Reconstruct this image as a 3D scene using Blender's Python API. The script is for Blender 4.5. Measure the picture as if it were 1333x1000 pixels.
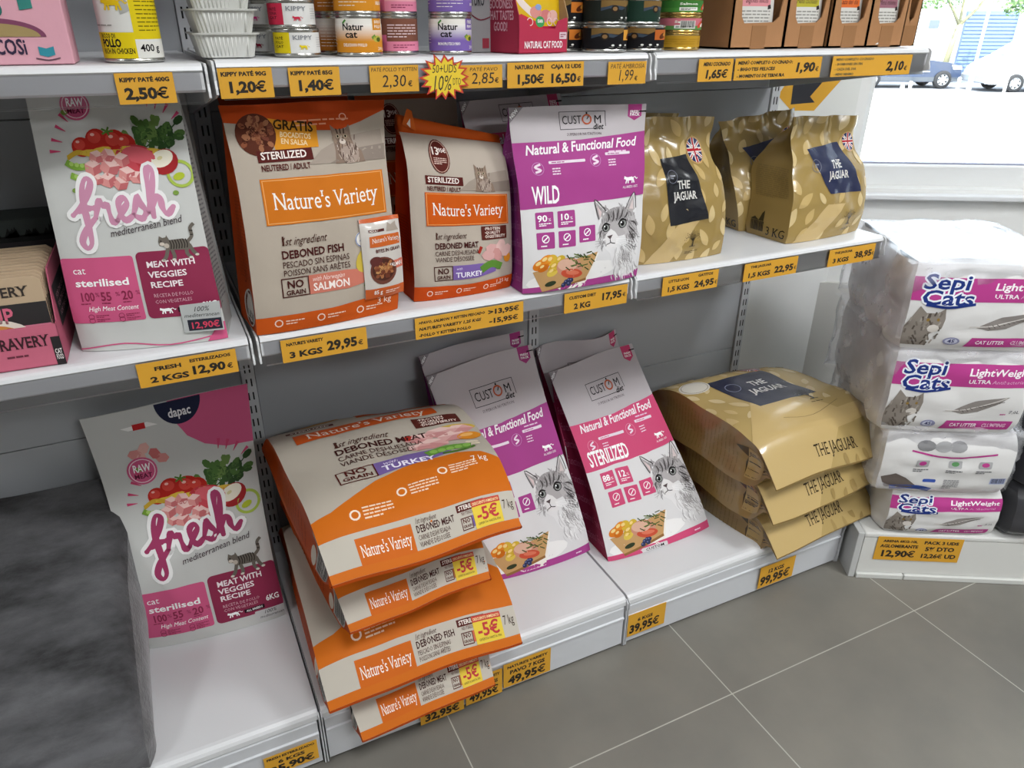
import bpy, bmesh, math, random
import numpy as np
from mathutils import Vector, Matrix
from mathutils.geometry import tessellate_polygon

for o in list(bpy.data.objects): bpy.data.objects.remove(o)
SC = bpy.context.scene
COL = SC.collection
R = math.radians

# ------------------------------------------------------------------ camera
def lin1(c): return c/12.92 if c <= .04045 else ((c+.055)/1.055)**2.4
def lin(h):
    if not isinstance(h, str): return h
    h = h.lstrip('#')
    return tuple(lin1(int(h[i:i+2], 16)/255) for i in (0, 2, 4))

cam_d = bpy.data.cameras.new('camera'); cam = bpy.data.objects.new('camera', cam_d); COL.objects.link(cam)
cam_d.sensor_fit = 'HORIZONTAL'; cam_d.sensor_width = 36.0
cam_d.lens = 957.86*36/1333
cam_d.clip_start = .02; cam_d.clip_end = 300
right = Vector((0.89925409, -0.43741156, 0.00363333)); up = Vector((0.19148032, 0.4010964, 0.89579962)); fwd = Vector((0.39329043, 0.80485577, -0.44444328))
cam.matrix_world = Matrix(((right.x, up.x, -fwd.x, -0.10375753), (right.y, up.y, -fwd.y, -1.59275181), (right.z, up.z, -fwd.z, 1.3607158), (0, 0, 0, 1)))
SC.camera = cam

# ------------------------------------------------------------------ world, sun, lamps, exposure
w = bpy.data.worlds.new('sky'); SC.world = w; w.use_nodes = True
bg = w.node_tree.nodes['Background']; bg.inputs[0].default_value = (.78, .88, 1, 1); bg.inputs[1].default_value = 9
sd = bpy.data.lights.new('sun', 'SUN'); sd.energy = 14; sd.angle = R(.6); sd.color = (1, .95, .87)
so = bpy.data.objects.new('sun', sd); COL.objects.link(so)
so.rotation_euler = Vector((.55, .35, -1.0)).to_track_quat('-Z', 'Y').to_euler()
def area(name, loc, sx, sy, power, col=(.965, .985, 1.0), rot=(0, 0, 0)):
    d = bpy.data.lights.new(name, 'AREA'); d.shape = 'RECTANGLE'; d.size = sx; d.size_y = sy; d.energy = power; d.color = col
    o = bpy.data.objects.new(name, d); COL.objects.link(o); o.location = loc; o.rotation_euler = rot
    return o
area('unseen_ceiling_lamp', (.3, -1.9, 2.72), .6, .6, 28)
area('unseen_ceiling_lamp', (2.0, -2.1, 2.72), .6, .6, 44)
area('unseen_ceiling_lamp', (-2.4, -1.8, 2.72), .6, .6, 26)  # unseen lamp, set far left to brighten the left side of the litter packs
area('unseen_ceiling_lamp', (1.2, -4.1, 2.72), 1.2, .6, 60)
SC.view_settings.view_transform = 'Standard'; SC.view_settings.look = 'None'
SC.view_settings.gamma = 1; SC.view_settings.use_curve_mapping = False
SC.view_settings.exposure = 0.0

# ------------------------------------------------------------------ materials (colour of the print comes from the mesh attribute "ink")
MATS = {}
def finish(name, rough=.5, metal=0, bump=0, bscale=80, spec=.5, coat=0, vary=0, trans=0, alpha_tint=None):
    m = bpy.data.materials.new(name); m.use_nodes = True; nt = m.node_tree; b = nt.nodes['Principled BSDF']
    at = nt.nodes.new('ShaderNodeAttribute'); at.attribute_name = 'ink'
    src = at.outputs['Color']
    tc = nt.nodes.new('ShaderNodeTexCoord')
    if vary:
        nz = nt.nodes.new('ShaderNodeTexNoise'); nz.inputs['Scale'].default_value = bscale*.25; nz.inputs['Detail'].default_value = 4
        nt.links.new(tc.outputs['Object'], nz.inputs['Vector'])
        mr = nt.nodes.new('ShaderNodeMapRange'); mr.inputs[3].default_value = 1-vary; mr.inputs[4].default_value = 1+vary
        nt.links.new(nz.outputs[0], mr.inputs[0])
        mx = nt.nodes.new('ShaderNodeVectorMath'); mx.operation = 'SCALE'
        nt.links.new(src, mx.inputs[0]); nt.links.new(mr.outputs[0], mx.inputs['Scale']); src = mx.outputs[0]
    nt.links.new(src, b.inputs['Base Color'])
    b.inputs['Roughness'].default_value = rough; b.inputs['Metallic'].default_value = metal
    b.inputs['Specular IOR Level'].default_value = spec; b.inputs['Coat Weight'].default_value = coat
    if bump:
        n2 = nt.nodes.new('ShaderNodeTexNoise'); n2.inputs['Scale'].default_value = bscale; n2.inputs['Detail'].default_value = 3
        nt.links.new(tc.outputs['Object'], n2.inputs['Vector'])
        bp = nt.nodes.new('ShaderNodeBump'); bp.inputs['Strength'].default_value = bump; bp.inputs['Distance'].default_value = .002
        nt.links.new(n2.outputs[0], bp.inputs['Height']); nt.links.new(bp.outputs[0], b.inputs['Normal'])
    MATS[name] = m
    return m
finish('satin_film', .45, bump=.22, bscale=32, spec=.07)
finish('matte_film', .55, bump=.25, bscale=40, spec=.05)
finish('gloss_film', .22, bump=.25, bscale=30, coat=.2)
finish('foil', .26, metal=.75)
finish('paper', .7, bump=.05, bscale=200)
finish('card', .75, bump=.08, bscale=150, vary=.05)
finish('painted_metal', .38, bump=.02, bscale=300)
finish('tinplate', .25, metal=.9)
finish('plastic', .4)
finish('wall_paint', .8, bump=.05, bscale=120, vary=.015)
finish('rough_paint', .8, vary=.06, bscale=20)
finish('car_paint', .2, coat=.5)
finish('rubber', .8)
finish('bark', .9, bump=.6, bscale=20, vary=.2)
finish('leaf', .6, vary=.25, bscale=8)

def clear(name, tint, tfac, rough=.08):
    m = bpy.data.materials.new(name); m.use_nodes = True; nt = m.node_tree
    nt.nodes.remove(nt.nodes['Principled BSDF']); out = nt.nodes['Material Output']
    tr = nt.nodes.new('ShaderNodeBsdfTransparent'); tr.inputs[0].default_value = (*tint, 1)
    gl = nt.nodes.new('ShaderNodeBsdfGlossy'); gl.inputs['Roughness'].default_value = rough
    fr = nt.nodes.new('ShaderNodeFresnel'); fr.inputs[0].default_value = 1.45
    ad = nt.nodes.new('ShaderNodeMath'); ad.operation = 'MULTIPLY_ADD'; ad.inputs[1].default_value = .6 if name == 'wrap_film' else .9; ad.inputs[2].default_value = tfac
    nt.links.new(fr.outputs[0], ad.inputs[0])
    mx = nt.nodes.new('ShaderNodeMixShader'); nt.links.new(ad.outputs[0], mx.inputs[0])
    nt.links.new(tr.outputs[0], mx.inputs[1]); nt.links.new(gl.outputs[0], mx.inputs[2]); nt.links.new(mx.outputs[0], out.inputs[0])
    MATS[name] = m; return m
clear('window_glass', (.97, .985, .98), .0, .0)
clear('clear_strip', (.97, .97, .98), .0, .3)
m = clear('wrap_film', (.99, .99, 1.0), .02, .2)
_nt = m.node_tree; _df = _nt.nodes.new('ShaderNodeBsdfTranslucent'); _df.inputs[0].default_value = (.9, .9, .95, 1)
_d2 = _nt.nodes.new('ShaderNodeBsdfDiffuse'); _d2.inputs[0].default_value = (.9, .9, .95, 1)
_a = _nt.nodes.new('ShaderNodeAddShader'); _nt.links.new(_df.outputs[0], _a.inputs[0]); _nt.links.new(_d2.outputs[0], _a.inputs[1])
_mx = _nt.nodes.new('ShaderNodeMixShader'); _tc = _nt.nodes.new('ShaderNodeTexCoord'); _nz = _nt.nodes.new('ShaderNodeTexNoise'); _nz.inputs['Scale'].default_value = 14; _nz.inputs['Detail'].default_value = 4
_mr = _nt.nodes.new('ShaderNodeMapRange'); _mr.inputs[1].default_value = .4; _mr.inputs[2].default_value = .75; _mr.inputs[3].default_value = .02; _mr.inputs[4].default_value = .24
_nt.links.new(_tc.outputs['Object'], _nz.inputs['Vector']); _nt.links.new(_nz.outputs[0], _mr.inputs[0]); _nt.links.new(_mr.outputs[0], _mx.inputs[0])
_out = _nt.nodes['Material Output']; _src = _out.inputs[0].links[0].from_socket
_nt.links.new(_src, _mx.inputs[1]); _nt.links.new(_a.outputs[0], _mx.inputs[2]); _nt.links.new(_mx.outputs[0], _out.inputs[0])

def tile_floor():
    m = bpy.data.materials.new('floor_tile'); m.use_nodes = True; nt = m.node_tree; b = nt.nodes['Principled BSDF']
    tc = nt.nodes.new('ShaderNodeTexCoord')
    sp = nt.nodes.new('ShaderNodeSeparateXYZ'); nt.links.new(tc.outputs['Object'], sp.inputs[0])
    def edge(sock, off):
        a = nt.nodes.new('ShaderNodeMath'); a.operation = 'ADD'; a.inputs[1].default_value = off; nt.links.new(sock, a.inputs[0])
        d = nt.nodes.new('ShaderNodeMath'); d.operation = 'PINGPONG'; d.inputs[1].default_value = .2994; nt.links.new(a.outputs[0], d.inputs[0])
        l = nt.nodes.new('ShaderNodeMath'); l.operation = 'LESS_THAN'; l.inputs[1].default_value = .0013; nt.links.new(d.outputs[0], l.inputs[0])
        return l.outputs[0]
    ex = edge(sp.outputs[0], -.8611+.5988*20); ey = edge(sp.outputs[1], .7553+.5988*20)
    mx = nt.nodes.new('ShaderNodeMath'); mx.operation = 'MAXIMUM'; nt.links.new(ex, mx.inputs[0]); nt.links.new(ey, mx.inputs[1])
    nz = nt.nodes.new('ShaderNodeTexNoise'); nz.inputs['Scale'].default_value = 2.6; nz.inputs['Detail'].default_value = 5; nz.inputs['Roughness'].default_value = .55
    nt.links.new(tc.outputs['Object'], nz.inputs['Vector'])
    cr = nt.nodes.new('ShaderNodeValToRGB'); cr.color_ramp.elements[0].position = .3; cr.color_ramp.elements[1].position = .72
    cr.color_ramp.elements[0].color = (*lin('#6e6c66'), 1); cr.color_ramp.elements[1].color = (*lin('#837f76'), 1)
    nt.links.new(nz.outputs[0], cr.inputs[0])
    mc = nt.nodes.new('ShaderNodeMix'); mc.data_type = 'RGBA'; nt.links.new(mx.outputs[0], mc.inputs['Factor'])
    nt.links.new(cr.outputs[0], mc.inputs['A']); mc.inputs['B'].default_value = (*lin('#b3b1a7'), 1)
    nt.links.new(mc.outputs['Result'], b.inputs['Base Color']); b.inputs['Roughness'].default_value = .55
    MATS['floor_tile'] = m
tile_floor()

def plush():
    m = bpy.data.materials.new('plush'); m.use_nodes = True; nt = m.node_tree; b = nt.nodes['Principled BSDF']
    tc = nt.nodes.new('ShaderNodeTexCoord')
    mp = nt.nodes.new('ShaderNodeMapping'); mp.inputs['Scale'].default_value = (3.5, 9, 9); nt.links.new(tc.outputs['Object'], mp.inputs[0])
    nz = nt.nodes.new('ShaderNodeTexNoise'); nz.inputs['Scale'].default_value = 1.2; nz.inputs['Detail'].default_value = 7; nz.inputs['Roughness'].default_value = .62
    nz.inputs['Distortion'].default_value = .1
    nt.links.new(mp.outputs[0], nz.inputs['Vector'])
    cr = nt.nodes.new('ShaderNodeValToRGB'); cr.color_ramp.elements[0].position = .34; cr.color_ramp.elements[1].position = .66
    cr.color_ramp.elements[0].color = (*lin('#161617'), 1); cr.color_ramp.elements[1].color = (*lin('#616164'), 1)
    nt.links.new(nz.outputs[0], cr.inputs[0]); nt.links.new(cr.outputs[0], b.inputs['Base Color'])
    b.inputs['Roughness'].default_value = .9; b.inputs['Sheen Weight'].default_value = .4
    n2 = nt.nodes.new('ShaderNodeTexNoise'); n2.inputs['Scale'].default_value = 120; n2.inputs['Detail'].default_value = 4
    nt.links.new(tc.outputs['Object'], n2.inputs['Vector'])
    bp = nt.nodes.new('ShaderNodeBump'); bp.inputs['Strength'].default_value = .6; bp.inputs['Distance'].default_value = .003
    nt.links.new(n2.outputs[0], bp.inputs['Height']); nt.links.new(bp.outputs[0], b.inputs['Normal'])
    MATS['plush'] = m
plush()

# ------------------------------------------------------------------ objects and tags
def tag(o, label=None, cat=None, group=None, kind=None):
    if label: o['label'] = label
    if cat: o['category'] = cat
    if group: o['group'] = group
    if kind: o['kind'] = kind
    return o
def thing(name, label, cat, loc=(0, 0, 0), rz=0, group=None):
    o = bpy.data.objects.new(name, None); COL.objects.link(o); o.location = loc; o.rotation_euler = (0, 0, rz); o.empty_display_size = .05
    return tag(o, label, cat, group)
def copy_tree(root, loc, rz, label=None, group=None):
    r = root.copy(); COL.objects.link(r); r.location = loc; r.rotation_euler = (0, 0, rz)
    if label: r['label'] = label
    if group: r['group'] = group
    for ch in list(root.children):
        c = ch.copy(); COL.objects.link(c); c.parent = r
        for g in list(ch.children):
            d = g.copy(); COL.objects.link(d); d.parent = c
    return r

class M:
    """collects faces, each with an ink colour and a finish, and links them as one mesh object"""
    def __init__(s): s.v = []; s.f = []; s.c = []; s.m = []; s.s = []; s.n = 0
    def add(s, verts, faces, col, mat, smooth=False):
        n = s.n; s.v.append(np.asarray(verts, float).reshape(-1, 3)); s.n += len(s.v[-1])
        one = isinstance(col, str) or (len(col) == 3 and not isinstance(col[0], (str, tuple, list, np.ndarray)))
        c = lin(col) if one else None
        for i, f in enumerate(faces):
            s.f.append([n+k for k in f]); s.c.append(c if one else lin(col[i])); s.m.append(mat); s.s.append(smooth)
    def build(s, name, parent=None, origin=(0, 0, 0)):
        me = bpy.data.meshes.new(name)
        V = np.concatenate(s.v) - np.asarray(origin, float) if s.v else np.zeros((0, 3))
        me.from_pydata(V.tolist(), [], s.f)
        names = []
        for x in s.m:
            if x not in names: names.append(x)
        for x in names: me.materials.append(MATS[x])
        ix = {x: i for i, x in enumerate(names)}
        me.polygons.foreach_set('material_index', [ix[x] for x in s.m]); me.polygons.foreach_set('use_smooth', s.s)
        a = me.color_attributes.new('ink', 'FLOAT_COLOR', 'CORNER')
        buf = []
        for f, c in zip(s.f, s.c): buf.extend((c[0], c[1], c[2], 1.0)*len(f))
        a.data.foreach_set('color', buf); me.update()
        o = bpy.data.objects.new(name, me); COL.objects.link(o)
        if parent: o.parent = parent
        else: o.location = origin
        return o
    # ---- solids
    def bm(s, b, col, mat, smooth=False):
        b.verts.index_update()
        s.add([v.co[:] for v in b.verts], [[v.index for v in f.verts] for f in b.faces], col, mat, smooth); b.free()
    def box(s, lo, hi, col, mat, bev=0, seg=2, mtx=None):
        b = bmesh.new(); bmesh.ops.create_cube(b, size=1)
        lo, hi = Vector(lo), Vector(hi)
        for v in b.verts: v.co = Vector((lo[i]+(v.co[i]+.5)*(hi[i]-lo[i]) for i in range(3)))
        if bev: bmesh.ops.bevel(b, geom=b.edges[:], offset=bev, segments=seg, profile=.5, affect='EDGES')
        if mtx: b.transform(mtx)
        s.bm(b, col, mat, False)
    def prism(s, pts, y0, y1, col, mat, frame=None, bev=0):
        """polygon pts in (a, b) swept from y0 to y1; frame maps (a, y, b) to space"""
        b = bmesh.new()
        fr = frame or (lambda a, y, z: (a, y, z))
        lo = [b.verts.new(fr(p[0], y0, p[1])) for p in pts]; hi = [b.verts.new(fr(p[0], y1, p[1])) for p in pts]
        n = len(pts)
        f1 = b.faces.new(lo); f2 = b.faces.new(hi[::-1])
        for i in range(n): b.faces.new((lo[i], hi[i], hi[(i+1) % n], lo[(i+1) % n]))
        bmesh.ops.recalc_face_normals(b, faces=b.faces)
        if bev:
            ed = [e for e in b.edges if (f1 in e.link_faces) or (f2 in e.link_faces)]
            bmesh.ops.bevel(b, geom=ed, offset=bev, segments=2, profile=.5, affect='EDGES')
        bmesh.ops.triangulate(b, faces=[f for f in b.faces if len(f.verts) > 4])
        s.bm(b, col, mat, False)
    def lathe(s, prof, col, mat, center=(0, 0, 0), seg=32, axis='z', smooth=True):
        cx, cy, cz = center; V = []; F = []; C = []
        for r, z in prof:
            for k in range(seg):
                a = 2*math.pi*k/seg; p = (r*math.cos(a), r*math.sin(a), z)
                if axis == 'y': p = (p[0], z, p[1])
                V.append((cx+p[0], cy+p[1], cz+p[2]))
        n = len(prof)
        for i in range(n-1):
            for k in range(seg):
                q = (k+1) % seg
                f = [i*seg+k, i*seg+q, (i+1)*seg+q, (i+1)*seg+k]
                F.append(f if axis == 'z' else f[::-1]); C.append(col if isinstance(col, str) else col[min(i, len(col)-1)])
        s.add(V, F, C, mat, smooth)
    def tube(s, pts, rad, col, mat, seg=8):
        pts = [Vector(p) for p in pts]; V = []; F = []
        rr = rad if isinstance(rad, (list, tuple)) else [rad]*len(pts)
        for i, p in enumerate(pts):
            t = (pts[min(i+1, len(pts)-1)]-pts[max(i-1, 0)]).normalized()
            a = t.orthogonal().normalized() if i == 0 else (pa - t*pa.dot(t)).normalized()
            pa = a; bb = t.cross(a)
            for k in range(seg):
                an = 2*math.pi*k/seg; V.append((p + (a*math.cos(an)+bb*math.sin(an))*rr[i])[:])
        for i in range(len(pts)-1):
            for k in range(seg):
                q = (k+1) % seg; F.append([i*seg+k, i*seg+q, (i+1)*seg+q, (i+1)*seg+k])
        F.append(list(range(seg))[::-1]); F.append([(len(pts)-1)*seg+k for k in range(seg)])
        s.add(V, F, col, mat, True)
    def grid(s, fn, nu, nv, col, mat, flip=False, smooth=True):
        u, v = np.meshgrid(np.linspace(0, 1, nu+1), np.linspace(0, 1, nv+1))
        P = fn(u.ravel(), v.ravel()); F = []
        for j in range(nv):
            for i in range(nu):
                a = j*(nu+1)+i; f = [a, a+1, a+nu+2, a+nu+1]
                F.append(f[::-1] if flip else f)
        s.add(P, F, col, mat, smooth)

# ------------------------------------------------------------------ lettering
_gl = {}
_cv = bpy.data.curves.new('glyph', 'FONT'); _ob = bpy.data.objects.new('glyph', _cv); COL.objects.link(_ob)
def _mesh(body, bold, res):
    _cv.body = body; _cv.offset = .045 if bold == 2 else .022 if bold else 0; _cv.resolution_u = res; _cv.fill_mode = 'FRONT'
    bpy.context.view_layer.update()
    me = bpy.data.meshes.new_from_object(_ob.evaluated_get(bpy.context.evaluated_depsgraph_get()))
    V = np.array([v.co[:2] for v in me.vertices]).reshape(-1, 2); F = [list(p.vertices) for p in me.polygons]
    bpy.data.meshes.remove(me); return V, F
def _cap():
    V, F = _mesh('H', False, 2); return V[:, 1].max()
CAP = _cap()
def glyph(ch, bold=False, res=2, serif=False):
    k = (ch, bold, res, serif)
    if k in _gl: return _gl[k]
    if ch == ' ': _gl[k] = (np.zeros((0, 2)), [], .38); return _gl[k]
    if ch == '€' and bold == 2: bold = True
    V, F = _mesh(ch, bold, res); W2, _ = _mesh(ch+ch, bold, res)
    if len(V) == 0: _gl[k] = (V, F, .4); return _gl[k]
    adv = (W2[:, 0].max()-V[:, 0].max())/CAP; V = V/CAP
    G = []
    for f in F:
        a = sum(V[f[i]][0]*V[f[(i+1) % len(f)]][1]-V[f[(i+1) % len(f)]][0]*V[f[i]][1] for i in range(len(f)))
        G.append(f if a > 0 else f[::-1])
    if serif:
        cnt = {}
        for f in G:
            for i in range(len(f)):
                e = tuple(sorted((f[i], f[(i+1) % len(f)]))); cnt[e] = cnt.get(e, 0)+1
        V = V.tolist(); base = list(V); top = max(p[1] for p in base); bot = min(p[1] for p in base)
        for (a, b), c in cnt.items():
            if c != 1: continue
            p, q = base[a], base[b]; w_ = abs(p[0]-q[0])
            if abs(p[1]-q[1]) < .01 and .06 < w_ < .26:
                y = p[1]; x0, x1 = min(p[0], q[0])-.075, max(p[0], q[0])+.075
                if min(abs(y-top), abs(y-bot), abs(y), abs(y-.76)) < .06:
                    lo, hi = (y, y+.065) if (abs(y) < .05 or abs(y-bot) < .02) else (y-.065, y)
                    n = len(V); V += [[x0, lo], [x1, lo], [x1, hi], [x0, hi]]; G.append([n, n+1, n+2, n+3])
        V = np.array(V)
    _gl[k] = (V, G, adv); return _gl[k]

# ------------------------------------------------------------------ printed artwork: flat shapes laid out on a sheet, later laid onto a surface
class Sheet:
    STEP = .00017
    def __init__(s, H=1.0): s.H = H; s.it = []; s.T = [(np.eye(2), np.zeros(2))]
    def push(s, x=0, y=0, sc=1, rot=0, sx=1):
        c, q = math.cos(rot), math.sin(rot); A, b = s.T[-1]
        L = np.array([[c, -q], [q, c]]) @ np.diag([sc*sx, sc]); s.T.append((A @ L, A @ np.array([x, y]) + b)); return s
    def pop(s): s.T.pop()
    def raw(s, V, F, col, L, mat=None):
        A, b = s.T[-1]; V = np.asarray(V, float) @ A.T + b
        if np.linalg.det(A) < 0: F = [f[::-1] for f in F]
        s.it.append((np.clip(V, [0, 0], [1, s.H]), F, lin(col), L, mat))
    def poly(s, pts, col, L=1, mat=None):
        t = tessellate_polygon([[Vector((p[0], p[1], 0)) for p in pts]])
        F = []
        for f in t:
            a, b, c = (pts[i] for i in f)
            F.append(list(f) if (b[0]-a[0])*(c[1]-a[1])-(b[1]-a[1])*(c[0]-a[0]) > 0 else list(f)[::-1])
        s.raw(pts, F, col, L, mat)
    def rect(s, x0, y0, x1, y1, col, L=1, mat=None): s.raw([(x0, y0), (x1, y0), (x1, y1), (x0, y1)], [[0, 1, 2, 3]], col, L, mat)
    def rrect(s, x0, y0, x1, y1, r, col, L=1, mat=None):
        p = []
        for cx, cy, a0 in ((x1-r, y1-r, 0), (x0+r, y1-r, 90), (x0+r, y0+r, 180), (x1-r, y0+r, 270)):
            for k in range(5): a = R(a0+k*22.5); p.append((cx+r*math.cos(a), cy+r*math.sin(a)))
        s.poly(p, col, L, mat)
    def ell(s, cx, cy, rx, ry=None, rot=0, col='#000000', L=1, n=18, a0=0, a1=360, mat=None):
        ry = rx if ry is None else ry; p = []; cr, sr = math.cos(rot), math.sin(rot)
        for k in range(n if a1-a0 >= 360 else n+1):
            a = R(a0+(a1-a0)*k/n); x, y = rx*math.cos(a), ry*math.sin(a); p.append((cx+x*cr-y*sr, cy+x*sr+y*cr))
        s.poly(p, col, L, mat)
    def ring(s, cx, cy, r, wd, col, L=1, n=24, a0=0, a1=360, ry=None):
        ry = ry or r
        s.stroke([(cx+r*math.cos(R(a0+(a1-a0)*k/n)), cy+ry*math.sin(R(a0+(a1-a0)*k/n))) for k in range(n+1)], wd, col, L, smooth=False)
    def stroke(s, pts, wd, col, L=2, smooth=True, taper=None, mat=None):
        P = [np.array(p, float) for p in pts]
        if smooth and len(P) > 2:
            Q = []
            for i in range(len(P)-1):
                a, b, c, d = P[max(i-1, 0)], P[i], P[i+1], P[min(i+2, len(P)-1)]
                for t in (0, .25, .5, .75):
                    Q.append(.5*(2*b+(c-a)*t+(2*a-5*b+4*c-d)*t*t+(3*b-a-3*c+d)*t**3))
            P = Q+[P[-1]]
        n = len(P); V = []
        for i, p in enumerate(P):
            t = P[min(i+1, n-1)]-P[max(i-1, 0)]; t = t/(np.linalg.norm(t)+1e-9); q = np.array([-t[1], t[0]])
            k = i/(n-1); wi = wd*.5*(1 if taper is None else (taper(k)))
            V += [p-q*wi, p+q*wi]
        F = []
        for i in range(n-1):
            qd = [2*i, 2*i+2, 2*i+3, 2*i+1]; ok = True
            for t in ((0, 1, 2), (0, 2, 3), (0, 1, 3), (1, 2, 3)):
                a, b, c = (V[qd[k]] for k in t); ok = ok and (b[0]-a[0])*(c[1]-a[1])-(b[1]-a[1])*(c[0]-a[0]) > 0
            if ok: F.append(qd); continue
            for t in ((0, 1, 2), (0, 2, 3)):
                t = [qd[k] for k in t]; a, b, c = (V[k] for k in t)
                F.append(t if (b[0]-a[0])*(c[1]-a[1])-(b[1]-a[1])*(c[0]-a[0]) > 0 else t[::-1])
        s.raw(V, F, col, L, mat)
    def frame(s, x0, y0, x1, y1, wd, col, L=3):
        for a in ((x0, y0, x1, y0+wd), (x0, y1-wd, x1, y1), (x0, y0, x0+wd, y1), (x1-wd, y0, x1, y1)): s.rect(*a, col, L)
    def text(s, t, x, y, h, col='#1a1a1a', fit=None, bold=False, ital=0, ws=1, al='l', L=5, rot=0, res=None, serif=False, arc=0, sp=0, mat=None):
        res = res or (1 if h < .03 else 2)
        X = 0; V = []; F = []
        for ch in t:
            g = glyph(ch, bold, res, serif)
            n = sum(len(a) for a in V); V.append(g[0]+np.array([X, 0]) if len(g[0]) else g[0]); F += [[n+i for i in f] for f in g[1]]; X += g[2]+sp
        if not F: return
        V = np.concatenate(V); X -= sp
        if fit: ws = fit/(X*h)
        V = V*np.array([ws, 1]); tot = X*ws
        V[:, 0] += ital*V[:, 1]
        if arc: V[:, 1] += arc*(1-(2*V[:, 0]/tot-1)**2)
        V[:, 0] -= {'l': 0, 'c': tot/2, 'r': tot}[al]
        V = V*h; c, q = math.cos(rot), math.sin(rot)
        V = V @ np.array([[c, q], [-q, c]]) + np.array([x, y])
        s.raw(V, F, col, L, mat)
    def lines(s, x0, y0, x1, y1, n, wd, col, L=3, seed=0):
        """rows of fine print too small to read"""
        rnd = random.Random(seed)
        for i in range(n):
            y = y1-(y1-y0)*(i+.5)/n; x = x0
            e = x0+(x1-x0)*(1 if i < n-1 else .6)
            while x < e:
                l = rnd.uniform(.02, .06)*(x1-x0)*4; s.rect(x, y-wd/2, min(x+l, e), y+wd/2, col, L); x += l+.015*(x1-x0)*2
    def lay(s, mo, fn, cells=(1, 1), mat='satin_film', base=.0006, step=None):
        """lay the sheet onto fn(x, y) -> (points, outward normals); big shapes are cut along the cells so that they follow it"""
        step = step or s.STEP
        nx, ny = cells; cw, ch = 1/nx, s.H/ny
        big = bmesh.new(); ci = big.faces.layers.int.new('c'); key = []
        def put(V, F, c, L, m_):
            P, N = fn(V[:, 0], V[:, 1]); mo.add(P+N*(base+step*L), F, c, m_ or mat, True)
        for V, F, c, L, m_ in s.it:
            if nx*ny > 1 and (np.ptp(V[:, 0]) > cw*.5 or np.ptp(V[:, 1]) > ch*.5):
                k = (c, L, m_); 
                if k not in key: key.append(k)
                kk = key.index(k); vs = [big.verts.new((x, y, L)) for x, y in V]
                for f in F:
                    try: fc = big.faces.new([vs[i] for i in f]); fc[ci] = kk
                    except ValueError: pass
            else: put(V, F, c, L, m_)
        if key:
            for ax, n_, st in ((0, nx, cw), (1, ny, ch)):
                for i in range(1, n_):
                    co = [0, 0, 0]; no = [0, 0, 0]; co[ax] = i*st; no[ax] = 1
                    bmesh.ops.bisect_plane(big, geom=big.verts[:]+big.edges[:]+big.faces[:], dist=1e-6, plane_co=co, plane_no=no)
            bmesh.ops.triangulate(big, faces=[f for f in big.faces if len(f.verts) > 4])
            by = {}
            for f in big.faces: by.setdefault(f[ci], []).append(f)
            for kk, fs in by.items():
                c, L, m_ = key[kk]; ids = {}; V = []; F = []
                for f in fs:
                    g = []
                    for v in f.verts:
                        if v not in ids: ids[v] = len(V); V.append(v.co[:2])
                        g.append(ids[v])
                    F.append(g)
                put(np.array(V), F, c, L, m_)
        big.free()

def plane_fn(O, X, Y):
    """sheet x in 0..1 runs along X (full width); sheet y uses the same unit along the direction Y"""
    O, X, Y = Vector(O), Vector(X), Vector(Y).normalized()*Vector(X).length; N = X.cross(Y).normalized()
    o, x, y, n = (np.array(k) for k in (O, X, Y, N))
    return lambda u, v: (o+np.outer(u, x)+np.outer(v, y), np.tile(n, (len(u), 1)))
def with_normals(f, H, h=2e-3):
    def g(x, y):
        u, v = np.asarray(x), np.asarray(y)/H
        P = f(u, v); a = f(u+h, v)-f(u-h, v); b = f(u, v+h)-f(u, v-h); N = np.cross(a, b)
        return P, N/(np.linalg.norm(N, axis=1, keepdims=True)+1e-12)
    return g

# ------------------------------------------------------------------ noise
def vnoise(x, y, seed):
    rs = np.random.RandomState(seed); T = rs.rand(64, 64)
    xi, yi = np.floor(x).astype(int), np.floor(y).astype(int); fx, fy = x-xi, y-yi
    fx = fx*fx*(3-2*fx); fy = fy*fy*(3-2*fy)
    g = lambda a, b: T[a % 64, b % 64]
    return (g(xi, yi)*(1-fx)+g(xi+1, yi)*fx)*(1-fy)+(g(xi, yi+1)*(1-fx)+g(xi+1, yi+1)*fx)*fy-.5
def crumple(x, y, seed):
    a = vnoise(x, y, seed)+.5*vnoise(2.1*x+7, 2.1*y, seed+1)
    return (.12-np.abs(a))*1.6
def sm(a, b, x): t = np.clip((x-a)/(b-a), 0, 1); return t*t*(3-2*t)

# ------------------------------------------------------------------ bags
def pinterp(v, xs, ys):
    xs = np.asarray(xs, float); ys = np.asarray(ys, float); d = np.gradient(ys, xs)
    for i in range(len(ys)-1):
        if ys[i] == ys[i+1]: d[i] = d[i+1] = 0
    v = np.clip(v, xs[0], xs[-1]); i = np.clip(np.searchsorted(xs, v, side='right')-1, 0, len(xs)-2)
    h = xs[i+1]-xs[i]; t = (v-xs[i])/h
    return (2*t**3-3*t**2+1)*ys[i]+(t**3-2*t**2+t)*h*d[i]+(-2*t**3+3*t**2)*ys[i+1]+(t**3-t**2)*h*d[i+1]

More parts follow.
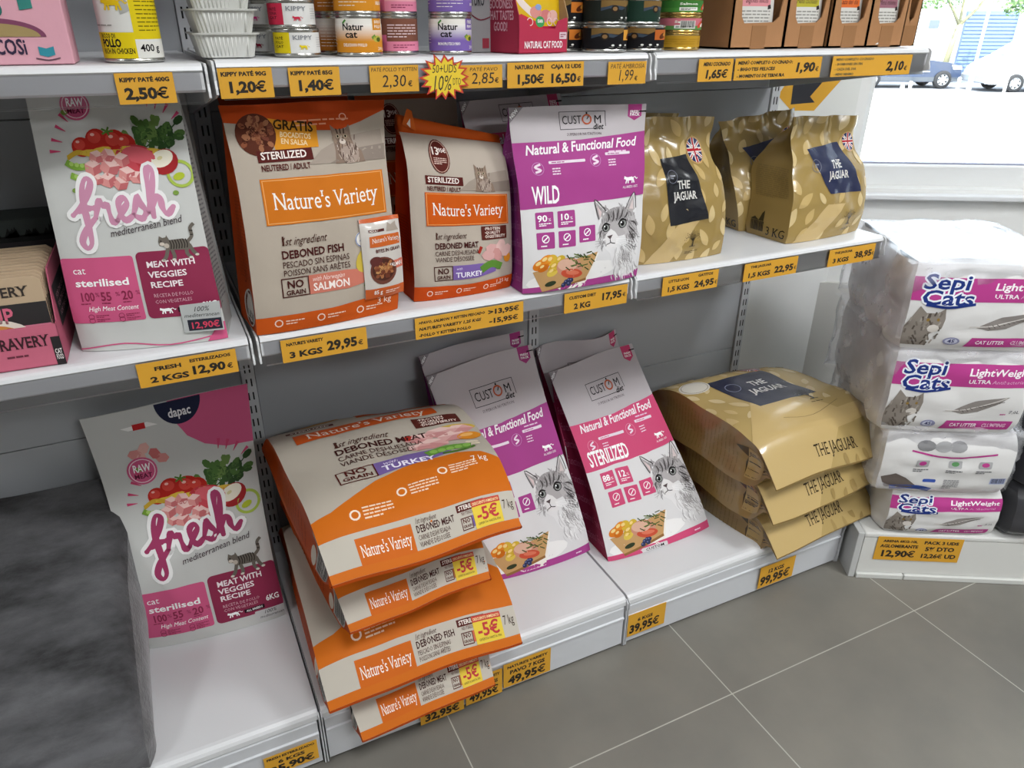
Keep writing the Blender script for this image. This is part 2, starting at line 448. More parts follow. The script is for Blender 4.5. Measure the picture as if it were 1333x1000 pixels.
STAND = [(0, 0, 1, .02, 1), (.08, .004, 1.02, .03, 1), (.3, .012, 1.0, .05, .985), (.55, .012, .8, .12, .975), (.8, .004, .38, .3, .98), (.92, 0, .1, .3, .99), (1, 0, .02, .1, 1)]
def bag(name, label, cat, quad, D, sheet, cols, mat='satin_film', rows=STAND, group=None, bulge=.012, amp=.0025, freq=4, crum=0, wave=(0, 1, 0),
        gsheet=None, rsheet=None, lying=False, seed=1, res=(34, 46), parent_parts=None, fn_extra=None):
    BL, BR, TR, TL = (np.array(q, float) for q in quad)
    nrm = np.cross(BR-BL, TL-BL); nrm /= np.linalg.norm(nrm)
    if lying: d = np.array([0, 0, 1.])
    else: d = np.array([nrm[0], nrm[1], 0]); d /= np.linalg.norm(d)
    rv, rf, rt, rg, rw = (np.array(c, float) for c in zip(*rows))
    if not lying: rt = rt*D
    elif D != 1: rf = rf*D; rt = rt*D
    upv = (TL-BL+TR-BR)/2; upv = upv/np.linalg.norm(upv)
    def mid(v):
        k = v[:, None]; Cc = ((BL+BR)/2)*(1-k)+((TL+TR)/2)*k; h = (((BR-BL)/2)*(1-k)+((TR-TL)/2)*k)*pinterp(v, rv, rw)[:, None]
        return Cc, h
    def nz(u, v):
        n = vnoise(u*freq, v*freq*1.4, seed)*amp*2+vnoise(u*freq*2.7, v*freq*3.1, seed+5)*amp*.7
        if crum: n = n+crumple(u*3.1, v*4.2, seed+9)*crum+crumple(u*6.5+2, v*8.1, seed+13)*crum*.4
        return n*np.clip(pinterp(v, rv, rt)/rt.max()*2.5, 0, 1)
    def wv(u, v): return wave[0]*sm(.72, 1, v)*np.sin(2*math.pi*(wave[1]*u+wave[2]))
    def front(u, v):
        u = np.asarray(u, float); v = np.asarray(v, float); Cc, h = mid(v)
        uu = np.clip(u, 0, 1); bl = bulge*np.clip(4*uu*(1-uu), 0, 1)**.7*np.clip(pinterp(v, rv, rt)/max(rt.max(), 1e-6), 0, 1)
        off = pinterp(v, rv, rf)+bl+nz(u, v)*np.clip(.35+2*uu*(1-uu), 0, 1)*sm(-.02, .1, v)+wv(u, v)
        if lying: off = off+.02*vnoise(u*2.6+seed*1.7, u*0+seed, 5)*(1-sm(0, .35, v))
        P = Cc+h*(2*u-1)[:, None]+d*off[:, None]
        if fn_extra: P = fn_extra(P, u, v)
        return P
    def back(u, v):
        u = np.asarray(u, float); v = np.asarray(v, float); Cc, h = mid(v)
        off = pinterp(v, rv, rf)-pinterp(v, rv, rt)+nz(u+3, v)*.4*sm(.02, .2, v)*(1-sm(.85, 1, v))*(0 if lying else 1)+wv(u, v)
        if lying: off = off+.02*vnoise(u*2.6+seed*1.7, u*0+seed, 5)*(1-sm(0, .35, v))
        P = Cc+h*(2*u-1)[:, None]+d*off[:, None]
        if fn_extra: P = fn_extra(P, u, v)
        return P
    def side(e):
        def f(s_, v):
            s_ = np.asarray(s_, float); v = np.asarray(v, float); z = np.full_like(v, float(e)); A = back(z, v); B = front(z, v)
            k = s_ if e == 0 else 1-s_
            P = A*(1-k)[:, None]+B*k[:, None]
            _, h = mid(v); hd = h/np.linalg.norm(h, axis=1, keepdims=True)
            ins = pinterp(v, rv, rg)*pinterp(v, rv, rt)*(1-np.abs(2*k-1)**1.5)+vnoise(k*3, v*7, seed+20+e)*amp*1.5*(1-np.abs(2*k-1))
            return P+hd*ins[:, None]*(1 if e == 0 else -1)
        return f
    mo = M(); nu, nv = res
    mo.grid(front, nu, nv, cols[0], mat)
    mo.grid(side(0), 6, nv, cols[1], mat); mo.grid(side(1), 6, nv, cols[1], mat)
    mo.grid(back, nu//2, nv, cols[2], mat, flip=True)
    cap = lambda v0: (lambda u, t: front(u, np.full_like(u, v0))*(1-t)[:, None]+back(u, np.full_like(u, v0))*t[:, None])
    mo.grid(cap(0.), nu, 2, cols[2], mat, flip=True); mo.grid(cap(1.), nu, 1, cols[0], mat)
    if sheet: sheet.lay(mo, with_normals(front, sheet.H), (nu, nv), mat)
    if gsheet: gsheet.lay(mo, with_normals(side(0), gsheet.H), (6, nv), mat)
    if rsheet: rsheet.lay(mo, with_normals(side(1), rsheet.H), (6, nv), mat)
    base = (BL+BR)/2+d*(rf[0]-rt[0]*.5); 
    org = (base[0], base[1], min(BL[2], BR[2]) if not lying else float(min(BL[2], BR[2])))
    if parent_parts:
        root = thing(name, label, cat, org, group=group)
        mo.build('bag_body', root, org)
        parent_parts(root, org, with_normals(front, sheet.H), front)
        return root
    o = mo.build(name, None, org); tag(o, label, cat, group)
    return o
# ------------------------------------------------------------------ artwork
BLK = '#1d1b1c'
def art_kitten(s, x, y, sc, seed=3):
    """sketched tabby kitten looking up to the left"""
    rnd = random.Random(seed); s.push(x, y, sc)
    tp = lambda k: max(.05, math.sin(math.pi*min(1, k*1.02))**.7)
    s.poly([(-.62, -.05), (-.6, .35), (-.72, .95), (-.35, .62), (0, .72), (.3, .62), (.62, 1.05), (.72, .6), (.7, .2), (.82, -.2), (.86, -.75), (.8, -1.35), (.25, -1.4), (-.1, -1.0), (-.22, -.62), (-.45, -.4)], '#e4e2e3', 3)
    s.poly([(-.6, .38), (-.7, .9), (-.4, .62)], '#a9a3a4', 4); s.poly([(.34, .62), (.6, 1.0), (.66, .58), (.52, .46)], '#b5aeae', 4)
    s.poly([(-.55, .42), (-.66, .8), (-.5, .6)], '#d9c5c5', 5); s.poly([(.45, .6), (.58, .86), (.6, .58)], '#d9c9c8', 5)
    def fur(n, xr, yr, ang, ln, cols, wd, L=4, inside=None):
        for _ in range(n):
            px, py = rnd.uniform(*xr), rnd.uniform(*yr)
            if inside and not inside(px, py): continue
            a = R(rnd.uniform(*ang)); l = rnd.uniform(*ln)
            s.stroke([(px, py), (px+l*.5*math.cos(a)+rnd.uniform(-.02, .02), py+l*.5*math.sin(a)), (px+l*math.cos(a+.2), py+l*math.sin(a+.2))], rnd.uniform(*wd), rnd.choice(cols), L, taper=tp)
    G = ['#8b8788', '#a8a4a5', '#7a7677', '#bcb8b9', '#989495']
    s.ell(.08, .28, .62, .42, 0, '#b3aeaf', 3.2, 24); s.ell(.5, .05, .26, .4, .2, '#bdb8b9', 3.3, 20); s.ell(-.42, .1, .2, .26, -.1, '#b9b4b5', 3.3, 18); s.ell(.02, .5, .4, .2, 0, '#9d9899', 3.4, 20)
    fur(90, (-.5, .62), (.2, .66), (55, 125), (.08, .22), G, (.02, .05), inside=lambda x, y: abs(x-.05) < .62)
    fur(80, (.36, .76), (-.5, .3), (-110, -40), (.12, .3), G+['#5f5b5c'], (.015, .04))
    fur(70, (-.1, .74), (-1.3, -.4), (-110, -60), (.2, .5), ['#cfcccd', '#c2bebf', '#adaaab', '#f3f2f2', '#e6e4e5'], (.015, .05))
    fur(50, (.1, .5), (-.75, -.35), (-105, -60), (.15, .4), ['#8f8b8c', '#a39fa0', '#c9c6c7'], (.015, .04))
    fur(40, (-.58, -.2), (-.35, .1), (200, 250), (.08, .2), G, (.015, .035))
    D = '#4d4849'
    for p in ([(-.12, .62), (-.1, .42), (-.16, .28)], [(.06, .66), (.04, .46), (-.02, .3)], [(.22, .62), (.18, .46), (.1, .34)], [(-.3, .56), (-.26, .42), (-.3, .3)], [(.38, .52), (.34, .42), (.26, .36)],
              [(.42, .12), (.56, .0), (.7, -.12)], [(.44, -.02), (.54, -.16), (.64, -.34)], [(.5, .24), (.64, .2), (.76, .06)], [(-.5, .1), (-.56, 0), (-.58, -.14)]):
        s.stroke(p, .05, D, 5, taper=tp)
    s.stroke([(-.6, .4), (-.72, .96), (-.36, .62)], .03, D, 5); s.stroke([(.32, .62), (.62, 1.06), (.7, .6)], .03, D, 5)
    s.poly([(-.36, -.04), (-.2, .1), (-.05, .0), (.1, -.2), (0, -.46), (-.3, -.42), (-.42, -.22)], '#e6e3e3', 4.6)
    for ex, ey, rx, ry in ((-.36, .14, .13, .115), (.22, .2, .15, .125)):
        s.ell(ex, ey, rx, ry, .25, '#2b2829', 5); s.ell(ex+.005, ey, rx*.78, ry*.8, .25, '#8d8f8c', 6); s.ell(ex-.01, ey+.01, rx*.42, ry*.6, 0, '#171516', 6.5, 12); s.ell(ex-.05, ey+.045, .025, .025, 0, '#ffffff', 7, 8)
        s.stroke([(ex-rx*1.2, ey-.02), (ex-rx*.2, ey+ry*1.1), (ex+rx*1.2, ey+.06)], .05, '#221f20', 6, taper=tp)
    s.poly([(-.33, -.1), (-.14, -.07), (-.22, -.2)], '#57494a', 6); s.stroke([(-.22, -.2), (-.2, -.29), (-.06, -.33)], .025, '#3a3334', 6); s.stroke([(-.2, -.29), (-.34, -.34)], .022, '#3a3334', 6)
    for k in range(5):
        s.stroke([(-.02, -.2-.03*k), (.3, -.24-.06*k), (.6, -.34-.1*k)], .01, '#ffffff', 6.5); 
    for k in range(3): s.stroke([(-.36, -.22-.03*k), (-.55, -.22-.05*k), (-.74, -.2-.08*k)], .009, '#9a9697', 6)
    s.pop()
def art_board(s, x, y, sc):
    s.push(x, y, sc)
    s.poly([(-.95, .05), (.98, .35), (.62, -.62), (-.1, -.62)], '#efeae2', 2)
    s.poly([(-.9, .02), (.95, .38), (.66, -.3), (-.62, -.55)], '#c39a68', 3); s.poly([(-.62, -.55), (.66, -.3), (.66, -.38), (-.6, -.63)], '#93693f', 3)
    for cx, cy, rx, ry, c in ((-.72, .2, .2, .13, '#d97c26'), (-.55, .3, .2, .13, '#e08a2c'), (-.62, .12, .16, .1, '#c96c1e'), (-.4, .3, .17, .14, '#d8b23e'), (-.3, .12, .2, .12, '#c9a033'), (-.36, -.02, .17, .11, '#dcbf52'), (-.15, .28, .15, .12, '#cfae3a')):
        s.ell(cx, cy, rx, ry, .5, c, 4); s.ell(cx-.04, cy+.04, rx*.4, ry*.35, .5, '#f0d28a', 4.5, 10)
    s.ell(.12, .05, .38, .26, -.2, '#c98f78', 4.5); s.ell(.05, .12, .28, .16, -.2, '#dbb09a', 5); s.ell(.2, -.12, .32, .13, -.15, '#c8543c', 5); s.ell(.22, -.1, .2, .06, -.15, '#d9775c', 5.5)
    rnd = random.Random(5)
    for k in range(26):
        px, py = rnd.uniform(.0, .8), rnd.uniform(-.02, .42); a = R(rnd.uniform(-60, 10)); s.stroke([(px, py), (px+.16*math.cos(a), py+.16*math.sin(a))], .03, rnd.choice(['#4e5f33', '#3d4c2a', '#6b7b45']), 5.5)
    for bx, by in ((.05, -.34), (.14, -.4), (.2, -.31), (-.02, -.42), (.13, -.3)): s.ell(bx, by, .07, .07, 0, '#343a5c', 5.5, 10); s.ell(bx-.02, by+.02, .025, .02, 0, '#7880a6', 6, 8)
    s.ell(-.4, -.34, .16, .07, .2, '#37402c', 5)
    s.pop()
def art_veg(s, x, y, sc):
    """vegetables, cubes of meat and leaves"""
    s.push(x, y, sc); rnd = random.Random(11)
    for k in range(26):
        a = R(rnd.uniform(20, 130)); l = rnd.uniform(.25, .5); bx, by = .35+rnd.uniform(-.12, .3), .15+rnd.uniform(-.1, .12)
        ex, ey = bx+l*math.cos(a), by+l*.75*math.sin(a); c = rnd.choice(['#3c5a2e', '#4f7038', '#2f4a26', '#658245'])
        s.stroke([(bx, by), (ex, ey)], .02, c, 2); s.ell(ex, ey, .1, .06, a+rnd.uniform(-.6, .6), c, 2.5, 8); s.ell((bx+ex)/2, (by+ey)/2, .09, .05, a+.7, c, 2.5, 8)
    for cx, cy, r in ((-.62, .16, .15), (-.38, .26, .17), (-.1, .22, .19), (.06, .18, .16)):
        s.ell(cx, cy, r, r, 0, '#b32a22', 3); s.ell(cx-.03, cy+.04, r*.6, r*.55, 0, '#c9443a', 3.5, 12); s.ell(cx-.05, cy+.08, r*.2, r*.14, 0, '#ecb5aa', 4, 8)
    for a in range(5): s.stroke([(-.2, .38), (-.2+.1*math.cos(R(a*72)), .38+.07*math.sin(R(a*72)))], .03, '#567c35', 4)
    for k in range(7): s.ell(-.5+k*.16, .07+.03*math.sin(k*2), .17, .05, .2*math.sin(k), '#d8b544', 4, 10); 
    for k in range(3): s.stroke([(-.86, .02-k*.02), (-.7, .1-k*.02), (-.5, .06-k*.02)], .035, '#c7a338', 4)
    s.stroke([(-.9, -.06), (-.75, -.14), (-.5, -.12)], .1, '#7ba23f', 4); s.stroke([(-.86, -.26), (-.7, -.32), (-.5, -.28)], .1, '#86ad48', 4)
    for k in range(4): s.ell(-.82+k*.08, -.09-.015*k, .035, .035, 0, '#a9c96a', 4.5, 8); s.ell(-.78+k*.08, -.28, .033, .033, 0, '#a9c96a', 4.5, 8)
    s.ell(.22, -.06, .36, .22, -.25, '#bd3b44', 4); s.ell(.24, 0, .26, .13, -.25, '#d4606a', 4.5); s.ell(.02, -.16, .2, .12, -.4, '#c84b55', 4.5)
    s.ell(.62, -.12, .24, .2, .4, '#a32c2f', 4); s.ell(.59, -.07, .2, .13, .4, '#f0ead7', 4.5); s.ell(.56, -.06, .05, .03, .4, '#d9cf9e', 5, 8)
    s.ring(.85, -.32, .2, .05, '#a9bf52', 3.5); s.ell(.82, -.36, .1, .06, .3, '#b4c23a', 4, 10)
    for cx, cy, r, a in ((-.42, .0, .12, .3), (-.24, .02, .12, -.2), (-.5, -.16, .14, .5), (-.24, -.16, .16, .1), (-.04, -.06, .13, .6), (.0, -.28, .14, .3), (-.3, -.36, .14, .6), (-.12, -.42, .13, .1), (.14, -.34, .12, .9), (-.46, -.34, .1, .2)):
        p = [(cx+r*math.cos(a+R(60*k)), cy+r*.9*math.sin(a+R(60*k))) for k in range(6)]
        s.poly([p[0], p[1], p[2], (cx, cy)], '#e9c3bd', 5); s.poly([p[2], p[3], p[4], (cx, cy)], '#d58f8b', 5); s.poly([p[4], p[5], p[0], (cx, cy)], '#c06a6c', 5)
    for px, py in ((-.84, -.5), (-.7, -.46), (-.8, .68), (.72, -.62)): s.ell(px, py, .05, .04, 0, '#7c9a45', 4, 10)
    for (px, py, a) in ((-.82, .4, 150), (-.9, .24, 165), (-.76, .54, 135), (-.95, .1, 178), (.62, .7, 70), (.74, .64, 55), (.86, .54, 40), (.5, .74, 80)):
        a = R(a); s.stroke([(px, py), (px+.17*math.cos(a), py+.17*math.sin(a))], .045, '#cc4a72', 4, taper=lambda k: .2+k)
    s.pop()
SCRIPT = {'f': [[(-.34, .02), (-.1, .2), (.12, .46), (.22, .66), (.14, .74), (.02, .56), (-.06, .2), (-.1, -.3), (-.14, -.62), (-.26, -.72), (-.32, -.56), (-.16, -.32), (.1, -.1)], [(-.2, .08), (.02, .12), (.16, .1)]],
          'r': [[(.1, -.1), (.24, .18), (.3, .26), (.33, .12), (.42, .14), (.42, -.06), (.44, -.24), (.54, -.22)]],
          'e': [[(.54, -.22), (.72, -.02), (.84, .12), (.8, .24), (.68, .16), (.64, -.06), (.72, -.24), (.9, -.16)]],
          's': [[(.9, -.16), (1.04, .1), (1.1, .24), (1.12, .06), (1.18, -.1), (1.08, -.26), (.96, -.2)], [(1.08, -.25), (1.24, -.14)]],
          'h': [[(1.24, -.14), (1.42, .28), (1.54, .66), (1.46, .76), (1.38, .5), (1.34, .1), (1.32, -.26)], [(1.33, -.1), (1.46, .14), (1.56, .12), (1.55, -.1), (1.62, -.26), (1.78, -.12)]]}
def art_fresh_word(s, x, y, sc, col, rot=.12):
    s.push(x, y, sc, rot)
    for k in SCRIPT.values():
        for p in k:
            s.stroke(p, .27, '#f1f0ef', 6); s.stroke(p, .12, col, 6.8, taper=lambda k: .75+.5*math.sin(9*k)**2)
            for q in (p[0], p[-1]): s.ell(q[0], q[1], .135, .135, 0, '#f1f0ef', 6, 12); s.ell(q[0], q[1], .055, .055, 0, col, 6.8, 10)
    s.pop()
def art_tabby(s, x, y, sc):
    s.push(x, y, sc); c = '#6d665e'
    s.poly([(-.62, .18), (-.56, .4), (-.44, .32), (-.32, .34), (-.28, .42), (-.2, .22), (.3, .24), (.52, .12), (.56, -.1), (.46, -.22), (-.3, -.16), (-.42, -.02), (-.6, .02)], c, 5)
    s.stroke([(.46, .1), (.66, .3), (.66, .62), (.82, .78)], .13, c, 5)
    for p in ([(-.3, -.05), (-.42, -.4), (-.56, -.56)], [(-.18, -.08), (-.12, -.4), (-.16, -.56)], [(.4, -.05), (.36, -.34), (.48, -.54)], [(.5, -.02), (.6, -.3), (.72, -.46)]):
        s.stroke(p, .14, c, 5); s.ell(p[-1][0], p[-1][1], .08, .05, 0, '#d7d0c6', 5.5, 8)
    for k in range(7): s.stroke([(-.2+k*.1, .22), (-.16+k*.1, .02), (-.2+k*.1, -.14)], .045, '#39342f', 5.5)
    s.stroke([(.6, .36), (.72, .34)], .05, '#39342f', 5.5); s.stroke([(.6, .52), (.73, .5)], .05, '#39342f', 5.5)
    s.ell(-.5, .08, .1, .07, 0, '#cfc5b8', 5.5, 10); s.ell(-.52, .2, .03, .03, 0, '#2b2723', 6, 8); s.ell(-.34, -.0, .1, .1, 0, '#bdb3a6', 5.5, 10)
    s.pop()
def art_cat_icon(s, x, y, sc, col):
    s.push(x, y, sc)
    s.poly([(-.6, .2), (-.55, .34), (-.42, .26), (-.2, .2), (.3, .24), (.5, .1), (.5, -.1), (-.3, -.1), (-.45, .02), (-.62, .06)], col, 5)
    s.stroke([(.44, .12), (.66, .2), (.84, .02), (.96, .1)], .07, col, 5)
    for p in ([(-.3, 0), (-.42, -.36)], [(-.16, 0), (-.14, -.36)], [(.36, 0), (.3, -.36)], [(.46, .0), (.56, -.36)]): s.stroke(p, .12, col, 5)
    s.pop()
def fresh_sheet(H, six):
    s = Sheet(H); P = '#cf5d86'; MR = '#8f3350'; dy = -.12 if six else .0
    pw, pk = (.1, .5) if six else (.225, .7)
    if six:
        s.poly([(.5, H), (.52, H-.16), (.58, H-.28), (.68, H-.36), (.82, H-.41), (1, H-.42), (1, H)], P, 1)
        s.ell(.56, H-.005, .14, .18, 0, '#22263f', 2, 24, 180, 360); s.text('dapac', .56, H-.125, .065, '#e9e9ec', fit=.14, al='c', bold=True)
        s.poly([(.2, 1.72), (.36, 1.735), (.42, 1.7), (.24, 1.695)], '#f3f2f0', 2); s.rect(.27, 1.69, .345, 1.735, '#c02a2c', 3)
        for k, (a, b) in enumerate(((.24, 1.52), (.3, 1.55), (.36, 1.5), (.4, 1.46), (.27, 1.48))): s.ell(a, b, .045, .035, k, ['#d58f8b', '#e0aea6', '#c96f6e'][k % 3], 2, 6)
        by, bx = 1.4, .26
    else: by, bx = 1.70, .3
    s.ell(bx, by, .095, .095, 0, P, 3, 26); s.ring(bx, by, .08, .006, '#f0d5de', 4); s.text('RAW', bx, by-.005, .05, '#ffffff', fit=.11, al='c', bold=True, L=4); s.text('MEAT', bx, by-.05, .03, '#5b1d33', al='c', L=4, bold=True)
    art_veg(s, .56, (1.37 if not six else 1.14), .42 if not six else .4)
    fy = 1.0 if not six else .83
    art_fresh_word(s, .265, fy, .315, '#a23f66' if six else '#cf92ae', .16 if six else .1)
    s.text('mediterranean blend', .37, fy-.165, .048, '#3b2a33', fit=.5, ital=.3, rot=.15, L=5)
    art_tabby(s, .79, fy-.25, .18)
    s.rrect(-.0, pw, .485, pk, .02, P, 1.5); s.rrect(.505, pw, 1, pk+.02, .035, MR, 1.5)
    h = pk-pw
    s.text('cat', .07, pk-.095*h/.4, .048, '#ffffff', L=4); s.text('sterilised', .07 if not six else .07, pk-.17*h/.4, .05, '#ffffff', fit=.36, bold=True, L=4)
    for k, t in enumerate(('100', '55', '20')):
        s.text(t, .08+k*.14, pk-.26*h/.4, .062, MR, fit=.1 if k == 0 else .075, bold=True, L=4); s.text('%', .185+k*.135, pk-.235*h/.4, .03, MR, L=4); s.lines(.08+k*.14, pk-.285*h/.4, .19+k*.13, pk-.268*h/.4, 1, .008, MR, 4, k)
    s.text('High Meat Content', .12, pk-.325*h/.4, .035, '#ffffff', fit=.33, ital=.25, L=4)
    for k in range(4):
        cx, cy = .13+.2*(k % 2), pk-(.36 if k < 2 else .385)*h/.4
        s.ring(cx, cy, .018, .004, MR, 4, 12); s.lines(cx+.03, cy-.012, cx+.12, cy+.014, 2, .006, MR, 4, k)
    for k, t in enumerate(('MEAT WITH', 'VEGGIES', 'RECIPE')): s.text(t, .565, pk-(.08+.062*k)*h/.4, .042, '#f3e9ec', fit=(.33, .26, .22)[k], bold=True, L=4)
    for k, t in enumerate(('RECETA DE POLLO', 'CON VEGETALES')): s.text(t, .57, pk-(.265+.04*k)*h/.4, .026, '#d9a9b6', fit=(.27, .25)[k], L=4)
    art_cat_icon(s, .63, pw+.055, .07, '#ffffff'); s.rect(.71, pw+.035, .86, pw+.07, '#2a1c22', 4); s.text('ALL BREEDS', .785, pw+.044, .018, '#ffffff', fit=.12, al='c', L=5, bold=True)
    s.text('6KG' if six else '2KG', .88, pw+(.09 if six else .04), .048, '#ffffff', fit=.1, bold=True, L=4)
    if six: s.rrect(.78, .03, 1, .12, .01, '#c9c9c9', 4); s.text('100%', .89, .08, .03, BLK, al='c', ital=.3, L=5); s.text('mediterranean', .9, .045, .024, BLK, fit=.18, al='c', ital=.3, L=5)
    else:
        s.poly([(.86, 0), (1, 0), (1, .14), (.95, .12)], P, 1)
        s.stroke([(.0, .02), (.3, .05), (.6, .01), (.9, .04)], .01, P, 2)
    return s
def nv_sheet(H, kind):
    """kind: 3 = three kilo fish, 1 = small turkey"""
    s = Sheet(H); O = '#c9581f'; O2 = '#cf6a22'; BR = '#57221f'
    t = H
    if kind == 3:
        s.poly([(0, t), (0, t-.1), (.2, t-.12), (.5, t-.17), (.7, t-.18), (.85, t-.13), (1, t-.06), (1, t)], '#bf4a1c', 1)
        s.lines(.42, t-.15, .78, t-.1, 2, .009, '#e9a47f', 3, 2); s.ring(.74, t-.1, .02, .006, '#f0c0a4', 3, 12)
        s.ell(.17, t-.175, .12, .125, 0, '#5b2f22', 2, 24)
        rnd = random.Random(4)
        for k in range(60): a, r = rnd.uniform(0, 6.28), rnd.uniform(0, .102); s.ell(.17+r*math.cos(a), t-.175+r*math.sin(a), .022, .016, a, rnd.choice(['#8a5138', '#734031', '#a06a4c', '#4a2419']), 3, 7)
        s.poly([(.24, t-.08), (.56, t-.145), (.55, t-.27), (.27, t-.27)], '#d9922a', 1.5); s.text('GRATIS', .275, t-.145, .055, '#3b2a14', fit=.26, bold=True, rot=-.14)
        for k, q in enumerate(('BOCADITOS', 'EN SALSA')): s.text(q, .31, t-.195-.04*k, .03, '#f3d9a8', fit=(.2, .17)[k], bold=True, rot=-.14)
    else:
        s.rect(0, H-.04, 1, H, '#c4561f', 1)
        s.ell(.31, H-.2, .095, .13, 0, '#5b2620', 3); s.text('13', .275, H-.185, .055, '#f4e6df', al='c', bold=True); s.text('95€', .345, H-.165, .03, '#f4e6df', al='c', bold=True); s.lines(.25, H-.26, .37, H-.205, 4, .007, '#d9b9ad', 5, 3); s.ring(.31, H-.2, .083, .006, '#c9a596', 4, 24, ry=.118)
    yk = t-.305 if kind == 3 else H-.385
    s.rect(.15, yk-.035, .5, yk+.035, BR, 3); s.text('STERILIZED', .17, yk-.018, .042, '#f2e7e0', fit=.29, bold=True); s.text('NEUTERED / ADULT', .16, yk-.085, .034, BR, fit=.31, bold=True)
    # the cat looking over the label
    cx, cy = (.72, t-.27) if kind == 3 else (.7, H-.36)
    s.poly([(.46, cy-.1), (.56, cy-.02), (.72, cy+.05), (.97, cy+.09), (.99, cy-.1)], '#a3968a', 2); s.poly([(.6, cy-.1), (.8, cy-.02), (.99, cy+.0), (.99, cy-.1)], '#8d8076', 2.3)
    s.push(cx, cy, .62)
    s.poly([(-.11, .06), (-.115, .2), (-.05, .14), (.02, .14), (.08, .2), (.085, .06), (.1, 0), (.17, -.06), (.2, -.17), (-.13, -.17), (-.11, -.05)], '#8a7668', 3)
    s.ell(-.015, .07, .1, .085, 0, '#94806f', 3.2, 18); s.ell(.04, -.08, .1, .1, 0, '#a8968a', 3.2, 16)
    rnd = random.Random(8)
    for j in range(46): a, b = rnd.uniform(-.1, .14), rnd.uniform(-.14, .1); s.stroke([(a, b), (a+rnd.uniform(-.02, .02), b-.05)], .009, rnd.choice(['#54433a', '#b7a699', '#64514a', '#c4b5a8', '#75635a']), 3.6)
    for j in (-.06, -.02, .02): s.stroke([(j, .16), (j*.8-.003, .11)], .014, '#4c3b33', 4)
    for e in (-.055, .025): s.ell(e, .085, .018, .017, 0, '#cfc0a0', 4.4, 10); s.ell(e, .085, .011, .014, 0, '#241a16', 4.8, 8)
    s.ell(-.015, .035, .035, .025, 0, '#d5c8bb', 4.2, 10); s.ell(-.015, .047, .012, .008, 0, '#5a3f38', 4.8, 8)
    s.pop()
    y0, y1 = (H*.5, H*.695) if kind == 3 else (H*.465, H*.66)
    s.rect(.135, y0, .955, y1, '#cd7422' if kind == 3 else '#cf5c1b', 4); s.frame(.145, y0+.008, .945, y1-.008, .005, '#e6a766', 4.5)
    s.text("Nature's Variety", .545, (y0+y1)/2-.045, .1, '#f7efe6', fit=.7, al='c', serif=True, arc=-.12, L=5, res=3)
    by = H*.41 if kind == 3 else H*.385
    s.text('1st ingredient', .2, by, .05, '#4a2a24', fit=.3, ital=.35); s.text('1', .2, by, .055, '#4a2a24', bold=True)
    a, b, c = ('DEBONED FISH', 'PESCADO SIN ESPINAS', 'POISSON SANS ARÊTES') if kind == 3 else ('DEBONED MEAT', 'CARNE DESHUESADA', 'VIANDE DÉSOSSÉE')
    s.text(a, .2, by-.085, .05, '#4a1f1f', fit=.42, bold=True); s.text(b, .2, by-.145, .04, '#4a2a26', fit=.45 if kind == 3 else .42); s.text(c, .2, by-.2, .04, '#4a2a26', fit=.45 if kind == 3 else .37)
    ny = H*(.215 if kind == 3 else .172)
    s.frame(.18, ny-.065, .36, ny+.065, .007, '#4a2422', 3); s.text('NO', .27, ny-.005, .05, '#4a2422', al='c', bold=True, fit=.11); s.text('GRAIN', .27, ny-.05, .03, '#4a2422', al='c', bold=True, fit=.13)
    s.poly([(.36, ny-.065), (.36, ny+.065), (.62, ny+.065), (.8, ny+.05), (.8, ny-.03), (.62, ny-.065)], '#cd7a68' if kind == 3 else '#7d63a6', 2.5)
    if kind == 3: s.text('with Norwegian', .38, ny+.02, .032, '#f6dcd2', fit=.22, ital=.35, L=4); s.text('SALMON', .385, ny-.045, .05, '#fbeee8', fit=.25, bold=True, L=4)
    else: s.text('with', .39, ny+.025, .022, '#e6dcf2', ital=.3, L=4); s.text('TURKEY', .385, ny-.045, .045, '#f2ecfa', fit=.27, bold=True, L=4)
    fx, fy = (.84, ny+.1) if kind == 3 else (.8, ny+.13)
    if kind == 3:
        s.ell(fx-.04, fy+.03, .13, .08, .7, '#cbb24a', 3); s.ell(fx, fy, .1, .06, .6, '#d99b5d', 3.5); s.ell(fx+.06, fy+.06, .08, .06, 0, '#d9a03c', 3.5)
        s.stroke([(fx-.1, fy-.14), (fx-.02, fy-.16), (fx+.06, fy-.13)], .06, '#5a8a35', 4); s.ell(.755, .56, .055, .055, 0, '#e8e4df', 3); s.ring(.755, .56, .05, .006, '#6b7fae', 4, 16); s.poly([(.73, .55), (.75, .58), (.78, .57), (.77, .53)], '#5e77ad', 4)
    else:
        for k, (a, b) in enumerate(((-.04, .06), (.06, .08), (.02, -.0), (-.08, -.0), (.12, .03))): s.ell(fx+a, fy+b, .07, .05, k, ['#d9a9a5', '#e3bcb6', '#cf9792'][k % 3], 3+.3*k, 7)
        s.stroke([(fx-.16, fy-.13), (fx-.05, fy-.08), (fx+.06, fy-.12)], .07, '#5f8c3a', 5); s.ell(fx+.13, fy-.04, .04, .05, 0, '#d98b2e', 4, 10); s.stroke([(fx-.18, fy+.03), (fx-.15, fy+.09)], .03, '#a83328', 4)
        s.rect(.66, .525, .93, .65, '#5d2a24', 3)
        for k, q in enumerate(('·PROTEIN', '·QUALITY', '·DIGESTIBILITY')): s.text(q, .69, .613-.036*k, .026, '#ecdcd2', fit=(.17, .17, .22)[k], bold=True, L=4)
    s.poly([(0, 0), (0, .12 if kind == 3 else .14), (.5, .125), (1, .17 if kind == 3 else .15), (1, 0)], '#c9581f' if kind == 3 else '#c94e1b', 2)
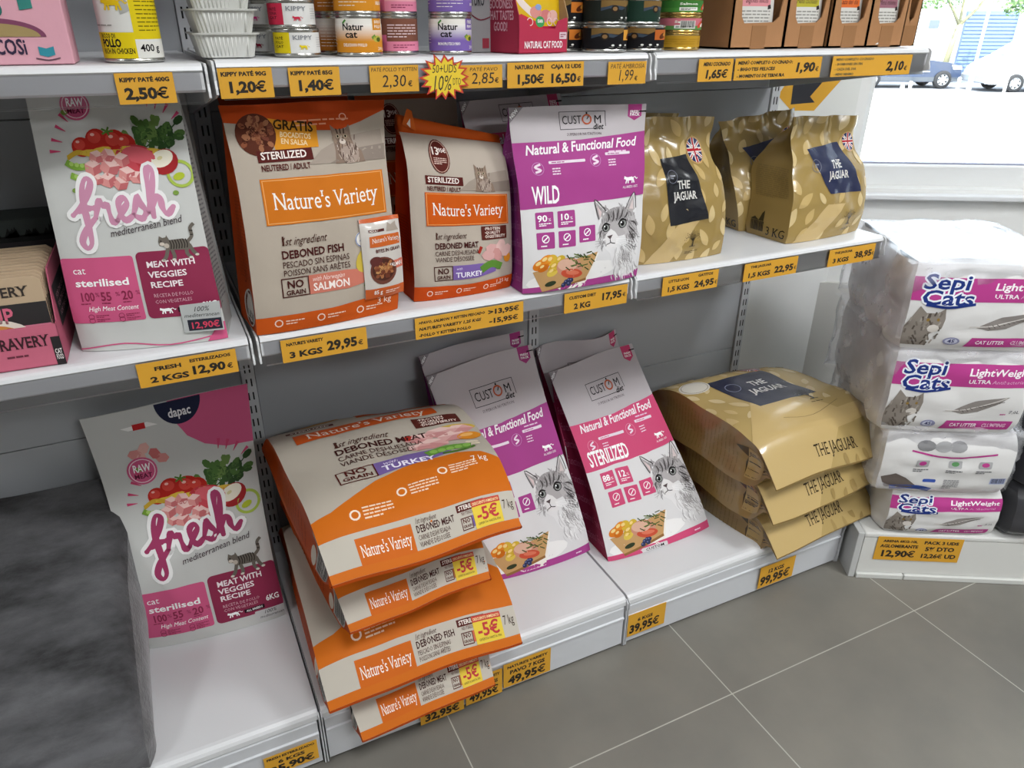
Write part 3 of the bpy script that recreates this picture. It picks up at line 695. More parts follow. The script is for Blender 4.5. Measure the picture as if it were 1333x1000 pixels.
    for k, xx in enumerate((.14, .42, .7)):
        s.ring(xx, .07, .024, .008, '#f3d6c3', 3, 10); s.lines(xx+.045, .05, xx+.17, .09, 2, .009, '#f0cdb6', 3, k)
    s.text('3 kg' if kind == 3 else '1,25 kg', .88, .09, .045 if kind == 3 else .036, '#f4dfd0', al='c', L=4)
    return s
def custom_sheet(H, pink):
    s = Sheet(H); C = '#a8468c' if not pink else '#cf4f78'; g = '#bdb6b9'; sm_ = H < 1.5
    ty, my = (H*.805, H*.475) if sm_ else (H*.7, H*.475); k = .8 if sm_ else 1
    s.rect(0, ty+.02, 1, H, g, 1); s.poly([(0, ty+.02), (0, my), (1, my+.03), (1, ty+.06), (.5, ty+.02)], C, 1.5); s.rect(0, 0, 1, my+.02, '#dddbdc', 1)
    s.poly([(0, 0), (1, 0), (1, .08*k), (.5, .065*k), (0, .05*k)], C, 2)
    s.poly([(0, H), (.1, H), (0, H-.1)], '#8d868a', 2); s.text('NEW', .012, H-.075, .022, '#ffffff', rot=.78, bold=True, L=3)
    q = .75 if sm_ else 1
    s.poly([(.86, H), (.965, H), (.965, H-.11*q), (.912, H-.15*q), (.86, H-.11*q)], '#a8407f' if not pink else '#c8466f', 2); s.text('FRESH', .912, H-.08*q, .018, '#ffffff', al='c', bold=True, L=3); s.text('PACK', .912, H-.107*q, .02, '#ffffff', al='c', bold=True, L=3); s.rect(.94, H-.055, 1, H-.045, BLK, 4)
    ly = H*.905 if sm_ else H*.825
    s.push(.53, ly, 1 if not sm_ else .8); s.push(-.53, 0)
    s.frame(.32, -.05, .74, .1, .005, '#3a3839', 3); s.rect(.66, -.055, .75, -.03, g, 3.5)
    s.text('CUST', .345, -.005, .068, BLK, fit=.18, L=5, res=3); s.text('M', .635, -.005, .068, BLK, fit=.07, L=5, res=3)
    s.ring(.573, .03, .038, .013, '#b85a3a', 5); s.stroke([(.573, .03), (.59, .055)], .008, BLK, 6); s.rect(.566, .075, .58, .09, BLK, 5)
    s.text('diet', .62, -.055, .045, BLK, fit=.09, bold=True, ital=.3, L=5); s.text('SUPERIOR NUTRITION', .53, -.1, .022, '#57484f', fit=.32, al='c', L=4); s.pop(); s.pop()
    s.text('Natural & Functional Food', .5, ty-.05, .068*(.9 if sm_ else 1), '#f6eef3', fit=.84, al='c', ital=.22, rot=.03, L=5, bold=True, res=2)
    s.lines(.7, ty-.075, .93, ty-.062, 1, .01, '#e6c7de', 4)
    for j, (ax, ay) in enumerate(((.15, ty-.19*k), (.59, ty-.15*k))):
        s.ring(ax, ay, .05*k, .004, '#c88bc0' if not pink else '#e092ac', 3); s.stroke([(ax-.02, ay-.03*k), (ax+.02, ay-.01), (ax-.02, ay+.01), (ax+.02, ay+.035*k)], .014, '#f0dcea', 4)
        s.rrect(ax+.08, ay+.035*k, ax+.36 if j == 0 else ax+.28, ay+.058*k, .006, '#e9dbe6', 4); s.lines(ax+.1, ay+.042*k, ax+.26, ay+.05*k, 1, .006, C, 5, j)
        for q in range(3): s.lines(ax+.1, ay-.01-.022*q*k, ax+.2, ay+.003-.022*q*k, 1, .008, '#f0dcea', 4, q)
    cy = my+(.15 if sm_ else .13); art_cat_icon(s, .86, cy, .075, '#ffffff'); s.text('ALL BREEDS CATS', .87, cy-.06, .017, '#ffffff', fit=.13, al='c', L=4)
    if not pink: s.text('WILD', .09, my+.035, .115 if sm_ else .14, '#ffffff', fit=.2, bold=True, L=4, res=2)
    else: s.text('STERILIZED', .06, my+.04, .125, '#ffffff', fit=.42, bold=True, L=4, res=2)
    tl = [('90', .1, 0), ('10', .265, 0), ('', .1, 1), ('', .265, 1), ('', .43, 1)] if not pink else [('88', .12, 0), ('12', .28, 0), ('', .14, 1), ('', .3, 1), ('', .46, 1)]
    for q, xx, row in tl:
        e = .145*k; yy = my-.175*k-row*.175*k+(.02 if xx > .4 else 0)
        s.rrect(xx, yy, xx+.135, yy+e, .008, C, 3)
        if q: s.text(q, xx+.05, yy+.45*e, .36*e, '#ffffff', al='c', bold=True, fit=.075); s.text('%', xx+.105, yy+.45*e, .17*e, '#ffffff', al='c'); s.lines(xx+.025, yy+.15*e, xx+.115, yy+.37*e, 2, .007, '#ffffff', 4, 1)
        else:
            s.ring(xx+.067, yy+.6*e, .22*e, .006, '#ffffff', 4, 16); s.stroke([(xx+.05, yy+.47*e), (xx+.085, yy+.72*e)], .008, '#ffffff', 4); s.lines(xx+.03, yy+.13*e, xx+.105, yy+.23*e, 1, .009, '#ffffff', 4, 3)
    s.ell(.4, .13*k, .38, .1*k, .1, '#efedec', 1.5)
    if sm_: art_kitten(s, .75, my-.215, .255); art_board(s, .32, .155, .28)
    else: art_kitten(s, .775, my-.27, .29); art_board(s, .33, .215, .31)
    s.lines(.84, .025, .94, .045, 1, .012, '#f0dcea', 4)
    if pink: s.rrect(.3, .0, .55, .045, .01, '#d9d5d6', 3); s.text('CUSTOM', .425, .008, .025, BLK, al='c', fit=.18, L=4, bold=True)
    return s
def leaf_pattern(s, x0, y0, x1, y1, n, size, cols, seed, skip=None, L=1):
    rnd = random.Random(seed); pts = []
    for _ in range(n*30):
        if len(pts) >= n: break
        x, y = rnd.uniform(x0, x1), rnd.uniform(y0, y1)
        if skip and skip(x, y): continue
        if all((x-a)**2+(y-b)**2 > (size*1.9)**2 for a, b in pts): pts.append((x, y))
    for i, (x, y) in enumerate(pts):
        sz = size*rnd.uniform(.75, 1.15); a = R(rnd.choice([60, 80, 100, 120, 45])+rnd.uniform(-12, 12)); ca, sa = math.cos(a), math.sin(a)
        p = []
        for k in range(13):
            t = k/12; wd = .52*math.sin(math.pi*t)**.75*(1-.25*t); p.append((t*2-1, wd))
        p = p+[(q[0], -q[1]) for q in p[-2:0:-1]]
        p = [(x+sz*(q[0]*ca-q[1]*sa), y+sz*(q[0]*sa+q[1]*ca)) for q in p]
        p = [(min(max(q[0], x0), x1), min(max(q[1], y0), y1)) for q in p]
        s.poly(p, cols[i % len(cols)], L)
def art_tree_logo(s, x, y, sc, col):
    s.push(x, y, sc); rnd = random.Random(2)
    s.poly([(-.08, -.6), (.1, -.6), (.05, -.1), (-.03, -.1)], col, 4); s.rect(-.35, -.64, .35, -.58, col, 4)
    for k in range(11):
        a = R(20+k*14); r = rnd.uniform(.55, .8); s.stroke([(.01, -.15), (.35*math.cos(a), .1+.3*math.sin(a)), (r*math.cos(a), .05+r*math.sin(a))], .035, col, 4, taper=lambda t: 1.3-t)
    for k in range(70):
        a, r = R(rnd.uniform(-5, 185)), rnd.uniform(.35, .9); s.ell(r*math.cos(a), .08+r*math.sin(a)*.95, .03, .03, 0, col, 4, 5)
    s.pop()
def art_flag(s, x, y, r, L=4):
    s.ell(x, y, r*1.12, r*1.12, 0, '#c9a268', L, 24); s.ell(x, y, r, r, 0, '#232c5c', L+.5, 24)
    for a in (40, 140):
        c, q = math.cos(R(a))*r*.97, math.sin(R(a))*r*.97; s.stroke([(x-c, y-q), (x+c, y+q)], r*.3, '#e8e4e2', L+1); s.stroke([(x-c, y-q), (x+c, y+q)], r*.1, '#b3222e', L+1.3)
    s.rect(x-r*.98, y-.19*r, x+r*.98, y+.19*r, '#ece9e7', L+1.6); s.rect(x-.19*r, y-r*.98, x+.19*r, y+r*.98, '#ece9e7', L+1.6)
    s.rect(x-r*.99, y-.11*r, x+r*.99, y+.11*r, '#b3222e', L+2); s.rect(x-.11*r, y-r*.99, x+.11*r, y+r*.99, '#b3222e', L+2)
TAN, LEAF = '#a1874e', ['#cdb37c', '#d4bd8a', '#c7ab70']
def jaguar_sheet(H, blue, small):
    s = Sheet(H); nv = '#262c4b' if blue else '#1f2026'
    panel = [(.18, H*.74), (.72, H*.78), (.9, H*.37), (.44, H*.385)] if not small else [(.26, H*.72), (.62, H*.745), (.76, H*.3), (.31, H*.275)]
    leaf_pattern(s, 0, .0, 1, H, 60, .09, LEAF, 5 if blue else 9)
    s.poly([(.06, 0), (.34, 0), (.66, H*.29), (.42, H*.3)], '#c9ae79', 1.6)
    s.poly(panel, nv, 3.3)
    cx = sum(p[0] for p in panel)/4; cy = sum(p[1] for p in panel)/4
    s.text('THE', cx+.0, cy+.02, .07, '#dcd9d3', al='c', fit=.15, serif=True, L=5, bold=True); s.text('JAGUAR', cx+.01, cy-.08, .07, '#dcd9d3', al='c', fit=.27, serif=True, L=5, bold=True)
    s.ring(panel[0][0]+.1, panel[0][1]-.15, .055, .005, '#777a88', 4.2, 20); s.lines(panel[0][0]+.07, panel[0][1]-.17, panel[0][0]+.13, panel[0][1]-.13, 2, .01, '#8d909c', 4.2)
    art_flag(s, panel[1][0]+(.14 if small else .16), panel[1][1]+(.03 if small else .0), .11 if small else .09)
    art_tree_logo(s, .58 if small else .74, H*.155, .105, '#3a3122'); s.lines(.5 if small else .66, H*.05, .66 if small else .82, H*.075, 2, .006, '#5b4c33', 4)
    return s
def sack_sheet(H, seed):
    """top face of a twelve kilo sack; y = 0 is the lip at the front, the flap with the name below y = .2"""
    s = Sheet(H)
    leaf_pattern(s, .0, .42, 1, H, 75, .058, ['#c9b283', '#cfba8f', '#c4aa77'], seed)
    leaf_pattern(s, .55, .0, 1, .05, 12, .045, ['#9c8350', '#a58c58'], seed+1, L=1.9)
    s.poly([(0, .0), (.42, .0), (.6, .16), (1, .2), (1, .34), (.72, .3), (.5, .62), (.36, .95), (.28, .6), (.0, .24)], '#c5aa73', 1.5)
    s.text('THE JAGUAR', .52, .06, .05, '#3a2f1f', al='c', fit=.34, serif=True, L=4, res=2)
    s.push(-.11, -.27); p = [(.3, 1.2), (.8, 1.22), (.86, .78), (.38, .76)]; s.poly(p, '#23263c', 2.5)
    s.text('THE', .62, 1.03, .06, '#cfccc6', al='c', fit=.13, serif=True, L=4, bold=True); s.text('JAGUAR', .62, .93, .06, '#cfccc6', al='c', fit=.27, serif=True, L=4, bold=True)
    s.ring(.42, 1.06, .05, .005, '#777a88', 3.5, 20); art_flag(s, .77, 1.29, .07)
    s.ell(.22, 1.2, .105, .09, 0, '#d4cec2', 3, 26); s.ring(.22, 1.2, .09, .004, '#857b68', 4, ry=.078); s.pop()
    art_tree_logo(s, .66, .5, .1, '#3a3122'); s.lines(.6, .39, .76, .41, 1, .008, '#5b4c33', 4)
    s.stroke([(.3, .32), (.5, .28), (.8, .38)], .004, '#8c7a52', 3)
    return s
def barcode(s, x0, y0, x1, y1, seed=0, L=3, vertical=False, bg='#d8d6d0'):
    if bg: s.rect(x0, y0, x1, y1, bg, L)
    rnd = random.Random(seed); t = .06
    while t < .92:
        d = rnd.uniform(.015, .05)
        if vertical: s.rect(x0+.02*(x1-x0), y0+t*(y1-y0), x1-.1*(x1-x0), y0+(t+d)*(y1-y0), '#222222', L+.6)
        else: s.rect(x0+t*(x1-x0), y0+.12*(y1-y0), x0+(t+d)*(x1-x0), y1-.04*(y1-y0), '#222222', L+.6)
        t += d+rnd.uniform(.015, .04)
def seven_sheet(H, kind):
    """top face of a seven kilo bag; the label strip at the lip fills y < .18"""
    s = Sheet(H); O = '#c8691c'; BR = '#552420'
    edge = .62
    s.poly([(0, 0), (0, .27), (.1, .285), (.2, .33), (.35, .41), (.5, .45), (.65, .475), (.8, .485), (.92, .45), (1, .38), (1, 0)], O, 1)
    s.push(0, -.04); s.rect(0, .075, 1, .2, '#bdb6aa', 2)
    s.rect(.16, .072, .44, .175, '#c8641c', 3); s.text("Nature's Variety", .3, .1, .045, '#f1e8dc', al='c', fit=.25, serif=True, L=4)
    a, b, c = {'fish': ('DEBONED FISH', 'PESCADO SIN ESPINAS', 'POISSON SANS ARÊTES')}.get(kind, ('DEBONED MEAT', 'CARNE DESHUESADA', 'VIANDE DÉSOSSÉE'))
    s.text('1st ingredient', .46, .168, .022, '#4a2a24', fit=.11, ital=.3); s.text(a, .46, .135, .026, '#40201e', fit=.2, bold=True); s.text(b, .46, .108, .018, '#4a2a26', fit=.17); s.text(c, .46, .084, .018, '#4a2a26', fit=.16)
    s.rect(.68, .16, .83, .19, BR, 3); s.text('STERILIZED', .69, .167, .017, '#efe4dc', fit=.13, bold=True, L=4); s.text('NEUTERED/ADULT', .7, .145, .013, BR, fit=.1, L=4)
    s.frame(.69, .085, .75, .135, .004, BR, 3); s.text('NO', .72, .112, .018, BR, al='c', bold=True, L=4); s.text('GRAIN', .72, .094, .011, BR, al='c', bold=True, L=4)
    sub, scol = {'fish': ('SALMON', '#c8664e'), 'turkey': ('TURKEY', '#75609b'), 'chicken': ('CHICKEN', '#a9653f')}[kind]
    s.rect(.75, .09, .9, .135, scol, 3); s.text(sub, .76, .1, .02, '#efe4ee', fit=.1, L=4)
    s.text('7 kg', .985, .125, .038, '#3c2a22', al='r', fit=.06, L=4); s.pop()
    for k, xx in enumerate((.2, .45, .68)):
        yy = .235+.06*k
        s.ring(xx, yy, .022, .009, '#f2ddc8', 3, 12); s.lines(xx+.04, yy-.035, xx+.19, yy+.035, 4, .008, '#ecd0b4', 3, k)
    s.text('7 kg', .89, .37, .045, '#f3e6da', al='c', fit=.085, L=4)
    # large print
    yy = .82
    s.text('1st ingredient', .24, yy, .06, '#4a2a24', fit=.28, ital=.35); s.text('1', .24, yy, .065, '#4a2a24', bold=True)
    s.text(a, .24, yy-.08, .055, '#40201e', fit=.47, bold=True); s.text(b, .24, yy-.145, .045, '#4a2a26', fit=.43); s.text(c, .24, yy-.205, .045, '#4a2a26', fit=.38)
    s.push(-.02, -.14); s.frame(.21, .58, .4, .7, .007, BR, 3); s.text('NO', .305, .645, .045, BR, al='c', bold=True, fit=.11, L=4); s.text('GRAIN', .305, .6, .03, BR, al='c', bold=True, fit=.15, L=4)
    s.poly([(.4, .58), (.4, .7), (.66, .72), (.8, .72), (.8, .65), (.66, .61)], scol, 2.5); s.text('with', .44, .66, .03, '#e6dcf2', ital=.3, L=4); s.text(sub, .43, .605, .045, '#f2ecfa', fit=.27, bold=True, L=4); s.pop()
    s.rect(.68, .86, .93, .985, '#55251f', 3)
    for k, q in enumerate(('·PROTEIN', '·QUALITY', '·DIGESTIBILITY')): s.text(q, .71, .945-.035*k, .026, '#ecdcd2', fit=(.14, .14, .2)[k], bold=True, L=4)
    fx, fy = .79, .66
    s.ell(fx+.06, fy+.12, .14, .05, .1, '#c9a94a', 3.2, 14)
    for k, (p, q, r) in enumerate(((-.12, .08, .085), (.0, .1, .095), (-.07, -.01, .095), (.06, .03, .1), (.11, .11, .075), (-.15, -.02, .065))):
        an = [k*1.3+R(60*j)+.2*math.sin(5*j+k) for j in range(6)]; c = [(fx+p+r*math.cos(t), fy+q+r*.68*math.sin(t)) for t in an]; o_ = (fx+p-r*.1, fy+q+r*.12)
        for j in range(6): s.poly([o_, c[j], c[(j+1) % 6]], ['#e6c3bc', '#d8a5a1', '#c98d8b'][(0, 0, 1, 2, 2, 1)[(j+k) % 6]], 4+.12*k)
    s.ell(fx+.13, fy+.01, .07, .05, .3, '#d98a2b', 5); s.ell(fx+.12, fy+.025, .04, .02, .3, '#eab065', 5.3, 10); s.stroke([(fx-.14, fy-.13), (fx-.02, fy-.1), (fx+.1, fy-.13)], .06, '#64913c', 5.5); s.stroke([(fx-.19, fy+.08), (fx-.17, fy+.13)], .035, '#a83328', 5)
    s.stroke([(fx-.06, fy-.15), (fx+.04, fy-.16), (fx+.12, fy-.14)], .02, '#4c7030', 5.5)
    for k in range(5): s.ell(fx-.1+.045*k, fy-.115, .022, .022, 0, '#86b154', 6, 8)
    for k in range(6): s.ell(fx+.1+.02*(k % 3), fy-.08-.03*(k//3), .018, .015, 0, '#d8cbb2', 5, 7)
    s.poly([(.1, .99), (.1, 1.13), (.84, 1.17), (.84, 1.03)], '#c2521c', 3); s.text("Nature's Variety", .47, 1.04, .08, '#eadfd4', al='c', fit=.62, serif=True, L=5, rot=.04)
    s.rect(.08, 1.19, .32, 1.23, BR, 3); s.text('STERILIZED', .1, 1.198, .024, '#e9ddd4', fit=.2, L=4, bold=True); s.ell(.25, 1.32, .12, .05, 0, '#b98b4a', 2); s.rect(.45, 1.25, .95, 1.4, '#c2531e', 2)
    return s
def tag_sheet(H, items, bgc='#d9a02c'):
    s = Sheet(H)
    for it in items:
        t, x, y, h, f = it[:5]; k = it[5] if len(it) > 5 else {}
        s.text(t, x, y*H, h*H, k.get('c', '#201a12'), fit=f, bold=k.get('b', 2), al=k.get('al', 'l'), ital=k.get('i', 0), rot=k.get('r', 0), L=2)
    return s
# ------------------------------------------------------------------ the room
SD = Vector((.8704, -.4924, 0)); ND = Vector((.4924, .8704, 0))      # along the window wall, and out through it
A0 = Vector((1.82, .02, 0))
def sn(s, n, z=0, o=A0): p = o+SD*s+ND*n; return (p.x, p.y, z)
WHITE = '#e6e6e4'
def struct(name, mo, parent=None):
    o = mo.build(name, parent)
    if not parent: o['kind'] = 'structure'
    return o
far = A0+SD*5.2
plan = [(-3, .02), (A0.x, A0.y), (far.x, far.y), (far.x, -5), (-3, -5)]
mo = M(); mo.add([(p[0], p[1], 0) for p in plan]+[(p[0], p[1], -.12) for p in plan], [[4, 3, 2, 1, 0], [5, 6, 7, 8, 9]], '#777777', 'floor_tile'); struct('floor', mo)
mo = M(); mo.add([(p[0], p[1], 2.75) for p in plan]+[(p[0], p[1], 2.9) for p in plan], [[0, 1, 2, 3, 4], [9, 8, 7, 6, 5]], '#d8d8d4', 'wall_paint'); struct('ceiling', mo)
mo = M(); mo.box((-3.1, .02, 0), (A0.x+.02, .17, 2.75), WHITE, 'wall_paint'); struct('wall_back', mo)
mo = M(); mo.box((-3.15, -5.1, 0), (-3, .1, 2.75), '#8d8a86', 'wall_paint'); struct('wall_left', mo)
mo = M(); mo.box((-3.15, -5.15, 0), (far.x+.1, -5, 2.75), '#8d8a86', 'wall_paint'); struct('wall_front', mo)
mo = M(); mo.box((far.x, -5.1, 0), (far.x+.15, far.y+.05, 2.75), WHITE, 'wall_paint'); struct('wall_right', mo)
# wall with the shop window: parapet, pier at the far end, lintel
WM = Matrix(((SD.x, ND.x, 0, A0.x), (SD.y, ND.y, 0, A0.y), (0, 0, 1, 0), (0, 0, 0, 1)))
mo = M(); mo.box((-.02, 0, 0), (5.2, .2, .90), WHITE, 'wall_paint', mtx=WM); mo.box((4.7, 0, .9), (5.2, .2, 2.75), WHITE, 'wall_paint', mtx=WM); mo.box((-.02, 0, 2.45), (4.7, .2, 2.75), WHITE, 'wall_paint', mtx=WM)
struct('wall_window', mo)
mo = M(); mo.box((.0, -.035, .872), (4.72, .055, .888), '#dfe0e2', 'plastic', bev=.004, mtx=WM); struct('trim_1', mo)
win = M()
for lo, hi in (((.02, .055, .888), (4.7, .115, .962)), ((.02, .055, 2.39), (4.7, .115, 2.45)), ((.0, .055, .888), (.05, .115, 2.45)), ((4.64, .055, .888), (4.7, .115, 2.45)), ((2.5, .055, .96), (2.56, .115, 2.39))):
    win.box(lo, hi, '#e3e4e4', 'plastic', bev=.006, mtx=WM)
wo = struct('window_1', win)
g = M(); g.box((.05, .078, .962), (2.5, .084, 2.39), '#ffffff', 'window_glass', mtx=WM); g.box((2.56, .078, .962), (4.64, .084, 2.39), '#ffffff', 'window_glass', mtx=WM); g.build('pane', wo)
g = M(); g.box((.05, .072, .958), (4.64, .09, .9665), '#9fa2b4', 'rubber', mtx=WM); g.build('glazing_seal', wo)

# printed poster with an arrow on the wall beside the shelving
po = M(); x0, x1, z0, z1 = 1.475, 1.795, .93, 1.45; Y = .0165
out = [(x0, z0), (x1, z0), (x1, z1), (x0+.16, z1), (x0+.05, z1-.2), (x0+.035, z1-.243), (x0, z1-.247)]
po.prism(out, Y, Y+.003, '#dedfdb', 'paper')
s = Sheet(1.6)
def pw(x, z): return ((x-x0)/(x1-x0), (z-z0)/(x1-x0))
yel, ar = '#dba32a', '#24252c'
cx_, cz_ = 1.553, 1.175
def pp(*L_): return [pw(cx_+a, cz_+b) for a, b in L_]
s.poly(pp((-.07, .002), (.0, .09), (.08, .2), (.23, .2), (.23, .1), (.0745, -.043), (-.013, -.039)), yel, 1)
s.poly(pp((-.021, .0455), (-.018, -.023), (.0715, -.021), (.05, -.005), (.16, .1), (.13, .155), (.085, .11), (.019, .045), (.0, .03)), ar, 2)
s.lay(po, plane_fn((x0, Y, z0), (x1-x0, 0, 0), (0, 0, 1)), (1, 1), 'paper')
tag(po.build('wall_poster'), 'white wall poster with yellow shape and black arrow behind gold bags', 'poster')

# ------------------------------------------------------------------ shelving
W = .72; PX = [-.7044, .0156, .7356, 1.4556]
SH = '#dedfe1'; PANEL = '#abaeb2'
def panels(i, x0, x1, seams, lab):
    root = thing('shelving_back_panel', lab, 'panel', ((x0+x1)/2, 0, 0), group=None)
    zs = [.02]+seams+[1.95]
    for a, b in zip(zs, zs[1:]):
        m_ = M(); m_.box((x0, .0, a+.0008), (x1, .012, b-.0008), PANEL, 'painted_metal', bev=.0012); m_.build('panel_sheet', root, ((x0+x1)/2, 0, 0))
panels(0, -1.42+.0155, PX[0]-.0155, [.5684, .93], 'grey steel back panel at the far left of the shelving')
panels(0, PX[0]+.0155, PX[1]-.0155, [.5684, .93, 1.2], 'grey steel back panel behind the pink and white cat food bags')
panels(1, PX[1]+.0155, PX[2]-.0155, [.4453, .82, 1.2], 'grey steel back panel behind the orange cat food bags')
panels(2, PX[2]+.0155, PX[3]-.0155, [.4453, .82, 1.2], 'grey steel back panel behind the gold cat food bags')
plab = ['white steel upright post at the far left end of shelving', 'white slotted upright post between the pink bags and the orange bags', 'white slotted upright post behind the two purple bags leaning on lower shelf', 'white slotted upright post at the shelving end nearest the window']
for k, px in enumerate(PX):
    m_ = M(); m_.box((px-.0145, -.006, .0), (px+.0145, .018, 1.98), '#c9cbce', 'painted_metal', bev=.002)
    z = .18
    while z < 1.95:
        for dx in (-.005, .005): m_.box((px+dx-.0016, -.0064, z), (px+dx+.0016, -.0058, z+.019), '#15161a', 'rubber')
        z += .0337
    tag(m_.build('upright_post', None, (px, 0, 0)), plab[k], 'post')

def shelf(x0, x1, yf, z, label, left=True, rightb=True):
    """pressed steel shelf: deck with rolled nose, clear ticket strip, a bracket at each end"""
    org = ((x0+x1)/2, yf/2, z); root = thing('metal_shelf', label, 'shelf', org)
    m_ = M()
    nose = [(-.002, z), (yf+.012, z), (yf+.006, z-.0012), (yf+.002, z-.004), (yf, z-.009), (yf+.003, z-.012), (yf+.003, z-.0335), (yf+.006, z-.0365), (yf+.012, z-.0365), (yf+.012, z-.026), (-.002, z-.026)]
    m_.prism(nose, x0+.004, x1-.004, SH, 'painted_metal', frame=lambda a, y, b: (y, a, b))
    m_.build('deck', root, org)
    st = M(); st.box((x0+.008, yf+.001, z-.0495), (x1-.008, yf+.0018, z-.011), '#ffffff', 'clear_strip'); st.box((x0+.008, yf-.0025, z-.0505), (x1-.008, yf+.0018, z-.0485), '#ffffff', 'clear_strip')
    st.build('ticket_strip', root, org)
    prof = [(-.004, z-.002), (yf+.004, z-.001), (yf-.002, z-.006), (yf-.0035, z-.014), (yf-.0025, z-.026), (yf-.006, z-.036), (yf-.0065, z-.043), (yf-.001, z-.044), (yf+.03, z-.05), (-.004, z-.11)]
    for xx, on in ((x0, left), (x1, rightb)):
        if not on: continue
        b = M(); b.prism(prof, xx-.0016, xx+.0016, '#d3d4d5', 'painted_metal', frame=lambda a, y, c: (y, a, c)); b.build('side_bracket', root, org)
    return root
XB = [-.72, 0, .72, 1.428]
names = [('upper', 1.3101, -.454), ('middle', .9075, -.4499)]
lab = {('upper', 0): 'upper white shelf at left holding the pink box and yellow tin', ('upper', 1): 'upper white shelf holding cat food tins and red carton', ('upper', 2): 'upper white shelf by the window holding brown cardboard pouch boxes',
       ('middle', 0): 'middle white shelf at left holding the soup carton and pink white bag', ('middle', 1): 'middle white shelf holding two orange bags and a purple bag', ('middle', 2): 'middle white shelf by the window holding the gold bags'}
names.append(('top', 1.68, -.454)); lab.update({('top', k): 'white shelf above the photographed ones, %s bay' % ('left', 'middle', 'window')[k] for k in range(3)})
for nm, z, yf in names:
    for k in range(3):
        shelf(XB[k]+.005, XB[k+1]-.005 + (.005 if k == 2 else 0), yf-(.004 if (k == 0 and nm == 'upper') else 0), z-(.003 if (k == 0 and nm == 'upper') else 0), lab[nm, k])
def base_shelf(x0, x1, label):
    z, yf = .1506, -.5289; org = ((x0+x1)/2, yf/2, 0); root = thing('base_shelf', label, 'shelf', org)
    m_ = M(); nose = [(-.002, z), (yf+.016, z), (yf+.009, z-.0012), (yf+.003, z-.005), (yf, z-.011), (yf, z-.022), (yf+.006, z-.026), (yf+.012, z-.026), (yf+.012, z-.02), (-.002, z-.02)]
    m_.prism(nose, x0+.002, x1-.002, SH, 'painted_metal', frame=lambda a, y, b: (y, a, b)); m_.build('deck', root, org)
    m_ = M(); m_.prism([(yf+.004, z-.0265), (yf+.001, z-.03), (yf+.001, z-.056), (yf-.0025, z-.058), (yf-.0025, z-.062), (yf+.001, z-.064), (yf+.001, .01), (yf+.02, .01), (yf+.02, z-.0265)], x0+.006, x1-.006, '#ced0d4', 'painted_metal', frame=lambda a, y, b: (y, a, b)); m_.build('kick_panel', root, org)
    for xx in (x0+.0015, x1-.0015):
        b = M(); b.prism([(-.02, z-.012), (yf+.012, z-.012), (yf+.002, z-.004), (yf-.006, z-.012), (yf-.007, z-.03), (yf-.004, z-.036), (yf-.004, .006), (yf+.004, .0), (-.02, .0)], xx-.0014, xx+.0014, '#c6c8cb', 'painted_metal', frame=lambda a, y, c: (y, a, c)); b.build('side_bracket', root, org)
base_shelf(-.72, -.001, 'white base shelf at left under the grey plush cushion')
base_shelf(.001, .719, 'white base shelf under the stack of orange bags')
base_shelf(.721, 1.428, 'white base shelf under the pink bags and stacked gold sacks')
m_ = M(); m_.box((-.72, -.47, 0), (1.41, -.45, .12), '#2a2a2c', 'rubber'); struct('baseboard_back', m_)

# ------------------------------------------------------------------ low plinth by the window
PC = .185
PM = Matrix(((SD.x, ND.x, 0, ND.x*PC), (SD.y, ND.y, 0, ND.y*PC), (0, 0, 1, 0), (0, 0, 0, 1)))   # (s, depth behind the front, z)
def pl(s, n, z): v = PM @ Vector((s, n, z)); return (v.x, v.y, v.z)
org = pl(2.2, .3, 0); root = thing('display_plinth', 'low white display plinth under the stacked cat litter packs', 'plinth', org)
m_ = M(); m_.box((1.534, 0, .132), (3.4, .6, .147), '#dcdcd9', 'painted_metal', bev=.004, mtx=PM); m_.build('deck', root, org)
m_ = M(); m_.box((1.536, .002, .016), (3.4, .02, .1315), '#dadad6', 'painted_metal', bev=.001, mtx=PM); m_.build('front_panel', root, org)
m_ = M(); m_.box((1.536, -.006, .0), (1.66, .014, .015), '#d5d6d2', 'plastic', bev=.002, mtx=PM); m_.box((1.662, -.006, .0), (3.4, .014, .015), '#d5d6d2', 'plastic', bev=.002, mtx=PM); m_.build('skirting', root, org)
m_ = M(); m_.box((1.516, -.002, .0), (1.533, .6, .148), '#c4c5c4', 'painted_metal', bev=.002, mtx=PM); m_.build('end_panel', root, org)

# ------------------------------------------------------------------ price tickets
def ticket(x0, x1, z0, z1, y, items, label, group='orange price tickets', M4=None, cols=('#d9a02c',), slant=0, name='price_ticket', cat='price tag'):
    mo = M(); H = (z1-z0)/(x1-x0); T = M4 or Matrix()
    P = lambda x, y_, z: (T @ Vector((x, y_, z)))[:]
    mo.prism([(x0, z0), (x1, z0), (x1, z1), (x0, z1)], y, y+.0007, cols[0], 'paper', frame=lambda a, b, c: P(a, b, c))
    sh = tag_sheet(H, items)
    sh.lay(mo, plane_fn(P(x0, y, z0), tuple(Vector(P(x1, y, z0))-Vector(P(x0, y, z0))), tuple(Vector(P(x0, y, z1))-Vector(P(x0, y, z0)))), (1, 1), 'paper', base=.00008, step=.00006)
    o = mo.build(name, None, P((x0+x1)/2, y, z0)); tag(o, label, cat, group); return o
TY = -.4568; C_ = dict(al='c'); I_ = dict(al='c', i=.12)
HW = dict(b=False, i=.12, al='c', c='#262320')
Z0, Z1 = 1.2615, 1.299
ticket(-.116, -.047, Z0-.002, Z1-.002, TY-.005, [('KIPPY PATÉ 400G', .5, .72, .13, .86, C_), ('2,50€', .5, .17, .34, .76, C_)], 'orange price ticket reading 2,50€ below the yellow tin')
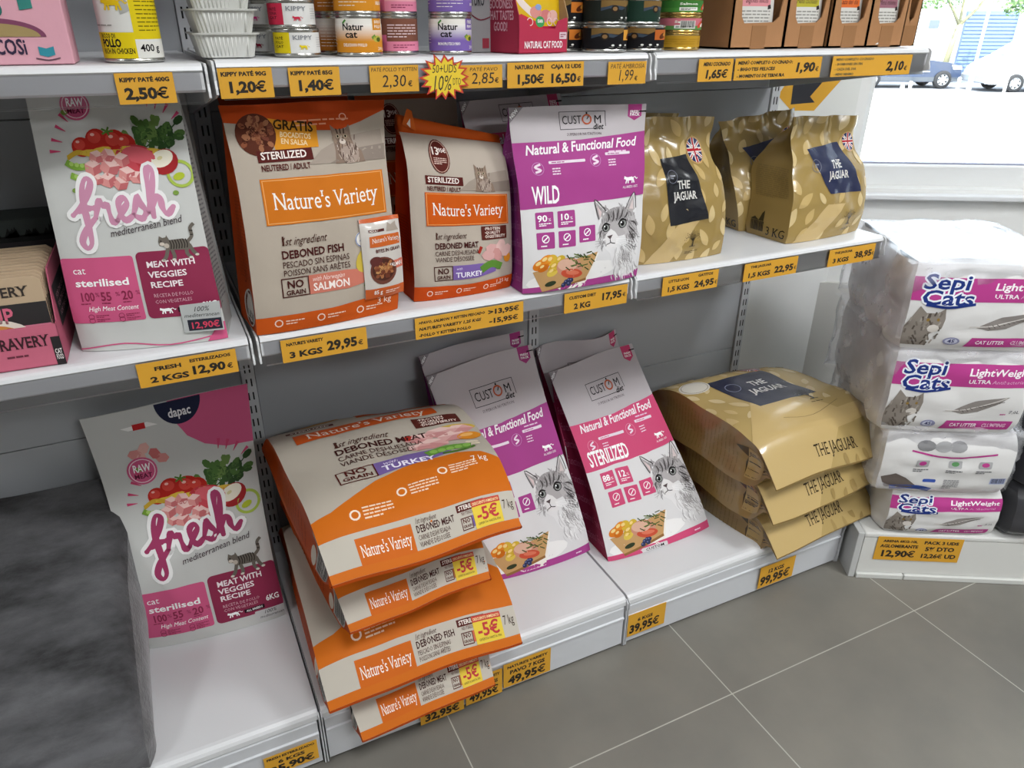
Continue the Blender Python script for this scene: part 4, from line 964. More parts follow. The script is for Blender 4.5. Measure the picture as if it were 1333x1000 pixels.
ticket(.009, .080, Z0, Z1+.001, TY, [('KIPPY PATÉ 90G', .47, .74, .13, .84, C_), ('1,20€', .5, .2, .34, .74, C_)], 'orange price ticket reading 1,20€ on the upper shelf')
ticket(.102, .174, Z0, Z1, TY, [('KIPPY PATÉ 85G', .45, .74, .13, .82, C_), ('1,40€', .5, .2, .34, .74, C_)], 'orange price ticket reading 1,40€ on the upper shelf')
ticket(.218, .293, Z0+.001, Z1, TY, [('PATÉ POLLO Y KITTEN', .5, .78, .14, .94, HW), ('2,30', .48, .2, .44, .5, HW), ('€', .82, .2, .2, .09, C_)], 'orange ticket with handwritten price 2,30€')
ticket(.352, .432, Z0+.002, Z1-.002, TY, [('PATÉ PAVO', .6, .74, .15, .6, HW), ('2,85', .58, .2, .46, .5, HW), ('€', .88, .22, .2, .09, C_)], 'orange ticket with handwritten price 2,85€ beside the star')
ticket(.441, .581, Z0, Z1, TY, [('NATURO PATE', .28, .74, .15, .37, C_), ('1,50€', .29, .17, .34, .37, C_), ('CAJA 12 UDS', .76, .74, .15, .4, C_), ('16,50', .72, .17, .34, .36, C_), ('€', .94, .18, .2, .05, C_)], 'wide orange ticket with two prices, 1,50€ and 16,50€')
ticket(.629, .706, Z0, Z1-.002, TY, [('PATÉ AMBROSÍA', .5, .7, .2, .9, HW), ('1,99', .45, .16, .48, .42, HW), ('€', .74, .16, .18, .08, C_)], 'orange ticket with handwritten price 1,99€')
ticket(.819, .897, Z0-.001, Z1-.001, TY, [('MENU COCINADO', .52, .7, .15, .78, I_), ('1,65€', .52, .16, .34, .68, I_)], 'orange price ticket reading 1,65€ below the brown cartons')
ticket(.902, 1.117, Z0-.001, Z1-.001, TY, [('MENÚ COMPLETO COCINADO:', .03, .72, .14, .62, dict(i=.1)), ('- BIGOTES FELICES', .03, .43, .14, .42, dict(i=.1)), ('- MOMENTOS DE TERNURA', .03, .12, .14, .54, dict(i=.1)), ('1,90', .8, .32, .4, .24, I_), ('€', .955, .32, .2, .04, C_)], 'long orange ticket with the price 1,90€ on the upper shelf')
ticket(1.146, 1.372, Z0-.001, Z1-.001, TY, [('MENU COMPLETO COCINADO', .04, .78, .11, .46, dict(c='#6b5a30', i=.1)), ('- BOMBONES SIN FIN', .04, .55, .11, .33, dict(c='#6b5a30')), ('- CAZA DEL DIA', .04, .31, .11, .26, dict(c='#6b5a30')), ('- MENU MINIMO', .04, .06, .11, .24, dict(c='#6b5a30')), ('2,10', .79, .24, .42, .22, I_), ('€', .935, .22, .2, .04, C_)], 'long orange ticket with the price 2,10€ nearest the window')
MZ0, MZ1 = .857, .8965; MY = -.4528
ticket(-.520, -.437, MZ0, MZ1, MY, [('3,95€', .5, .2, .3, .7, C_)], 'orange ticket cut off at left edge below the soup carton')
ticket(-.172, -.030, MZ0, MZ1, MY, [('FRESH', .3, .63, .15, .27, C_), ('2 KGS', .3, .16, .22, .38, C_), ('ESTERILIZADOS', .73, .74, .12, .42, C_), ('12,90', .69, .22, .32, .36, C_), ('€', .92, .23, .2, .06, C_)], 'orange ticket reading 2 KGS 12,90€ below the pink and white bag')
ticket(.039, .180, MZ0, MZ1, MY, [("NATURE'S VARIETY", .27, .72, .13, .42, C_), ('3 KGS', .27, .18, .25, .38, C_), ('29,95', .7, .25, .38, .36, C_), ('€', .92, .26, .2, .06, C_)], 'orange ticket reading 3 KGS 29,95€ below the large orange bag')
ticket(.266, .476, MZ0, MZ1, MY, [('>PAVO, SALMON Y KITTEN PESCADO', .03, .7, .12, .6, dict(i=.15)), ("NATURE'S VARIETY 1,25 KGS", .03, .4, .13, .56, dict(i=.25)), ('-POLLO Y KITTEN POLLO', .03, .1, .13, .47), ('>13,95€', .81, .62, .22, .3, C_), ('-15,95€', .81, .18, .22, .28, C_)], 'long orange ticket with three lines and prices 13,95€ and 15,95€')
ticket(.563, .705, MZ0, MZ1, MY, [('CUSTOM DIET', .28, .68, .14, .42, C_), ('2 KG', .28, .16, .26, .26, C_), ('17,95', .74, .38, .34, .34, C_), ('€', .95, .4, .18, .05, C_)], 'orange ticket reading 2 KG 17,95€ below the purple bag')
ticket(.790, .932, MZ0, MZ1, MY, [('LITTLE LION', .28, .68, .13, .36, C_), ('GATITOS', .76, .76, .13, .27, C_), ('1,5 KGS', .28, .2, .24, .4, C_), ('24,95', .75, .2, .32, .36, C_), ('€', .965, .22, .18, .04, C_)], 'orange ticket reading 1,5 KGS 24,95€ on the middle shelf')
ticket(1.002, 1.154, MZ0, MZ1, MY, [('THE JAGUAR', .3, .72, .12, .38, C_), ('1,5 KGS', .28, .2, .24, .42, C_), ('22,95', .75, .24, .34, .36, C_), ('€', .965, .26, .18, .04, C_)], 'orange ticket reading 1,5 KGS 22,95€ on the middle shelf')
ticket(1.249, 1.396, MZ0, MZ1, MY, [('THE JAGUAR', .3, .72, .12, .38, C_), ('3 KGS', .27, .2, .24, .34, C_), ('38,95', .75, .3, .34, .38, C_), ('€', .965, .32, .18, .04, C_)], 'orange ticket reading 3 KGS 38,95€ on middle shelf nearest the window')
BYY = -.5345
ticket(-.116, -.014, .030, .083, BYY, [('FRESH ESTERILIZADO', .5, .8, .1, .9, C_), ('6 KGS', .5, .52, .15, .5, C_), ('35,90€', .5, .1, .3, .85, C_)], 'orange ticket reading 6 KGS at the bottom edge on the left base shelf', 'orange price tickets')
ticket(.2, .3, .006, .07, BYY, [("NATURE'S VARIETY", .5, .8, .1, .85, C_), ('POLLO 7 KGS', .5, .54, .13, .7, C_), ('32,95€', .5, .1, .3, .8, C_)], 'orange ticket hanging below the lowest orange bag, reading 32,95€')
ticket(.305, .392, .012, .085, BYY, [("NATURE'S VARIETY", .5, .8, .1, .85, C_), ('SALMON 7 KGS', .5, .54, .13, .75, C_), ('49,95€', .5, .1, .3, .8, C_)], 'orange ticket half hidden by the lowest orange bag')
ticket(.395, .513, .022, .092, BYY-.0012, [("NATURE'S VARIETY", .5, .78, .1, .85, C_), ('PAVO 7 KGS', .5, .52, .15, .74, C_), ('49,95€', .5, .1, .3, .8, C_)], 'orange ticket reading PAVO 7 KGS 49,95€ beside the orange stack')
ticket(.723, .832, .03, .098, BYY, [('6 KGS', .45, .6, .13, .4, C_), ('39,95€', .45, .14, .34, .8, C_)], 'orange ticket reading 6 KGS 39,95€ below the pink bag')
ticket(1.133, 1.254, .02, .09, BYY, [('12 KGS', .45, .62, .17, .46, C_), ('99,95€', .47, .14, .36, .85, C_)], 'orange ticket reading 12 KGS 99,95€ below the gold sacks')
ticket(1.570, 1.79, .062, .138, -.0006, [('ARENA 6KG-10L', .27, .78, .09, .4, C_), ('AGLOMERANTE', .27, .55, .12, .44, C_), ('12,90€', .27, .16, .25, .42, C_), ('PACK 3 UDS', .75, .75, .12, .4, C_), ('5% DTO', .75, .46, .16, .34, C_), ('12,26€ UD', .75, .16, .16, .42, C_)], 'large orange ticket on white plinth with two columns of prices', M4=PM)
# star-shaped offer card, over the corner of the ticket next to it
mo = M(); cx, cz, y = .334, 1.281, TY-.0035; pts = []
rnd = random.Random(3)
for k in range(32):
    a = 2*math.pi*k/32; r = (.0385 if k % 2 == 0 else .0275)*(1+.07*rnd.uniform(-1, 1)); pts.append((cx+r*1.08*math.cos(a), cz+r*.86*math.sin(a)))
mo.prism(pts, y, y+.0008, '#c23a28', 'paper')
s = Sheet(1); q = [((p[0]-cx)*.86/.08+.5, (p[1]-cz)*.86/.08+.5) for p in pts]; s.poly(q, '#e6c62f', 1)
s.text('50+UDS', .49, .58, .14, '#22201c', fit=.5, al='c', ital=.1, L=2); s.text('10%', .42, .27, .26, '#22201c', fit=.4, al='c', ital=.15, L=2); s.text('DTO', .74, .36, .12, '#22201c', fit=.17, al='c', L=2)
s.lay(mo, plane_fn((cx-.04, y, cz-.04), (.08, 0, 0), (0, 0, 1)), (1, 1), 'paper', base=.0001, step=.00006)
tag(mo.build('offer_card', None, (cx, y, cz)), 'yellow and red star offer card reading 10% DTO on upper shelf', 'offer card')
# ------------------------------------------------------------------ bags on the middle shelf
MS, BS, TS = .9085, .1516, 1.3111
def gus_text(H, col, rows=14, x0=.2, x1=.85, y0=.3, y1=.75, extra=None, seed=1):
    s = Sheet(H); s.lines(x0, y0*H, x1, y1*H, rows, .012*H/1.5, col, 1, seed)
    if extra: extra(s)
    return s
FR2 = [(0, 0, 1, .03, 1), (.06, .003, 1.02, .04, 1), (.3, .012, .98, .08, .97), (.6, .012, .72, .16, .945), (.85, .004, .32, .3, .935), (.95, 0, .06, .3, .93), (1, 0, .02, .1, .93)]
H = 1.83
bag('cat_food_bag', 'white and pink bag with vegetables and grey price sticker, standing on middle shelf', 'bag of cat food', [(-.2402, -.3938, MS), (-.0359, -.4314, MS), (-.032, -.36, 1.276), (-.238, -.34, 1.278)], .095, fresh_sheet(H, False), ('#c9cac7', '#bdbebb', '#bdbebb'), 'satin_film', FR2, None, amp=.003, crum=.003,
    rsheet=gus_text(3.4, '#8f8f90', 40, .2, .9, .1, .85))
sticker_root = bpy.data.objects['cat_food_bag']
def add_sticker(): 
    mo = M(); O = Vector((-.096, -.4335, .9270)); X = Vector((.0565, -.0098, .0)); Yv = Vector((-.001, .012, 1))
    n = X.cross(Yv).normalized(); Hh = .62
    pts = [O, O+X, O+X+Yv.normalized()*X.length*.78, O+Yv.normalized()*X.length*.78]
    base = O
    mo.prism([(0, 0), (1, 0), (1, .82), (0, .78)], 0, .0006, '#b9bcbb', 'paper', frame=lambda a, y, b: (O+X*a+Yv.normalized()*X.length*b-n*y)[:])
    s = Sheet(.8); s.rect(.12, .05, .97, .36, '#1e2030', 1); s.text('12,90€', .54, .11, .17, '#d8405f', fit=.75, al='c', bold=True, L=2); s.text('100%', .5, .58, .13, BLK, al='c', ital=.3, fit=.4, L=1); s.text('mediterranean', .5, .43, .1, BLK, al='c', ital=.3, fit=.88, L=1)
    s.lay(mo, plane_fn(O[:], X[:], Yv[:]), (1, 1), 'paper', base=.0001, step=.0001)
    o = mo.build('price_sticker', None, (0, 0, 0)); return o
st = add_sticker()
st.parent = sticker_root; st.location = [-c for c in sticker_root.location]; st['label'] = 'grey sticker reading 12,90€'
bag('cat_food_bag', 'white bag behind the pink and white bag on middle shelf, only its side showing', 'bag of cat food', [(-.225, -.255, MS), (-.012, -.275, MS), (-.015, -.2, 1.27), (-.225, -.19, 1.27)], .095, None, ('#bdbebc', '#b3b4b2', '#b3b4b2'), 'satin_film', FR2, amp=.002, rsheet=gus_text(3.4, '#8f8f90', 40, .2, .9, .1, .85), res=(14, 20), seed=4)

def nv_parts(root, org, fn, front):
    # sample sachet taped to the front, lower right
    mo = M(); H = 1.83; x0, w_, y0 = .735, .30, .14
    def f(u, v):
        P, N = fn(x0+w_*u, y0+w_*H*v*1.0); bul = .0075*np.clip(4*u*(1-u), 0, 1)**.6*np.clip(4*v*(1-v), 0, 1)**.5
        return P+N*(.004+bul)[:, None]
    mo.grid(f, 10, 16, '#d0c9c2', 'gloss_film')
    def b(u, v): P, N = fn(x0+w_*u, y0+w_*H*v); return P+N*.0022
    mo.grid(b, 10, 16, '#c25a22', 'gloss_film', flip=True)
    for e in (0, 1):
        mo.grid(lambda k, v: f(np.full_like(k, e), v)*k[:, None]+b(np.full_like(k, e), v)*(1-k)[:, None], 1, 16, '#c8c1ba', 'gloss_film', flip=(e == 1))
        mo.grid(lambda u, k: f(u, np.full_like(k, e))*k[:, None]+b(u, np.full_like(k, e))*(1-k)[:, None], 10, 1, '#c25a22', 'gloss_film', flip=(e == 0))
    s = Sheet(H); O = '#c85a20'
    s.rect(0, 0, 1, .24, O, 1); s.rect(0, 1.74, 1, H, O, 1); s.rect(.18, 1.52, .55, 1.58, '#57221f', 2); s.text('ADULT', .2, 1.53, .035, '#f0e4da', fit=.2, L=3, bold=True)
    s.rect(.18, 1.2, .95, 1.44, '#c9601f', 2); s.text("Nature's Variety", .565, 1.29, .1, '#f5ebe0', fit=.66, al='c', serif=True, L=3)
    s.poly([(.6, 1.5), (.66, 1.7), (.74, 1.64), (.86, 1.7), (.95, 1.5)], '#a99c90', 1.5)
    s.text('BITES IN GRAVY', .6, 1.07, .075, '#57221f', fit=.6, al='c', bold=True, L=3)
    s.rect(.62, .64, 1, .84, '#d2715c', 2); s.text('SALMON', .78, .7, .09, '#f9ece6', fit=.36, al='c', bold=True, L=3.5)
    s.ell(.45, .64, .32, .32, 0, '#6d3a2c', 3, 26); s.ell(.45, .66, .27, .26, 0, '#4a2318', 3.5, 24); rnd = random.Random(6)
    for k in range(46): a, r = rnd.uniform(0, 6.28), rnd.uniform(0, .23); s.ell(.45+r*math.cos(a), .67+r*.95*math.sin(a), .05, .04, a, rnd.choice(['#a86a3f', '#8a4c2c', '#c08a52', '#6b3320']), 4+.01*k, 7)
    s.ell(.28, .87, .14, .11, .2, '#5b231d', 4.6); s.text('85 g', .3, .1, .09, '#f5e8de', fit=.2, al='c', bold=True, L=3); s.lines(.48, .08, .9, .17, 2, .02, '#f0d4c2', 3)
    s.lay(mo, with_normals(f, H), (10, 16), 'gloss_film', base=.0003)
    o = mo.build('sample_sachet', root, org); o['label'] = 'small white and orange sample sachet'
NV = [(0, 0, 1, .02, 1), (.05, .006, 1.02, .04, 1), (.25, .016, 1.0, .06, .99), (.5, .018, .85, .12, .97), (.75, .01, .5, .25, .965), (.9, .002, .14, .3, .985), (.95, 0, .03, .2, .99), (1, 0, .015, .1, 1)]
def nv_g(Hh):
    s = gus_text(Hh, '#a8431a', 24, .15, .85, .22, .6); s.ell(.55, .09*Hh, .33, .3, 0, '#d9d3cc', 2, 20); s.ring(.55, .09*Hh, .25, .05, '#5a2a1c', 3); barcode(s, .35, .03*Hh, .8, .075*Hh, 4, 3, bg='#cfcac2'); s.text('3 kg', .5, .2*Hh, .2, '#8f3512', fit=.4, al='c', L=1); return s
bag('cat_food_bag', 'large orange and beige fish bag with a sachet taped to its front', 'bag of cat food', [(.0072, -.4414, MS), (.2458, -.4203, MS), (.258, -.375, 1.245), (.011, -.385, 1.247)], .105, nv_sheet(1.43, 3), ('#b5a99b', '#b8481a', '#b8481a'), 'matte_film', NV, amp=.0035, crum=.003, wave=(.010, 1.1, .05), gsheet=nv_g(3.3), parent_parts=nv_parts, seed=7)
NVt = [(0, 0, 1, .02, 1), (.05, .006, 1.02, .04, 1), (.3, .014, 1.0, .06, 1), (.6, .014, .9, .1, .985), (.85, .004, .6, .18, .97), (.95, -.012, .3, .2, .97), (1, -.03, .05, .2, .97)]
def nv1_parts(root, org, fn, front):
    # folded-over top and the tear notch at its left end
    mo = M(); n = 22; T = np.linspace(0, 1, n); P0 = front(T, np.full(n, .965))
    V = []; F = []; seg = 12
    for i, p in enumerate(P0):
        rr = .0165*(1-.45*T[i])
        for k in range(seg):
            a = 2*math.pi*k/seg; V.append((p[0], p[1]+.012+rr*.8*math.cos(a), p[2]+.012-.006*T[i]+rr*math.sin(a)))
    for i in range(n-1):
        for k in range(seg): q = (k+1) % seg; F.append([i*seg+k, (i+1)*seg+k, (i+1)*seg+q, i*seg+q])
    F.append(list(range(seg))); F.append([(n-1)*seg+k for k in range(seg)][::-1])
    mo.add(V, F, '#c8561c', 'satin_film', True)
    p = P0[1]; mo.prism([(-.006, 0), (.018, -.012), (.012, .02), (.004, .024)], -.006, -.0048, '#cf6223', 'satin_film', frame=lambda a, y, b: (p[0]+a, p[1]+y, p[2]+.016+b))
    mo.prism([(.002, 0), (.008, -.006), (.008, .008)], -.0075, -.006, '#f1e5db', 'satin_film', frame=lambda a, y, b: (p[0]+a, p[1]+y, p[2]+.016+b))
    mo.build('rolled_top', root, org)
bag('cat_food_bag', 'smaller orange and beige turkey bag with rolled top on middle shelf', 'bag of cat food', [(.2835, -.3995, MS), (.4745, -.397, MS), (.482, -.368, 1.168), (.289, -.368, 1.2)], .085, nv_sheet(1.43, 1), ('#b9ada0', '#b8441a', '#b8441a'), 'matte_film', NVt, amp=.003, crum=.003, gsheet=gus_text(3.0, '#9a3a15', 20, .15, .8, .15, .5), parent_parts=nv1_parts, seed=9)
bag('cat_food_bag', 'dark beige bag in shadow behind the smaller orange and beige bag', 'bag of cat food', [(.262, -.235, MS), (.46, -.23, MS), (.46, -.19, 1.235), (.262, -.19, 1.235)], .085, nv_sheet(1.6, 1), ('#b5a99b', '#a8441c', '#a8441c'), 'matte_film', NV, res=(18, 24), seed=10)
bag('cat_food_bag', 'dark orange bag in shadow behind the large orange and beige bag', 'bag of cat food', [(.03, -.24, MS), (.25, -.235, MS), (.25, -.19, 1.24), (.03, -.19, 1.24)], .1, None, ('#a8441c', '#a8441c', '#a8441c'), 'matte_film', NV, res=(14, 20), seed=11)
CU = [(0, 0, 1, .02, 1), (.05, .004, 1.0, .04, 1), (.3, .014, .95, .08, .985), (.6, .014, .72, .16, .98), (.82, .004, .3, .3, .995), (.93, 0, .05, .3, 1), (1, 0, .015, .1, 1)]
def cu_g(col):
    s = Sheet(3.6)
    for k in range(9): s.text('Functional Food', .5, .15+.36*k, .16, col, fit=.85, al='c', ital=.2, rot=.18, L=1)
    return s
bag('cat_food_bag', 'purple and grey bag with kitten face on the middle shelf', 'bag of cat food', [(.4772, -.4458, MS), (.7275, -.4455, MS), (.752, -.395, 1.2215), (.472, -.39, 1.2255)], .1, custom_sheet(1.27, False), ('#c9c4c6', '#8c3a80', '#8c3a80'), 'satin_film', CU, amp=.003, crum=.003, wave=(.006, 1, .3), gsheet=cu_g('#b46aa8'), seed=12)
bag('cat_food_bag', 'grey-topped bag behind the purple kitten bag on middle shelf', 'bag of cat food', [(.49, -.3, MS), (.73, -.295, MS), (.625, -.3, 1.236), (.425, -.29, 1.228)], .06, custom_sheet(1.27, True), ('#b5b0b2', '#8c3a60', '#8c3a60'), 'satin_film', CU, res=(18, 24), seed=13)
JG = [(0, 0, 1, .0, 1), (.04, .004, 1.05, -.02, 1.01), (.25, .018, 1.08, -.02, 1.03), (.5, .02, 1.08, .02, 1.03), (.6, .016, 1.0, .08, 1.0), (.7, .004, .72, .2, .92), (.86, -.006, .24, .3, .93), (.93, 0, .05, .2, .96), (1, .002, .015, .1, .99)]
def jg_g(kg):
    s = Sheet(2.2); s.lines(.12, .75, .9, 1.3, 16, .018, '#8a7344', 1, 3)
    barcode(s, .1, .08, .45, .3, 3, 1, bg=None); s.poly([(.1, .3), (.2, .36), (.3, .3), (.36, .44), (.42, .5), (.42, .3)], '#3d3420', 1); s.text(kg, .72, .07, .15, '#2d2718', fit=.45, al='c', L=1, serif=True); return s
bag('cat_food_bag', 'gold leaf-patterned bag with black panel on the middle shelf', 'bag of cat food', [(.768, -.3884, MS), (.9832, -.3944, MS), (.969, -.33, 1.183), (.775, -.33, 1.19)], .1, jaguar_sheet(1.32, False, True), (TAN, '#977d48', '#977d48'), 'gloss_film', JG, amp=.004, crum=.007, wave=(.008, 2.1, .1), gsheet=jg_g('1,5KG'), seed=15)
bag('cat_food_bag', 'gold bag half hidden behind the gold bag with black panel', 'bag of cat food', [(.79, -.25, MS), (.97, -.25, MS), (.985, -.2, 1.175), (.80, -.2, 1.185)], .1, jaguar_sheet(1.32, False, True), (TAN, '#977d48', '#977d48'), 'gloss_film', JG, amp=.004, crum=.004, res=(16, 20), seed=16)
bag('cat_food_bag', 'gold bag with blue panel, standing behind the front blue-panelled gold bag', 'bag of cat food', [(1.145, -.268, MS), (1.37, -.285, MS), (1.355, -.18, 1.17), (1.122, -.175, 1.148)], .12, jaguar_sheet(1.25, True, False), (TAN, '#977d48', '#977d48'), 'gloss_film', JG, amp=.005, crum=.008, wave=(.010, 2.6, 0), gsheet=jg_g('3 KG'), seed=17)
bag('cat_food_bag', 'gold bag with blue panel at the front of middle shelf nearest the window', 'bag of cat food', [(1.1641, -.3991, MS), (1.4105, -.3808, MS), (1.42, -.31, 1.163), (1.20, -.315, 1.17)], .115, jaguar_sheet(1.18, True, False), (TAN, '#977d48', '#977d48'), 'gloss_film', JG, amp=.005, crum=.008, wave=(.009, 2.3, .2), gsheet=jg_g('3 KG'), seed=18)

# ------------------------------------------------------------------ bags leaning on the base shelf
FR6 = [(0, 0, 1, .03, 1), (.06, .006, 1.05, .04, 1), (.25, .022, 1.0, .08, .97), (.5, .022, .8, .14, .96), (.75, .008, .42, .22, .985), (.9, 0, .1, .25, 1.02), (1, 0, .02, .1, 1.04)]
bag('cat_food_bag', 'large white and pink bag with vegetables, leaning on the base shelf', 'bag of cat food', [(-.29, -.2145, BS), (-.009, -.2367, BS), (.001, -.055, .648), (-.312, -.045, .634)], .13, fresh_sheet(1.85, True), ('#c9cac7', '#b5b6b3', '#b5b6b3'), 'satin_film', FR6, amp=.006, crum=.004, wave=(.004, .8, .1), gsheet=gus_text(3.2, '#8c8c8c', 30, .15, .85, .2, .7), seed=21)
CU6 = [(0, 0, 1, .02, 1), (.05, .006, 1.0, .04, 1), (.3, .022, .95, .08, .975), (.6, .02, .72, .16, .95), (.82, .006, .3, .3, .965), (.93, 0, .05, .3, .985), (1, 0, .015, .1, 1)]
bag('cat_food_bag', 'purple and grey bag leaning on base shelf behind the orange bag stack', 'bag of cat food', [(.455, -.3394, BS), (.7305, -.3414, BS), (.688, -.078, .627), (.404, -.08, .597)], .115, custom_sheet(1.86, False), ('#c9c4c6', '#8c3a80', '#8c3a80'), 'satin_film', CU6, amp=.004, crum=.004, wave=(.008, .9, .2), gsheet=cu_g('#b46aa8'), seed=22)
bag('cat_food_bag', 'grey-topped purple bag behind the leaning purple bag on base shelf', 'bag of cat food', [(.45, -.19, BS), (.70, -.19, BS), (.689, -.026, .647), (.4075, -.026, .625)], .085, custom_sheet(1.86, False), ('#c9c4c6', '#8c3a80', '#8c3a80'), 'satin_film', CU6, amp=.004, crum=.004, wave=(.008, .9, .4), res=(20, 26), seed=23)
bag('cat_food_bag', 'pink and grey kitten bag reading STERILIZED leaning on the base shelf', 'bag of cat food', [(.7475, -.4003, BS), (1.066, -.3966, BS), (.995, -.08, .572), (.737, -.085, .54)], .13, custom_sheet(1.78, True), ('#c9c4c6', '#8f2c48', '#8f2c48'), 'satin_film', CU6, amp=.004, crum=.004, wave=(.006, 1, .1), gsheet=cu_g('#c46a84'), seed=24)
bag('cat_food_bag', 'grey-topped bag with curled corner behind the pink STERILIZED bag', 'bag of cat food', [(.752, -.245, BS), (1.0, -.245, BS), (.985, -.022, .592), (.735, -.025, .58)], .09, custom_sheet(1.78, True), ('#b3aeb0', '#8f2c48', '#8f2c48'), 'satin_film', CU6, amp=.004, crum=.004, wave=(.022, 1.0, .55), res=(20, 26), seed=25)

# ------------------------------------------------------------------ stack of seven kilo bags
LIE = [(0, 0, .006, -.2, .985), (.035, .018, .03, .1, .99), (.11, .05, .085, .12, 1), (.2, .072, .118, .08, 1), (.45, .082, .132, .04, 1), (.75, .078, .125, .06, .99), (.9, .05, .08, .1, .98), (1, .0, .006, 0, 1)]
def disc_part(u0, y0, w_):
    def f(root, org, fn, front):
        mo = M(); Hh = .72
        def g(u, v): P, N = fn(u0+w_*u, y0+w_*v); return P+N*.0021
        def b(u, v): P, N = fn(u0+w_*u, y0+w_*v); return P+N*.0017
        mo.grid(lambda u, v: g(u, v*Hh), 4, 4, '#e0c233', 'paper'); mo.grid(lambda u, v: b(u, v*Hh), 4, 4, '#e0c233', 'paper', flip=True)
        s = Sheet(Hh); s.rect(0, .56, 1, Hh, '#bf3a28', 1); s.text('DESCUENTO INMEDIATO', .5, .6, .07, '#f1d9a0', fit=.92, al='c', bold=True, L=2)
        s.text('-5€', .5, .18, .32, '#b8252b', fit=.78, al='c', bold=True, L=2); s.text('OFERTA HASTA FIN', .5, .07, .06, '#5b4a1c', fit=.8, al='c', L=2)
        s.lay(mo, with_normals(lambda u, v: g(u, v*Hh), Hh), (4, 4), 'paper', base=.0003, step=.00012)
        o = mo.build('discount_sticker', root, org); o['label'] = 'yellow sticker reading -5€'
    return f
def nv7_g(seed):
    s = Sheet(3.4); s.lines(.1, 1.1, .8, 2.8, 14, .03, '#9c3d14', 1, seed); barcode(s, .05, .25, .75, .7, seed, 2, vertical=True, bg='#b9b7b2'); s.ell(.2, .82, .16, .1, 0, '#d8cdbf', 2, 12); return s
OB = ('#b3aa9d', '#b54a17', '#b84c17')
def keep_on_deck(P, u, v): P[:, 2] = np.where(P[:, 1] > -.537, np.maximum(P[:, 2], .1525), P[:, 2]); return P
def lying(quad, kind, label, seed, D=1, su=(.60, .048), rows=LIE, **k):
    return bag('cat_food_bag', label, 'bag of cat food', quad, D, seven_sheet(1.55, kind), OB, 'satin_film', rows, 'stacked seven kilo orange bags', bulge=.018, amp=.005, freq=3, crum=.004, gsheet=nv7_g(seed), lying=True, seed=seed, res=(34, 44), parent_parts=disc_part(su[0]+.16, su[1]-.012, .155), **k)
lying([(.062, -.600, .112), (.348, -.598, .128), (.40, -.08, .16), (.03, -.08, .16)], 'chicken', 'lowest orange bag of the stack, its front corner drooping over the shelf edge', 31, D=.8, fn_extra=keep_on_deck)
lying([(.008, -.600, .226), (.411, -.597, .220), (.43, -.06, .25), (.02, -.06, .25)], 'fish', 'second orange bag from bottom of the stack, reading DEBONED FISH', 32)
lying([(.068, -.575, .375), (.352, -.57, .375), (.41, -.1, .36), (.03, -.1, .36)], 'chicken', 'third orange bag from bottom of the stack, directly under the topmost', 33, D=.85)
lying([(.041, -.615, .516), (.398, -.61, .524), (.445, -.10, .49), (.012, -.085, .50)], 'turkey', 'topmost orange bag of the stack, showing DEBONED MEAT and TURKEY', 34)

# ------------------------------------------------------------------ stack of twelve kilo gold sacks
SAK = [(0, 0, .004, 0, 1), (.05, .03, .012, .05, 1), (.13, .07, .1, .12, 1.0), (.22, .085, .128, .06, 1.01), (.5, .092, .135, .04, 1.0), (.8, .08, .122, .06, .97), (.92, .045, .07, .1, .94), (1, .0, .004, 0, .95)]
def sack_g(seed):
    s = Sheet(3.6); s.lines(.12, .9, .85, 2.9, 22, .02, '#7d6534', 1, seed); barcode(s, .15, .38, .8, .72, seed, 2, bg='#a58a55'); s.poly([(.2, .72), (.45, .76), (.6, .72), (.72, .98), (.82, .72)], '#3b3019', 2); s.text('12 KG', .62, .14, .22, '#33290f', fit=.75, al='c', L=2); return s
def sack(quad, label, seed, **k):
    return bag('cat_food_sack', label, 'sack of cat food', quad, 1, sack_sheet(1.35, seed), ('#b39a63', '#8a7040', '#947a46'), 'gloss_film', SAK, 'stacked twelve kilo gold sacks', bulge=.02, amp=.006, freq=3, crum=.003, gsheet=sack_g(seed), lying=True, seed=seed, res=(34, 44), **k)
sack([(1.135, -.575, .152), (1.515, -.55, .156), (1.44, -.06, .18), (1.07, -.05, .18)], 'lowest gold sack of the stack of three on base shelf', 41)
sack([(1.108, -.566, .262), (1.478, -.562, .283), (1.43, -.06, .29), (1.06, -.06, .29)], 'middle gold sack of the stack of three on base shelf', 42)
sack([(1.100, -.562, .367), (1.52, -.558, .368), (1.42, -.11, .38), (1.045, -.07, .38)], 'topmost gold sack showing a dark blue panel and round white badge', 43)

# ------------------------------------------------------------------ plush cushion
mo = M()
def cush(u, v):
    # broad face rising from the front of the shelf to the back panel
    x = -.72+np.interp(v, [0, .6, .85, 1], [.420, .430, .446, .452])*u; prof_y = np.interp(v, [0, .12, .4, .75, 1], [-.522, -.517, -.34, -.16, -.055]); prof_z = np.interp(v, [0, .12, .4, .75, 1], [.156, .21, .295, .405, .485])
    e = np.clip(12*np.clip(u, 0, 1)*(1-np.clip(u, 0, 1)), 0, 1)**.4
    b = .014*vnoise(u*5, v*6, 77)+.006*vnoise(u*13, v*16, 78)
    return np.stack([x, prof_y-.012*e-b*.7, prof_z+.022*e+b], 1)
def cback(u, v): P = cush(u, v); return np.stack([P[:, 0], np.minimum(P[:, 1]+.09, -.02), np.full_like(v, .153)], 1)
mo.grid(cush, 40, 50, '#5d5d60', 'plush')
for e in (0, 1): mo.grid(lambda k, v: (cush(np.full_like(k, e), v)*k[:, None]+cback(np.full_like(k, e), v)*(1-k)[:, None])+np.outer(np.sin(np.pi*k)*.012*(1 if e else -1), [1, 0, 0]), 6, 50, '#5d5d60', 'plush', flip=(e == 1))
